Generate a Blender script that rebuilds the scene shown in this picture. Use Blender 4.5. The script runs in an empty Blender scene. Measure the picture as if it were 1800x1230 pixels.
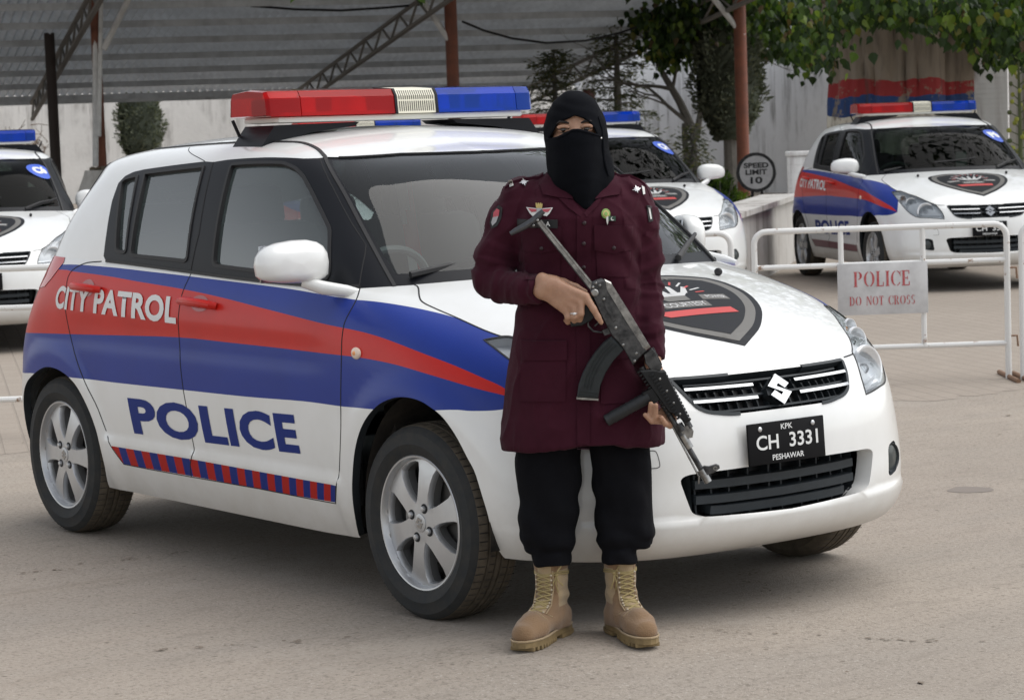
import bpy, bmesh, math, random
import numpy as np
from mathutils import Vector, Matrix, Quaternion, noise
from mathutils.geometry import delaunay_2d_cdt

scene = bpy.context.scene
COL = scene.collection
R = math.radians

# ------------------------------------------------------------------ camera
cam_d = bpy.data.cameras.new('camera')
cam = bpy.data.objects.new('camera', cam_d); COL.objects.link(cam)
CAM_POS = Vector((7.1113, -4.8122, 1.4444))
_yaw, _pitch, _roll = 2.505747, 0.0887886, -0.0346302
_f = Vector((math.cos(_yaw)*math.cos(_pitch), math.sin(_yaw)*math.cos(_pitch), -math.sin(_pitch)))
_r = Vector((math.sin(_yaw), -math.cos(_yaw), 0)); _u = _r.cross(_f)
_r2 = _r*math.cos(_roll) + _u*math.sin(_roll); _u2 = -_r*math.sin(_roll) + _u*math.cos(_roll)
M = Matrix((( _r2.x, _u2.x, -_f.x, CAM_POS.x), (_r2.y, _u2.y, -_f.y, CAM_POS.y), (_r2.z, _u2.z, -_f.z, CAM_POS.z), (0, 0, 0, 1)))
cam.matrix_world = M
cam_d.sensor_width = 36.0; cam_d.lens = 36.0*4220.17/1800.0
cam_d.clip_start = 0.1; cam_d.clip_end = 2000
cam_d.dof.use_dof = True; cam_d.dof.focus_distance = 7.2; cam_d.dof.aperture_fstop = 13.0
scene.camera = cam

# ------------------------------------------------------------------ sky, sun, exposure (overcast)
w = bpy.data.worlds.new('World'); scene.world = w; w.use_nodes = True
nt = w.node_tree; nt.nodes.clear()
sky = nt.nodes.new('ShaderNodeTexSky'); sky.sky_type = 'NISHITA'; sky.sun_disc = False
sky.sun_elevation = R(59); sky.sun_rotation = R(200); sky.air_density = 1.0; sky.dust_density = 1.0; sky.ozone_density = 1.0
hs = nt.nodes.new('ShaderNodeHueSaturation'); hs.inputs['Saturation'].default_value = 0.22
bg = nt.nodes.new('ShaderNodeBackground'); bg.inputs['Strength'].default_value = 0.135
wo = nt.nodes.new('ShaderNodeOutputWorld')
nt.links.new(sky.outputs[0], hs.inputs['Color']); nt.links.new(hs.outputs[0], bg.inputs[0]); nt.links.new(bg.outputs[0], wo.inputs[0])
sl = bpy.data.lights.new('sun', 'SUN'); sl.energy = 1.6; sl.angle = R(69); sl.color = (1.0, 0.97, 0.93)
sun = bpy.data.objects.new('sun', sl); COL.objects.link(sun)
SUN_AZ, SUN_EL = R(61), R(59)      # direction towards the sun
sd = Vector((math.cos(SUN_AZ)*math.cos(SUN_EL), math.sin(SUN_AZ)*math.cos(SUN_EL), math.sin(SUN_EL)))
sun.rotation_euler = sd.to_track_quat('Z', 'Y').to_euler(); sun.location = (0, 0, 12)
sky.sun_rotation = R(90) - SUN_AZ
vs = scene.view_settings; vs.view_transform = 'Standard'; vs.look = 'None'; vs.exposure = 0.58; vs.gamma = 1.0
scene.cycles.use_denoising = True
scene.cycles.max_bounces = 8; scene.cycles.transparent_max_bounces = 16; scene.cycles.caustics_reflective = False; scene.cycles.caustics_refractive = False

# ------------------------------------------------------------------ helpers
def mat(name, base=(0.5, 0.5, 0.5), rough=0.5, metal=0.0, coat=0.0, spec=0.5, noise_amt=0.0, noise_scale=8.0, bump=0.0, bump_scale=60.0, col2=None, emis=None, alpha=None, trans=0.0, detail=4.0, rough2=None):
    m = bpy.data.materials.new(name); m.use_nodes = True
    n = m.node_tree.nodes; l = m.node_tree.links; b = n['Principled BSDF']
    b.inputs['Base Color'].default_value = (*base, 1); b.inputs['Roughness'].default_value = rough; b.inputs['Metallic'].default_value = metal
    b.inputs['Coat Weight'].default_value = coat; b.inputs['Coat Roughness'].default_value = 0.04; b.inputs['Specular IOR Level'].default_value = spec
    if trans: b.inputs['Transmission Weight'].default_value = trans
    if emis: b.inputs['Emission Color'].default_value = (*emis[0], 1); b.inputs['Emission Strength'].default_value = emis[1]
    tc = None
    if noise_amt or bump or rough2 is not None:
        tc = n.new('ShaderNodeTexCoord')
    if noise_amt or rough2 is not None:
        t = n.new('ShaderNodeTexNoise'); t.inputs['Scale'].default_value = noise_scale; t.inputs['Detail'].default_value = detail; t.inputs['Roughness'].default_value = 0.65
        l.new(tc.outputs['Object'], t.inputs['Vector'])
        if noise_amt:
            mx = n.new('ShaderNodeMix'); mx.data_type = 'RGBA'
            c2 = col2 if col2 else tuple(c*(1-noise_amt) for c in base)
            r = n.new('ShaderNodeMapRange'); r.inputs[1].default_value = 0.35; r.inputs[2].default_value = 0.7
            l.new(t.outputs['Fac'], r.inputs[0]); l.new(r.outputs[0], mx.inputs[0])
            mx.inputs[6].default_value = (*base, 1); mx.inputs[7].default_value = (*c2, 1)
            l.new(mx.outputs[2], b.inputs['Base Color'])
        if rough2 is not None:
            r = n.new('ShaderNodeMapRange'); r.inputs[1].default_value = 0.35; r.inputs[2].default_value = 0.7; r.inputs[3].default_value = rough; r.inputs[4].default_value = rough2
            l.new(t.outputs['Fac'], r.inputs[0]); l.new(r.outputs[0], b.inputs['Roughness'])
    if bump:
        t2 = n.new('ShaderNodeTexNoise'); t2.inputs['Scale'].default_value = bump_scale; t2.inputs['Detail'].default_value = 5
        l.new(tc.outputs['Object'], t2.inputs['Vector'])
        bp = n.new('ShaderNodeBump'); bp.inputs['Strength'].default_value = bump; bp.inputs['Distance'].default_value = 0.01
        l.new(t2.outputs['Fac'], bp.inputs['Height']); l.new(bp.outputs[0], b.inputs['Normal'])
    return m

def glass_mat(name, tint, refl=1.0, rough=0.0, diffuse=0.0, dcol=(1, 1, 1), ior=1.52):
    m = bpy.data.materials.new(name); m.use_nodes = True; n = m.node_tree.nodes; l = m.node_tree.links; n.clear()
    o = n.new('ShaderNodeOutputMaterial'); t = n.new('ShaderNodeBsdfTransparent'); t.inputs[0].default_value = (*tint, 1)
    g = n.new('ShaderNodeBsdfGlossy'); g.inputs['Roughness'].default_value = rough; g.inputs[0].default_value = (refl, refl, refl, 1)
    f = n.new('ShaderNodeFresnel'); f.inputs[0].default_value = ior
    mx = n.new('ShaderNodeMixShader'); l.new(f.outputs[0], mx.inputs[0])
    src = t.outputs[0]
    if diffuse:
        d = n.new('ShaderNodeBsdfDiffuse'); d.inputs[0].default_value = (*dcol, 1)
        m2 = n.new('ShaderNodeMixShader'); m2.inputs[0].default_value = diffuse
        l.new(t.outputs[0], m2.inputs[1]); l.new(d.outputs[0], m2.inputs[2]); src = m2.outputs[0]
    l.new(src, mx.inputs[1]); l.new(g.outputs[0], mx.inputs[2]); l.new(mx.outputs[0], o.inputs[0])
    return m

def thing(name, label, cat, loc=(0, 0, 0), rotz=0.0, group=None):
    o = bpy.data.objects.new(name, None); COL.objects.link(o); o.location = loc; o.rotation_euler = (0, 0, rotz)
    o.empty_display_size = 0.2
    o['label'] = label; o['category'] = cat
    if group: o['group'] = group
    return o

def tag(o, label=None, cat=None, group=None, kind=None):
    if label: o['label'] = label
    if cat: o['category'] = cat
    if group: o['group'] = group
    if kind: o['kind'] = kind
    return o

class MB:
    """collects shapes into ONE mesh"""
    def __init__(s): s.v = []; s.f = []; s.m = []; s.sm = []
    def add(s, v, f, m=0, smooth=True):
        o = len(s.v); s.v.extend([tuple(map(float, p)) for p in v]); s.f.extend([tuple(i+o for i in q) for q in f]); s.m.extend([m]*len(f)); s.sm.extend([smooth]*len(f)); return s
    def box(s, c, d, rot=None, m=0, bev=0.0):
        x, y, z = (q/2 for q in d)
        if bev <= 0:
            v = [Vector((a*x, b*y, e*z)) for a in (-1, 1) for b in (-1, 1) for e in (-1, 1)]
            f = [(0, 1, 3, 2), (4, 6, 7, 5), (0, 4, 5, 1), (2, 3, 7, 6), (0, 2, 6, 4), (1, 5, 7, 3)]
        else:
            bm = bmesh.new(); bmesh.ops.create_cube(bm, size=1.0)
            for q in bm.verts: q.co = Vector((q.co.x*d[0], q.co.y*d[1], q.co.z*d[2]))
            bmesh.ops.bevel(bm, geom=list(bm.edges), offset=bev, segments=2, affect='EDGES', profile=0.5)
            bm.verts.index_update(); v = [q.co.copy() for q in bm.verts]; f = [tuple(q.index for q in p.verts) for p in bm.faces]; bm.free()
        if rot is not None:
            rm = rot if isinstance(rot, (Matrix, Quaternion)) else Matrix.Rotation(rot, 3, 'Z')
            rm = rm.to_matrix() if isinstance(rm, Quaternion) else rm.to_3x3()
            v = [rm @ p for p in v]
        return s.add([p+Vector(c) for p in v], f, m, False)
    def tube(s, pts, r, n=8, m=0, caps=True, closed=False):
        pts = [Vector(p) for p in pts]; k = len(pts); rr = r if isinstance(r, (list, tuple)) else [r]*k
        T = []
        for i in range(k):
            a = pts[i-1] if (i > 0 or closed) else pts[i]; b = pts[(i+1) % k] if (i < k-1 or closed) else pts[i]
            t = (b-a); T.append(t.normalized() if t.length > 1e-9 else Vector((0, 0, 1)))
        up = Vector((0, 0, 1)) if abs(T[0].z) < 0.9 else Vector((1, 0, 0))
        N = (up - T[0]*up.dot(T[0])).normalized(); v = []
        for i in range(k):
            N = (N - T[i]*N.dot(T[i])); N = N.normalized() if N.length > 1e-6 else T[i].orthogonal().normalized()
            B = T[i].cross(N)
            for j in range(n):
                a = 2*math.pi*j/n; v.append(pts[i] + (N*math.cos(a)+B*math.sin(a))*rr[i])
        f = []
        for i in range(k if closed else k-1):
            for j in range(n):
                a = i*n+j; b = i*n+(j+1) % n; i2 = (i+1) % k; f.append((a, b, i2*n+(j+1) % n, i2*n+j))
        if caps and not closed: f.append(tuple(range(n-1, -1, -1))); f.append(tuple((k-1)*n+j for j in range(n)))
        return s.add(v, f, m, True)
    def lathe(s, prof, n=48, axis='Z', c=(0, 0, 0), m=0, ang=2*math.pi):
        """prof = (radius, height) pairs"""
        v = []; full = abs(ang-2*math.pi) < 1e-6; k = n if full else n+1
        for j in range(k):
            a = ang*j/n; ca, sa = math.cos(a), math.sin(a)
            for r, h in prof:
                p = (r*ca, r*sa, h) if axis == 'Z' else ((r*ca, h, r*sa) if axis == 'Y' else (h, r*ca, r*sa))
                v.append((p[0]+c[0], p[1]+c[1], p[2]+c[2]))
        q = len(prof); f = []
        for j in range(n):
            for i in range(q-1):
                a = j*q+i; b = ((j+1) % k)*q+i; f.append((a, b, b+1, a+1))
        return s.add(v, f, m, True)
    def prism(s, poly, h0, h1, fr=None, m=0):
        """closed 2D outline extruded; fr maps (x,y,h)->3D"""
        n = len(poly); fr = fr or (lambda x, y, h: (x, y, h))
        v = [fr(x, y, h0) for x, y in poly]+[fr(x, y, h1) for x, y in poly]
        f = [(i, (i+1) % n, n+(i+1) % n, n+i) for i in range(n)]
        tri = delaunay_2d_cdt([Vector(p) for p in poly], [], [list(range(n))], 1, 1e-6)
        if len(tri[0]) == n:
            mp = [o[0] for o in tri[3]]
            f += [tuple(n+mp[i] for i in t) for t in tri[2]] + [tuple(mp[i] for i in reversed(t)) for t in tri[2]]
        else: f += [tuple(range(n, 2*n)), tuple(range(n-1, -1, -1))]
        return s.add(v, f, m, False)
    def ell(s, c, r, nu=16, nv=10, rot=None, m=0):
        v = []; f = []
        for i in range(nv+1):
            t = math.pi*i/nv
            for j in range(nu):
                a = 2*math.pi*j/nu; p = Vector((r[0]*math.sin(t)*math.cos(a), r[1]*math.sin(t)*math.sin(a), r[2]*math.cos(t)))
                if rot is not None: p = rot @ p
                v.append(p+Vector(c))
        for i in range(nv):
            for j in range(nu): f.append((i*nu+j, (i+1)*nu+j, (i+1)*nu+(j+1) % nu, i*nu+(j+1) % nu))
        return s.add(v, f, m, True)
    def build(s, name, mats, parent=None, auto=35, merge=False):
        me = bpy.data.meshes.new(name); me.from_pydata(s.v, [], s.f)
        for q in (mats if isinstance(mats, (list, tuple)) else [mats]): me.materials.append(q)
        me.polygons.foreach_set('material_index', s.m); me.polygons.foreach_set('use_smooth', [True]*len(s.f)); 
        bm = bmesh.new(); bm.from_mesh(me)
        if merge: bmesh.ops.remove_doubles(bm, verts=bm.verts, dist=1e-5)
        bmesh.ops.recalc_face_normals(bm, faces=bm.faces)
        for e in bm.edges:
            if len(e.link_faces) == 2 and e.calc_face_angle(0) > R(auto): e.smooth = False
        bm.to_mesh(me); bm.free(); me.update()
        o = bpy.data.objects.new(name, me); COL.objects.link(o)
        if parent: o.parent = parent
        return o

def children(o): return [c for c in bpy.data.objects if c.parent == o]
def copy_tree(o, parent=None):
    c = o.copy(); COL.objects.link(c); c.parent = parent
    if parent is not None: c.matrix_parent_inverse = o.matrix_parent_inverse.copy()
    for ch in list(o.children): copy_tree(ch, c)
    return c

def text_mesh(body, bold=0.0, spacing=1.0, shear=0.0):
    """tris of a text as (verts2d, faces), normalised to its own box 0..1 x 0..1, plus its aspect"""
    cu = bpy.data.curves.new('lettering', 'FONT'); cu.body = body; cu.offset = bold; cu.space_character = spacing; cu.shear = shear; cu.resolution_u = 4
    ob = bpy.data.objects.new('lettering', cu); COL.objects.link(ob)
    dg = bpy.context.evaluated_depsgraph_get(); dg.update()
    me = bpy.data.meshes.new_from_object(ob.evaluated_get(dg)); bpy.data.objects.remove(ob); bpy.data.curves.remove(cu)
    v = np.array([q.co[:2] for q in me.vertices]); f = [tuple(p.vertices) for p in me.polygons]; bpy.data.meshes.remove(me)
    lo, hi = v.min(0), v.max(0); asp = (hi[0]-lo[0])/(hi[1]-lo[1]); v = (v-lo)/(hi-lo)
    return v, f, asp

def text_cut(v, f, nx, ny):
    """cut a text mesh on a grid so that it can follow a curved panel"""
    bm = bmesh.new(); vs_ = [bm.verts.new((p[0], p[1], 0)) for p in v]
    for q in f:
        try: bm.faces.new([vs_[i] for i in q])
        except ValueError: pass
    for k in range(1, nx): bmesh.ops.bisect_plane(bm, geom=bm.verts[:]+bm.edges[:]+bm.faces[:], plane_co=(k/nx, 0, 0), plane_no=(1, 0, 0))
    for k in range(1, ny): bmesh.ops.bisect_plane(bm, geom=bm.verts[:]+bm.edges[:]+bm.faces[:], plane_co=(0, k/ny, 0), plane_no=(0, 1, 0))
    bmesh.ops.triangulate(bm, faces=bm.faces[:]); bm.verts.index_update()
    v2 = np.array([q.co[:2] for q in bm.verts]); f2 = [tuple(q.index for q in p.verts) for p in bm.faces]; bm.free()
    return v2, f2

def flat_text(name, body, center, xdir, ydir, width, height, m, parent, bold=0.0, spacing=1.0, shear=0.0, lift=0.0015):
    """raised lettering on a plane"""
    v, f, _ = text_mesh(body, bold, spacing, shear)
    xd, yd = Vector(xdir).normalized(), Vector(ydir).normalized(); nn = xd.cross(yd); c = Vector(center)
    mb = MB(); mb.add([c + xd*(p[0]-.5)*width + yd*(p[1]-.5)*height + nn*lift for p in v], f)
    me = bpy.data.meshes.new(name); me.from_pydata(mb.v, [], mb.f); me.materials.append(m)
    o = bpy.data.objects.new(name, me); COL.objects.link(o)
    if parent: o.parent = parent
    return o

# ================================================================== MATERIALS OF THE CARS
M_white = mat('white_paint', (0.80, 0.81, 0.80), rough=0.32, coat=0.8, noise_amt=0.07, noise_scale=3.0, col2=(0.74, 0.745, 0.72))
M_blue = mat('blue_film', (0.011, 0.036, 0.265), rough=0.34, coat=0.16, spec=.2, noise_amt=0.1, noise_scale=5)
M_red = mat('red_film', (0.56, 0.018, 0.011), rough=0.34, coat=0.16, spec=.2, noise_amt=0.1, noise_scale=5)
M_cred = mat('check_red', (0.42, 0.018, 0.014), rough=0.5, spec=.15)
M_cblue = mat('check_blue', (0.014, 0.030, 0.20), rough=0.5, spec=.15)
M_maroon = mat('maroon_film', (0.14, 0.015, 0.035), rough=0.4, coat=0.5)
M_black = mat('black_trim', (0.010, 0.011, 0.014), rough=0.38, coat=0.0, spec=.16)
M_rubber = mat('black_rubber', (0.014, 0.014, 0.015), rough=0.6)
M_gap = mat('panel_gap', (0.012, 0.012, 0.013), rough=0.8)
M_plast = mat('dark_plastic', (0.026, 0.032, 0.037), rough=0.5, spec=.3, noise_amt=.2, noise_scale=30)
M_dark = mat('underbody_dark', (0.012, 0.011, 0.010), rough=0.9, noise_amt=0.5, noise_scale=14, col2=(0.05, 0.042, 0.034))
M_int = mat('cabin_grey', (0.07, 0.072, 0.075), rough=0.7)
M_seat = mat('seat_cloth', (0.15, 0.155, 0.16), rough=0.9)
M_chrome = mat('chrome', (0.40, 0.41, 0.42), rough=0.18, metal=1.0)
M_satin = mat('satin_silver', (0.58, 0.59, 0.60), rough=0.33, metal=0.75, noise_amt=0.12, noise_scale=9, rough2=.42)
M_refl = mat('lamp_reflector', (0.88, 0.90, 0.92), rough=0.28, metal=0.45)
M_amber = mat('amber_bulb', (0.85, 0.35, 0.12), rough=0.3)
M_lettb = mat('lettering_blue', (0.012, 0.030, 0.19), rough=0.5, coat=0.0, spec=.15)
M_lettw = mat('lettering_white', (0.72, 0.73, 0.72), rough=0.5)
M_plate = mat('plate_black', (0.007, 0.007, 0.008), rough=0.6, coat=0.0, spec=.12)
M_tyre = mat('tyre_rubber', (0.024, 0.027, 0.029), rough=0.75, spec=.3, noise_amt=0.35, noise_scale=22, col2=(0.040, 0.038, 0.035))
M_tread = mat('tyre_tread', (0.085, 0.072, 0.056), rough=0.9, spec=.2, noise_amt=0.5, noise_scale=24, col2=(0.145, 0.12, 0.09))
M_barrel = mat('rim_barrel', (.20, .20, .20), .5, metal=.6)  # darker metal puts the shade between the spokes into the colour
M_disc = mat('brake_disc', (0.30, 0.29, 0.28), rough=0.4, metal=0.7)
M_glass = glass_mat('side_glass', (0.66, 0.73, 0.72), 1.0, 0.0, 0.12, (0.38, 0.47, 0.46), ior=1.9)
M_ws = glass_mat('windscreen_glass', (0.44, 0.50, 0.49), 1.0, 0.0, 0.02, (0.45, 0.50, 0.50), ior=1.42)
M_lens = glass_mat('clear_lens', (0.93, 0.95, 0.96), 0.9, 0.02)
def lens_col(name, c, d): return glass_mat(name, c, 0.9, 0.04, 0.42, d, ior=1.28)
M_lred = lens_col('red_lens', (0.85, 0.02, 0.015), (0.58, 0.010, 0.012))
M_lblue = lens_col('blue_lens', (0.01, 0.15, 0.88), (0.003, 0.070, 0.50))
M_cream = mat('cream_plastic', (0.72, 0.69, 0.56), rough=0.45)
M_tail = mat('red_tail_lens', (0.50, 0.022, 0.018), rough=0.12, coat=0.6)
M_stick = mat('blue_sticker', (0.02, 0.09, 0.55), rough=0.4)

def dusty(m, amt=.75):
    # road dust on the lower panels
    n = m.node_tree.nodes; l = m.node_tree.links; b = n['Principled BSDF']; src = b.inputs['Base Color'].links[0].from_socket
    tc = n.new('ShaderNodeTexCoord'); sp = n.new('ShaderNodeSeparateXYZ'); l.new(tc.outputs['Object'], sp.inputs[0]); t = n.new('ShaderNodeTexNoise'); t.inputs['Scale'].default_value = 5; t.inputs['Detail'].default_value = 7; t.inputs['Roughness'].default_value = .7; l.new(tc.outputs['Object'], t.inputs[0])
    a = n.new('ShaderNodeMath'); a.operation = 'MULTIPLY_ADD'; l.new(t.outputs['Fac'], a.inputs[0]); a.inputs[1].default_value = -.30; l.new(sp.outputs['Z'], a.inputs[2])
    r = n.new('ShaderNodeMapRange'); r.inputs[1].default_value = .26; r.inputs[2].default_value = .03; r.inputs[3].default_value = 0; r.inputs[4].default_value = amt; l.new(a.outputs[0], r.inputs[0])
    x = n.new('ShaderNodeMix'); x.data_type = 'RGBA'; l.new(r.outputs[0], x.inputs[0]); l.new(src, x.inputs[6]); x.inputs[7].default_value = (.36, .30, .235, 1); l.new(x.outputs[2], b.inputs['Base Color'])
    r2 = n.new('ShaderNodeMapRange'); r2.inputs[3].default_value = b.inputs['Coat Weight'].default_value; r2.inputs[4].default_value = 0; l.new(r.outputs[0], r2.inputs[0]); l.new(r2.outputs[0], b.inputs['Coat Weight'])
dusty(M_white, .42); dusty(M_blue, .3); 

# ------------------------------------------------------------------ car body control nets (x, |y|, z)
LN = np.array([[(-1.66,0,0.22),(-1.72,0,0.25),(-1.75,0,0.33),(-1.755,0,0.43),(-1.75,0,0.55),(-1.735,0,0.66),(-1.68,0,0.77),(-1.64,0,0.86),(-1.595,0,0.94),(-1.55,0,1.02),(-1.5,0,1.09)],
[(-1.64,0.4,0.22),(-1.7,0.41,0.25),(-1.73,0.42,0.33),(-1.735,0.42,0.43),(-1.73,0.42,0.55),(-1.715,0.42,0.66),(-1.66,0.42,0.77),(-1.61,0.41,0.86),(-1.565,0.4,0.94),(-1.51,0.4,1.02),(-1.45,0.4,1.09)],
[(-1.59,0.66,0.22),(-1.64,0.69,0.25),(-1.67,0.705,0.33),(-1.675,0.71,0.43),(-1.67,0.715,0.55),(-1.655,0.715,0.66),(-1.6,0.71,0.77),(-1.545,0.695,0.86),(-1.49,0.68,0.94),(-1.435,0.66,1.02),(-1.38,0.64,1.09)],
[(-1.5,0.75,0.22),(-1.53,0.775,0.25),(-1.55,0.795,0.33),(-1.555,0.81,0.43),(-1.555,0.818,0.55),(-1.545,0.82,0.66),(-1.5,0.818,0.77),(-1.45,0.805,0.8525),(-1.395,0.785,0.9235),(-1.345,0.755,0.996),(-1.3,0.73,1.06)],
[(-1.36,0.764,0.2),(-1.36,0.782,0.235),(-1.36,0.81,0.32),(-1.36,0.828,0.42),(-1.36,0.84,0.54),(-1.36,0.842,0.66),(-1.35,0.838,0.77),(-1.34,0.8327,0.8683),(-1.32,0.8221,0.9461),(-1.3,0.8051,1.0066),(-1.29,0.785,1.05)],
[(-1.1,0.772,0.2),(-1.1,0.79,0.235),(-1.1,0.818,0.32),(-1.1,0.836,0.42),(-1.1,0.848,0.54),(-1.1,0.85,0.66),(-1.1,0.846,0.77),(-1.1,0.8404,0.8667),(-1.09,0.8292,0.943),(-1.08,0.8113,1.0024),(-1.08,0.79,1.045)],
[(-0.75,0.772,0.2),(-0.75,0.79,0.235),(-0.75,0.818,0.32),(-0.75,0.836,0.42),(-0.75,0.848,0.54),(-0.75,0.85,0.66),(-0.75,0.846,0.77),(-0.75,0.8404,0.8638),(-0.75,0.8292,0.9379),(-0.75,0.8113,0.9956),(-0.75,0.79,1.037)],
[(-0.3,0.772,0.2),(-0.3,0.79,0.235),(-0.3,0.818,0.32),(-0.3,0.836,0.42),(-0.3,0.848,0.54),(-0.3,0.85,0.66),(-0.3,0.846,0.77),(-0.3,0.8402,0.857),(-0.3,0.8286,0.9254),(-0.3,0.81,0.9788),(-0.3,0.788,1.017)],
[(0.1,0.772,0.2),(0.1,0.79,0.235),(0.1,0.818,0.32),(0.1,0.836,0.42),(0.1,0.848,0.54),(0.1,0.85,0.66),(0.1,0.846,0.77),(0.1,0.8399,0.8504),(0.1,0.8277,0.9136),(0.1,0.8082,0.9628),(0.1,0.785,0.998)],
[(0.45,0.772,0.2),(0.45,0.79,0.235),(0.45,0.818,0.32),(0.45,0.836,0.42),(0.45,0.848,0.54),(0.45,0.85,0.66),(0.45,0.846,0.77),(0.45,0.8394,0.8463),(0.45,0.8262,0.9068),(0.45,0.8051,0.9541),(0.45,0.78,0.988)],
[(0.75,0.77,0.2),(0.75,0.788,0.235),(0.75,0.816,0.32),(0.75,0.834,0.42),(0.75,0.846,0.54),(0.75,0.848,0.66),(0.75,0.844,0.77),(0.7398,0.8366,0.8445),(0.7314,0.8218,0.9048),(0.7248,0.7981,0.9519),(0.72,0.77,0.986)],
[(1.02,0.765,0.222),(1.02,0.785,0.255),(1.02,0.815,0.328),(1.02,0.833,0.42),(1.02,0.845,0.54),(1.02,0.848,0.66),(1.01,0.842,0.77),(0.97,0.828,0.864),(0.91,0.8,0.9328),(0.85,0.775,0.9688),(0.8,0.75,0.986)],
[(1.28,0.755,0.222),(1.28,0.78,0.255),(1.28,0.812,0.328),(1.28,0.832,0.42),(1.28,0.845,0.54),(1.28,0.848,0.66),(1.26,0.836,0.765),(1.18,0.81,0.865),(1.07,0.765,0.935),(0.95,0.725,0.97),(0.86,0.7,0.99)],
[(1.518,0.739,0.222),(1.4818,0.761,0.255),(1.4874,0.791,0.328),(1.463,0.808,0.42),(1.453,0.816,0.54),(1.4486,0.811,0.66),(1.4316,0.794,0.765),(1.3464,0.762,0.86),(1.19,0.7,0.925),(1.03,0.65,0.965),(0.92,0.62,0.992)],
[(1.6712,0.68,0.222),(1.6484,0.722,0.25),(1.6597,0.752,0.328),(1.634,0.767,0.42),(1.614,0.767,0.54),(1.6103,0.747,0.65),(1.5818,0.72,0.755),(1.4622,0.68,0.85),(1.28,0.61,0.925),(1.1,0.55,0.97),(0.98,0.52,0.998)],
[(1.781,0.56,0.217),(1.8005,0.602,0.245),(1.817,0.627,0.318),(1.7982,0.637,0.42),(1.7837,0.632,0.54),(1.7693,0.612,0.65),(1.7139,0.59,0.752),(1.5761,0.53,0.845),(1.3717,0.46,0.923),(1.1716,0.41,0.973),(1.0312,0.39,1.002)],
[(1.839,0.33,0.2065),(1.919,0.36,0.2345),(1.954,0.37,0.3175),(1.944,0.375,0.4295),(1.949,0.37,0.5445),(1.919,0.36,0.6495),(1.839,0.34,0.7565),(1.664,0.29,0.8475),(1.439,0.25,0.9275),(1.234,0.22,0.9785),(1.079,0.2,1.0075)],
[(1.84,0,0.207),(1.92,0,0.235),(1.955,0,0.318),(1.945,0,0.43),(1.95,0,0.545),(1.92,0,0.65),(1.84,0,0.757),(1.665,0,0.848),(1.44,0,0.928),(1.235,0,0.979),(1.08,0,1.008)]])
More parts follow.
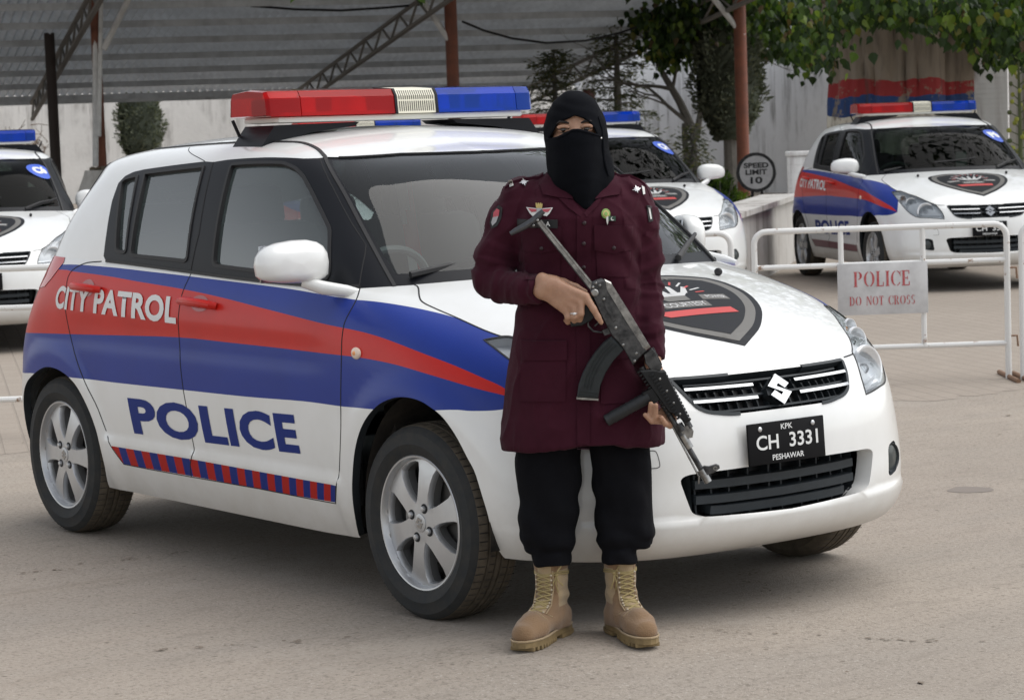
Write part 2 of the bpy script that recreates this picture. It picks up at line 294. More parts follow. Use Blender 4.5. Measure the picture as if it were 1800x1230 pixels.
GN = np.array([[(-1.5,0,1.09),(-1.485,0,1.16),(-1.44,0,1.26),(-1.385,0,1.36),(-1.35,0,1.415),(-1.29,0,1.445),(-1.18,0,1.46),(-1.03,0,1.472)],
[(-1.45,0.4,1.09),(-1.4375,0.395,1.16),(-1.395,0.38,1.26),(-1.3425,0.35,1.36),(-1.32,0.33,1.415),(-1.26,0.27,1.445),(-1.15,0.16,1.46),(-1,0,1.472)],
[(-1.38,0.64,1.09),(-1.3725,0.63,1.16),(-1.33,0.595,1.26),(-1.2875,0.545,1.355),(-1.265,0.53,1.405),(-1.2,0.43,1.435),(-1.09,0.24,1.46),(-0.96,0,1.474)],
[(-1.3,0.73,1.06),(-1.2825,0.715,1.142),(-1.23,0.665,1.254),(-1.1875,0.61,1.345),(-1.165,0.59,1.395),(-1.11,0.49,1.435),(-1.01,0.27,1.465),(-0.9,0,1.477)],
[(-1.29,0.785,1.05),(-1.2325,0.765,1.139),(-1.145,0.715,1.258),(-1.0675,0.66,1.35),(-1.04,0.615,1.4),(-1,0.52,1.44),(-0.94,0.29,1.47),(-0.87,0,1.482)],
[(-1.08,0.79,1.045),(-1.03,0.77,1.139),(-0.95,0.725,1.258),(-0.88,0.672,1.36),(-0.86,0.625,1.41),(-0.84,0.53,1.447),(-0.81,0.3,1.478),(-0.78,0,1.488)],
[(-0.75,0.79,1.037),(-0.71,0.772,1.1302),(-0.65,0.73,1.2534),(-0.6,0.68,1.365),(-0.59,0.635,1.42),(-0.58,0.535,1.457),(-0.57,0.3,1.487),(-0.56,0,1.495)],
[(-0.3,0.788,1.017),(-0.28,0.772,1.1202),(-0.25,0.735,1.2534),(-0.22,0.683,1.375),(-0.21,0.637,1.43),(-0.21,0.537,1.467),(-0.21,0.3,1.493),(-0.21,0,1.5)],
[(0.1,0.785,0.998),(0.1,0.768,1.1108),(0.1,0.73,1.2436),(0.1,0.675,1.37),(0.1,0.63,1.43),(0.09,0.53,1.463),(0.08,0.3,1.487),(0.08,0,1.494)],
[(0.45,0.78,0.988),(0.42,0.758,1.0956),(0.36,0.71,1.2252),(0.3,0.65,1.35),(0.275,0.605,1.402),(0.255,0.51,1.435),(0.24,0.28,1.453),(0.23,0,1.46)],
[(0.72,0.77,0.986),(0.65,0.742,1.0728),(0.54,0.69,1.1876),(0.42,0.62,1.32),(0.36,0.57,1.382),(0.32,0.48,1.417),(0.3,0.26,1.433),(0.29,0,1.44)],
[(0.8,0.75,0.986),(0.73,0.72,1.0676),(0.61,0.665,1.1792),(0.48,0.595,1.305),(0.41,0.545,1.362),(0.36,0.45,1.402),(0.335,0.24,1.421),(0.325,0,1.428)],
[(0.86,0.7,0.99),(0.78,0.675,1.07),(0.66,0.62,1.18),(0.535,0.555,1.295),(0.46,0.505,1.352),(0.4,0.4,1.394),(0.37,0.21,1.413),(0.36,0,1.42)],
[(0.92,0.62,0.992),(0.84,0.595,1.07),(0.72,0.545,1.18),(0.59,0.48,1.29),(0.51,0.43,1.347),(0.44,0.34,1.39),(0.405,0.17,1.408),(0.395,0,1.414)],
[(0.98,0.52,0.998),(0.9,0.5,1.07),(0.775,0.455,1.18),(0.64,0.4,1.288),(0.555,0.355,1.344),(0.475,0.27,1.387),(0.435,0.13,1.403),(0.42,0,1.408)],
[(1.0423,0.39,1.002),(0.956,0.37,1.075),(0.8247,0.335,1.18),(0.683,0.29,1.286),(0.5915,0.255,1.342),(0.506,0.19,1.384),(0.4585,0.09,1.399),(0.4435,0,1.403)],
[(1.079,0.2,1.0075),(0.989,0.19,1.0795),(0.854,0.17,1.1825),(0.707,0.145,1.2865),(0.611,0.125,1.3415),(0.524,0.09,1.3815),(0.469,0.04,1.3955),(0.454,0,1.3985)],
[(1.08,0,1.008),(0.99,0,1.08),(0.855,0,1.183),(0.708,0,1.287),(0.612,0,1.342),(0.525,0,1.382),(0.47,0,1.396),(0.455,0,1.399)]])

def bspl(n, t):
    p = 3; kn = np.concatenate([[0]*p, np.linspace(0, 1, n-p+1), [1]*p]); t = np.clip(np.asarray(t, float), 0, 1-1e-9)
    N = np.zeros((len(t), len(kn)-1))
    for i in range(len(kn)-1): N[:, i] = (t >= kn[i]) & (t < kn[i+1])
    for k in range(1, p+1):
        Q = np.zeros((len(t), len(kn)-1-k))
        for i in range(len(kn)-1-k):
            a = kn[i+k]-kn[i]; b = kn[i+k+1]-kn[i+1]
            if a > 0: Q[:, i] += (t-kn[i])/a*N[:, i]
            if b > 0: Q[:, i] += (kn[i+k+1]-t)/b*N[:, i+1]
        N = Q
    return N
def sstep(a, b, x): t = np.clip((x-a)/(b-a), 0, 1); return t*t*(3-2*t)
def ev(N, uv):
    uv = np.atleast_2d(uv); return np.einsum('ki,kj,ijc->kc', bspl(N.shape[0], uv[:, 0]), bspl(N.shape[1], uv[:, 1]), N)
def SL(uv):
    """lower body, right half (y<0): rear centre u=0 .. side .. front centre u=1; sill v=0 .. belt and cowl v=1"""
    p = ev(LN, uv); x, z = p[:, 0].copy(), p[:, 2].copy()
    for cx in (1.195, -1.195):
        d = np.hypot(x-cx, z-.30); s = sstep(.47, .38, d); p[:, 1] += .012*s*((np.abs(x) < 1.66) & (z < .75))
    sill = sstep(.412, .385, z)*sstep(-.86, -.76, x)*sstep(.84, .78, x); p[:, 1] += .010*sill
    lip = sstep(.335, .312, z)*sstep(1.45, 1.62, x); p[:, 0] += .014*lip
    dent = sstep(.86, .80, z)*sstep(.70, .76, z)*sstep(-1.2, -.9, x)*sstep(.85, .6, x); p[:, 1] -= .004*dent
    p[:, 1] *= -1; return p
def SG(uv):
    p = ev(GN, uv); p[:, 1] *= -1; return p
def SN(S, uv, e=2e-4):
    uv = np.atleast_2d(np.asarray(uv, float)); c = np.clip(uv, e, 1-e)
    a = S(c+[e, 0])-S(c-[e, 0]); b = S(c+[0, e])-S(c-[0, e]); n = np.cross(a, b); n /= np.linalg.norm(n, axis=1)[:, None]+1e-12; return n
SU, SV = 5.5, 1.35
def resamp(pts, step=.03, closed=False):
    pts = [np.array(p, float) for p in pts]; out = []; k = len(pts)
    for i in range(k if closed else k-1):
        a, b = pts[i], pts[(i+1) % k]; n = max(1, int(np.hypot((b-a)[0]*SU, (b-a)[1]*SV)/step))
        out += [a+(b-a)*t/n for t in range(n)]
    if not closed: out.append(pts[-1])
    return np.array(out)
def smooth(pts, n=6):
    P = [np.array(p, float) for p in pts]; Q = [2*P[0]-P[1]]+P+[2*P[-1]-P[-2]]; out = []
    for i in range(1, len(Q)-2):
        a, b, c, d = Q[i-1:i+3]
        for k in range(n):
            t = k/n; out.append(.5*((2*b)+(c-a)*t+(2*a-5*b+4*c-d)*t*t+(3*b-a-3*c+d)*t**3))
    out.append(P[-1]); return out
def roundp(pts, r=.03, n=5):
    """rounds the corners of a closed outline, r in metres"""
    s = np.array([SU, SV]); P = [np.array(p)*s for p in pts]; k = len(P); out = []
    for i in range(k):
        a, b, c = P[i-1], P[i], P[(i+1) % k]; da, dc = np.linalg.norm(a-b), np.linalg.norm(c-b); q = min(r, da*.45, dc*.45)
        s0, s1 = b+(a-b)/da*q, b+(c-b)/dc*q
        for j in range(n+1):
            t = j/n; out.append(((1-t)**2*s0+2*t*(1-t)*b+t*t*s1)/s)
    return out
def inpoly(q, poly):
    q = np.asarray(q); poly = np.asarray(poly); x, y = q[:, 0], q[:, 1]; r = np.zeros(len(q), bool); j = len(poly)-1
    for i in range(len(poly)):
        xi, yi = poly[i]; xj, yj = poly[j]
        c = ((yi > y) != (yj > y)); 
        with np.errstate(divide='ignore', invalid='ignore'): r ^= c & (x < (xj-xi)*(y-yi)/(yj-yi+1e-15)+xi)
        j = i
    return r

# ------------------------------------------------------------------ outlines on the body, in surface parameters
blue_top = [(.10, .93), (.2378, .973), (.3215, .9827), (.3729, .9855), (.4191, .9891), (.4911, .9908), (.5549, .9825), (.626, .9566), (.6609, .936), (.7194, .9099), (.771, .8844), (.8101, .8541), (.8385, .8164), (.8558, .7859), (.872, .77)]
red_top = [(.10, .93), (.2429, .9521), (.269, .9498), (.3257, .9458), (.3662, .938), (.4162, .9306), (.4632, .9136), (.5182, .8777), (.5696, .8399), (.6251, .7902), (.6857, .7393), (.7377, .692), (.7889, .6479), (.8253, .6117), (.8489, .5855), (.872, .542)]
red_bot = [(.10, .605), (.1671, .6082), (.2728, .6242), (.3337, .6381), (.4179, .6629), (.476, .6638), (.547, .662), (.6228, .6545), (.6606, .6478), (.7064, .6336), (.7596, .6053), (.8113, .5761), (.8482, .5589), (.872, .542)]
blue_bot = [(.10, .43), (.1589, .4307), (.2027, .4409), (.2818, .447), (.3414, .4472), (.4211, .4535), (.4976, .4593), (.5704, .4689), (.6223, .468), (.652, .4724), (.7064, .4796), (.7809, .4986), (.8106, .4993), (.8477, .5108), (.872, .537)]
LIV = [np.array(smooth(c, 4)) for c in (blue_top, red_top, red_bot, blue_bot)]
door_mid = smooth([(.4194, 1), (.4194, .9859), (.4178, .9046), (.4175, .8178), (.4177, .6793), (.4203, .5497), (.4225, .4582), (.4255, .3686), (.4275, .2568), (.4266, .2146), (.4221, .1713), (.4192, .1180)], 4)
door_front = smooth([(.6754, 1), (.6664, .9679), (.6379, .8444), (.629, .7534), (.6248, .6336), (.6216, .4754), (.6184, .3249), (.6095, .1981), (.5994, .119)], 4)
door_rear = smooth([(.312, 1), (.285, .985), (.2656, .9412), (.2665, .8513), (.2697, .7454), (.2779, .6256), (.2891, .5309), (.3043, .4317), (.319, .3336), (.33, .1893), (.3406, .1173)], 4)
hood_edge = smooth([(.803, 1), (.804, .9897), (.789, .9523), (.784, .921), (.7973, .887), (.8178, .8491), (.8416, .8042), (.8546, .7835), (.8663, .7681)], 4)
HL_top = [(.8415, .7520), (.8638, .7640), (.8799, .7640), (.9042, .7317), (.9277, .6956), (.9545, .6198), (.9581, .603), (.9645, .5340), (.967, .4661)]
HL_bot = [(.967, .4661), (.9505, .4790), (.933, .4850), (.9195, .507), (.9025, .558), (.8830, .626), (.8630, .6855), (.8520, .7190), (.8415, .7520)]
headlight = smooth(HL_top, 4)+smooth(HL_bot, 4)[1:-1]
hood_frontl = [(.9581, .605), (.9675, .5998), (.975, .597), (.9873, .5955), (1, .5950)]
hood = hood_edge+smooth([(.8663, .7681), (.8799, .7640), (.9042, .7317), (.9277, .6956), (.9545, .6198), (.9581, .605)], 4)[1:]+hood_frontl[1:]+[(1, 1)]
grille = roundp([(1.0, .590), (.9873, .5905), (.976, .592), (.9700, .594), (.9728, .5500), (.9765, .4960), (.9795, .4780), (.9866, .4631), (1.0, .4630)], .012)[6:-6]
grille = [(1.0, .590)]+grille+[(1.0, .4630)]
lower = [(1.0, .288)]+roundp([(1., .288), (.9680, .2850), (.9722, .1460), (1., .1330)], .035)[6:-6]+[(1.0, .1330)]
fog = roundp([(.9540, .280), (.9410, .2897), (.9345, .2415), (.9390, .1845), (.9555, .168)], .03)
arch_f = smooth([(.8055, -.02), (.806, .0058), (.8093, .0329), (.8155, .106), (.8183, .1939), (.8145, .3004), (.8039, .3581), (.789, .4213), (.7704, .4744), (.7534, .5021), (.7372, .521), (.7179, .5276), (.6985, .5185), (.676, .4855), (.6554, .4218), (.6412, .3358), (.6308, .2214), (.6243, .1281), (.6150, -.02)], 5)
arch_r = smooth([(.120, -.02), (.124, .05), (.130, .16), (.140, .27), (.1560, .345), (.1740, .393), (.1951, .4290), (.2231, .4658), (.2416, .4766), (.2616, .4705), (.2807, .4444), (.2953, .4002), (.3083, .3185), (.3144, .2233), (.3136, .1065), (.3071, .0178), (.3065, -.02)], 5)
bumper = [(.79, .4213), (.8106, .4890), (.8477, .5030), (.872, .537), (.883, .630)]+smooth(HL_bot, 4)[::-1][12:]+[(.9581, .603)]+hood_frontl+[(1, 0), (.806, 0), (.8093, .0329), (.8155, .106), (.8183, .1939), (.8145, .3004), (.8039, .3581)]
tail = [(.2440, .9830), (.2250, .905), (.2100, .8610), (.1650, .8491), (.1350, .872), (.1450, .985), (.19, 1.0), (.242, 1.0)]
check = [(.33, .1893), (.4242, .1941), (.6077, .1905), (.5996, .1234), (.4171, .1216), (.3406, .1173)]
frontdoor = door_mid+[(.5, .1235)]+door_front[::-1]
reardoor = door_mid+[(.37, .1180)]+door_rear[::-1]
# greenhouse
sail = [(.6753, 0), (.6773, .011), (.712, .092), (.722, .128)]
ws_l = [(.5844, .6633), (.6706, .4044), (.7244, .185), (.7632, 0)]
fd_frame = [(.4186, 0), (.4196, .1043), (.4027, .4725), (.42, .4916), (.4600, .5160), (.4962, .5432), (.5400, .5830), (.5752, .6346), (.625, .44), (.69, .22), (.722, .128), (.712, .092), (.6773, .011), (.6753, 0)]
rd_frame = [(.4186, 0), (.4196, .1043), (.4027, .4725), (.3905, .4827), (.35, .4640), (.304, .4413), (.2860, .4230), (.2735, .3880), (.2695, .3311), (.2813, .2199), (.3024, .0824), (.312, .0144), (.3185, 0)]
apillar = [(.5752, .6346), (.5844, .6633), (.6706, .4044), (.7244, .185), (.7632, 0), (.6753, 0), (.6773, .011), (.712, .092), (.722, .128), (.69, .22), (.625, .44)]
windscreen = ws_l+[(.88, 0), (1, 0), (1, .9635), (.95, .933), (.90, .905), (.85, .8825), (.7582, .8494), (.68, .775), (.62, .703)]
ws_clear = [(.612, .655), (.6905, .400), (.7400, .185), (.7720, .034), (.88, .034), (1, .034), (1, .945), (.95, .914), (.90, .886), (.85, .862), (.7582, .827), (.69, .765), (.645, .70)]
win_q = roundp([(.2762, .335), (.2800, .365), (.3000, .3850), (.3405, .030), (.3270, .030)], .02)
win_r = roundp([(.3115, .4030), (.3937, .4350), (.4126, .0260), (.3470, .0240)], .02)
win_f = roundp([(.4295, .4460), (.5089, .4900), (.534, .4654), (.5517, .4192), (.6156, .1816), (.6005, .045), (.594, .0205), (.4423, .0235)], .025)
rear_win = [(0, .60), (.06, .59), (.115, .55), (.125, .40), (.135, .08), (.12, .04), (0, .04)]
ditch = smooth([(.22, .79), (.30, .765), (.38, .745), (.4353, .7342), (.4643, .7436), (.493, .7576), (.54, .7252), (.5844, .6633)], 5)+smooth(ws_l, 5)[1:]

class Half:
    def __init__(s, S, nu, nv, lines):
        s.S = S; U = np.linspace(0, 1, nu); V = np.linspace(0, 1, nv); pts = []; edges = []
        for ln, closed in lines:
            q = resamp(ln, .03, closed); q = np.clip(q, 0, 1); o = len(pts); pts += [tuple(p) for p in q]; k = len(q)
            edges += [(o+i, o+(i+1) % k) for i in range(k if closed else k-1)]
        q = np.array(pts)*[SU, SV]; g = np.array([(a, b) for a in U for b in V]); gs = g*[SU, SV]
        keep = np.ones(len(g), bool)
        for i in range(0, len(g), 400):
            d = ((gs[i:i+400, None, :]-q[None, :, :])**2).sum(2).min(1); keep[i:i+400] = d > .009**2
        bd = (g[:, 0] < 1e-6) | (g[:, 0] > 1-1e-6) | (g[:, 1] < 1e-6) | (g[:, 1] > 1-1e-6); g = g[keep | bd]
        allp = [Vector((p[0]*SU, p[1]*SV)) for p in list(pts)+[tuple(p) for p in g]]
        r = delaunay_2d_cdt(allp, edges, [], 0, 1e-5)
        s.uv = np.clip(np.array([(p.x/SU, p.y/SV) for p in r[0]]), 0, 1); s.t = np.array([f for f in r[2]])
        s.P = S(s.uv); s.N = SN(S, s.uv); s.c = s.uv[s.t].mean(1)
        gn = np.cross(s.P[s.t[:, 1]]-s.P[s.t[:, 0]], s.P[s.t[:, 2]]-s.P[s.t[:, 0]])
        fl = (gn*s.N[s.t].sum(1)).sum(1) < 0; s.t[fl] = s.t[fl][:, ::-1]
        s.part = np.array(['body']*len(s.t), dtype=object); s.m = np.zeros(len(s.t), int)
def emit(name, sel, mats, parent, sides='R'):
    """sel: (half, mask, offset, material index or None)"""
    V, F, Nn, MI = [], [], [], []; o = 0
    for side in sides:
        sg = np.array([1, 1, 1]) if side == 'R' else np.array([1, -1, 1])
        for h, mask, off, mi in sel:
            t = h.t[mask]
            if not len(t): continue
            ids, invx = np.unique(t, return_inverse=True); tt = invx.reshape(t.shape)
            if side == 'L': tt = tt[:, ::-1]
            V.append((h.P[ids]+h.N[ids]*off)*sg); Nn.append(h.N[ids]*sg); F.append(tt+o); MI.append(h.m[mask] if mi is None else np.full(len(t), mi)); o += len(ids)
    V = np.concatenate(V); F = np.concatenate(F); Nn = np.concatenate(Nn); MI = np.concatenate(MI)
    me = bpy.data.meshes.new(name); me.from_pydata(V.tolist(), [], F.tolist())
    for q in mats: me.materials.append(q)
    me.polygons.foreach_set('material_index', MI.tolist()); me.polygons.foreach_set('use_smooth', [True]*len(F)); me.update()
    me.normals_split_custom_set_from_vertices(Nn.tolist())
    ob = bpy.data.objects.new(name, me); COL.objects.link(ob)
    if parent: ob.parent = parent
    return ob
def sweep(mb, S, pts, hw, out, inn=0.0, sides='R', closed=False, m=0, step=.02):
    """a band of half width hw (m) following a line on the body, its face 'out' above the surface"""
    q = np.clip(resamp(pts, step, closed), 0, 1); P = S(q); N = SN(S, q); k = len(q)
    T = np.zeros_like(P)
    for i in range(k):
        a, b = (i-1, (i+1) % k) if closed else (max(i-1, 0), min(i+1, k-1)); T[i] = P[b]-P[a]
    T /= np.linalg.norm(T, axis=1)[:, None]+1e-9; B = np.cross(N, T); B /= np.linalg.norm(B, axis=1)[:, None]+1e-9
    for side in sides:
        sg = np.array([1, 1, 1]) if side == 'R' else np.array([1, -1, 1])
        v = [];
        for i in range(k):
            v += [(P[i]+B[i]*hw+N[i]*inn)*sg, (P[i]+B[i]*hw*.8+N[i]*out)*sg, (P[i]-B[i]*hw*.8+N[i]*out)*sg, (P[i]-B[i]*hw+N[i]*inn)*sg]
        f = []
        for i in range(k if closed else k-1):
            j = (i+1) % k
            for c in range(3): f.append((i*4+c, i*4+c+1, j*4+c+1, j*4+c))
        if not closed: f += [(0, 1, 2, 3), ((k-1)*4+3, (k-1)*4+2, (k-1)*4+1, (k-1)*4)]
        mb.add(v, f, m)
def wall(mb, S, pts, d0, d1, sides='R', closed=True, m=0, inward=None):
    q = np.clip(resamp(pts, .02, closed), 0, 1); P = S(q); N = SN(S, q) if inward is None else np.tile(-np.array(inward), (len(q), 1)); k = len(q)
    for side in sides:
        sg = np.array([1, 1, 1]) if side == 'R' else np.array([1, -1, 1])
        v = [(P[i]-N[i]*d0)*sg for i in range(k)]+[(P[i]-N[i]*d1)*sg for i in range(k)]
        mb.add(v, [(i, (i+1) % k, k+(i+1) % k, k+i) for i in range(k if closed else k-1)], m)
def decal(name, body, box, S, m, parent, side='R', bold=.02, shear=0.0, spacing=1.0, nx=14, ny=4, lift=.0016):
    """lettering that follows the body inside a box given by its corners TL,TR,BR,BL in surface parameters"""
    v, f, _ = text_mesh(body, bold, spacing, shear); v, f = text_cut(v, f, nx, ny)
    TL, TR, BR, BL = [np.array(p) for p in box]; a = v[:, :1] if side == 'R' else 1-v[:, :1]; b = v[:, 1:]
    uv = (BL*(1-a)+BR*a)*(1-b)+(TL*(1-a)+TR*a)*b
    P = S(uv)+SN(S, uv)*lift
    if side == 'L': P = P*[1, -1, 1]; 
    me = bpy.data.meshes.new(name); me.from_pydata(P.tolist(), [], f); me.materials.append(m); me.polygons.foreach_set('use_smooth', [True]*len(f))
    o = bpy.data.objects.new(name, me); COL.objects.link(o); o.parent = parent; return o

# ------------------------------------------------------------------ wheel
def make_wheel(parent, loc, side, steer=0.0, phase=0.0):
    wh = bpy.data.objects.new('wheel', None); COL.objects.link(wh); wh.parent = parent; wh.location = loc; wh.empty_display_size = .1
    wh.rotation_euler = (0, 0, steer + (0 if side == 'R' else math.pi))
    # outer face looks to -y
    t = MB(); prof = [(.2035, -.072), (.2065, -.080), (.216, -.084), (.2225, -.0900), (.238, -.0935), (.2395, -.0945), (.2412, -.0935), (.258, -.0928), (.2722, -.0890), (.2738, -.0890), (.2752, -.0876), (.284, -.082), (.2920, -.072)]
    t.lathe(prof, 72, 'Y', m=0)
    tr = [(.2920, -.072), (.2965, -.060), (.2985, -.043), (.2925, -.0415), (.2925, -.0375), (.2990, -.036), (.3000, -.014), (.2940, -.0125), (.2940, -.0075), (.3002, -.006), (.3002, .006), (.2940, .0075), (.2940, .0125), (.3, .014), (.2990, .036), (.2925, .0375), (.2925, .0415), (.2985, .043), (.2965, .060), (.292, .072), (.27, .088), (.205, .080)]
    t.lathe(tr, 72, 'Y', m=1)
    for j in range(72):          # sipes and shoulder blocks
        a = 2*math.pi*j/72
        for y0, y1, off in ((-.074, -.045, 0), (-.034, -.016, .02), (.016, .034, .05), (.045, .074, .03)):
            r0 = .2985 if abs(y0) < .04 and abs(y1) < .04 else .2950
            ca = Vector((math.cos(a+off), 0, math.sin(a+off))); tg = Vector((-math.sin(a+off), 0, math.cos(a+off)))
            v = []
            for yy, rr in ((y0, .2932 if y0 < -.06 else r0), (y1, .2932 if y1 > .06 else r0)):
                for dt, dr in ((-.0014, .0018), (.0014, .0018)): v.append(ca*(rr+dr+.0015)+tg*dt+Vector((0, yy, 0)))
            t.add(v, [(0, 1, 3, 2)], 2, False)
    t.build('tyre', [M_tyre, M_tread, M_rubber], wh, auto=40)
    r = MB()
    r.lathe([(.2035, -.070), (.2060, -.0785), (.2030, -.0815), (.1985, -.0805), (.1940, -.0720), (.1895, -.055)], 64, 'Y', m=0); r.lathe([(.1895, -.055), (.183, .02), (.183, .075)], 48, 'Y', m=1)
    # spokes: disc with six windows
    k = 6; verts = []; edges = []; wins = []
    def win(i):
        a0 = math.pi*2/k*(i+.5)
        pl = []
        for rr, hw in ((.074, .17), (.098, .265), (.130, .300), (.162, .305), (.1835, .270)):
            pl.append((rr, -hw))
        top = [(.1875, -.17), (.1885, 0), (.1875, .17)]
        pts = [(.0600, 0)]
        pts = pts+pl+top+[(rr, -hw) for rr, hw in pl[::-1]]
        return [(q[0]*math.cos(a0+q[1]), q[0]*math.sin(a0+q[1])) for q in pts]
    def axial(x, z):
        rr = math.hypot(x, z); return -.066+.016*max(0, 1-(rr/.06)**2)**1.0*(-.4) - .010*math.sin(min(1, rr/.19)*math.pi)+.004*(rr/.19)
    pts = [];
    for i in range(64): a = 2*math.pi*i/64; pts.append((.1915*math.cos(a), .1915*math.sin(a))); edges.append((i, (i+1) % 64))
    for i in range(k):
        wp = win(i); wins.append(wp); o = len(pts); pts += wp; edges += [(o+j, o+(j+1) % len(wp)) for j in range(len(wp))]
    for rr, n in ((.03, 12), (.052, 24), (.0675, 36), (.10, 24), (.13, 30), (.16, 36), (.178, 36)):
        for j in range(n):
            a = 2*math.pi*j/n; p = (rr*math.cos(a), rr*math.sin(a))
            if not any(inpoly([p], wp)[0] for wp in wins): pts.append(p)
    d = delaunay_2d_cdt([Vector(p) for p in pts], edges, [], 0, 1e-6); vv = [(p.x, p.y) for p in d[0]]; ff = []
    for f in d[2]:
        c = (sum(vv[i][0] for i in f)/3, sum(vv[i][1] for i in f)/3)
        if math.hypot(*c) < .1916 and not any(inpoly([c], wp)[0] for wp in wins): ff.append(tuple(f))
    r.add([(x, axial(x, z), z) for x, z in vv], ff, 0)
    for wp in wins:
        cx = sum(p[0] for p in wp)/len(wp); cz = sum(p[1] for p in wp)/len(wp); n = len(wp); rings = []
        for sc, dy in ((1, 0), (.955, .004), (.90, .020), (.88, .045)):
            rings.append([(cx+(x-cx)*sc, axial(x, z)+dy, cz+(z-cz)*sc) for x, z in wp])
        v = [p for rg in rings for p in rg]
        r.add(v, [(q*n+i, q*n+(i+1) % n, (q+1)*n+(i+1) % n, (q+1)*n+i) for q in range(2) for i in range(n)], 0); r.add(v, [(2*n+i, 2*n+(i+1) % n, 3*n+(i+1) % n, 3*n+i) for i in range(n)], 1)
    rim = r.build('rim', [M_satin, M_barrel], wh, auto=28, merge=True); rim.rotation_euler = (0, phase, 0)
    c = MB(); c.lathe([(.0, -.0785), (.022, -.0785), (.0275, -.0770), (.0285, -.070)], 32, 'Y'); hc = c.build('hub_cap', M_satin, rim)
    e = MB(); emblem_shape(e, lambda x, y, h: (x*.036, -.0785-h*.0016, y*.036)); e.build('emblem', M_chrome, rim)
    g = MB()
    for i in range(4):
        a = R(45)+i*math.pi/2; cx, cz = .0495*math.cos(a), .0495*math.sin(a)
        g.lathe([(.0, -.0850), (.0075, -.0840), (.0088, -.081), (.0088, -.060)], 12, 'Y', (cx, 0, cz)); g.lathe([(.0080, -.0752), (.0150, -.0758), (.0162, -.070)], 16, 'Y', (cx, 0, cz), m=1)  # dark rings paint the shade of the nut recesses
    g.build('wheel_nut', [M_satin, M_gap], rim)
    b = MB(); b.lathe([(.0, -.012), (.128, -.012), (.128, .008), (0, .008)], 40, 'Y'); b.box((-.1, -.012, .02), (.06, .06, .13), m=0, bev=.01); b.build('brake_disc', M_disc, wh)
    bk = MB(); bk.lathe([(0, .03), (.185, .03)], 32, 'Y'); bk.build('brake_backing', M_dark, wh)  # dark disc added close behind the spokes to shade their gaps
    return wh
def emblem_shape(mb, fr, h=1.0):
    """slanted letter-S badge built from two mirrored hooks"""
    half = [(-.50, .08), (-.02, .50), (.46, .22), (.27, .07), (-.02, .24), (-.16, .13), (.50, -.30), (.30, -.46), (-.50, .06)]
    a = [(-.52, .12), (-.03, .52), (.47, .17), (.26, .02), (-.03, .23), (-.13, .15), (.52, -.12+.0), (.30, -.30)]
    S1 = [(-.50, .14), (0, .52), (.48, .16), (.24, .0+.02), (0, .20), (-.12, .11), (.50, -.14), (0, -.52), (-.48, -.16), (-.24, -.02), (0, -.20), (.12, -.11)]
    mb.prism(S1, -1.0, h, fr)

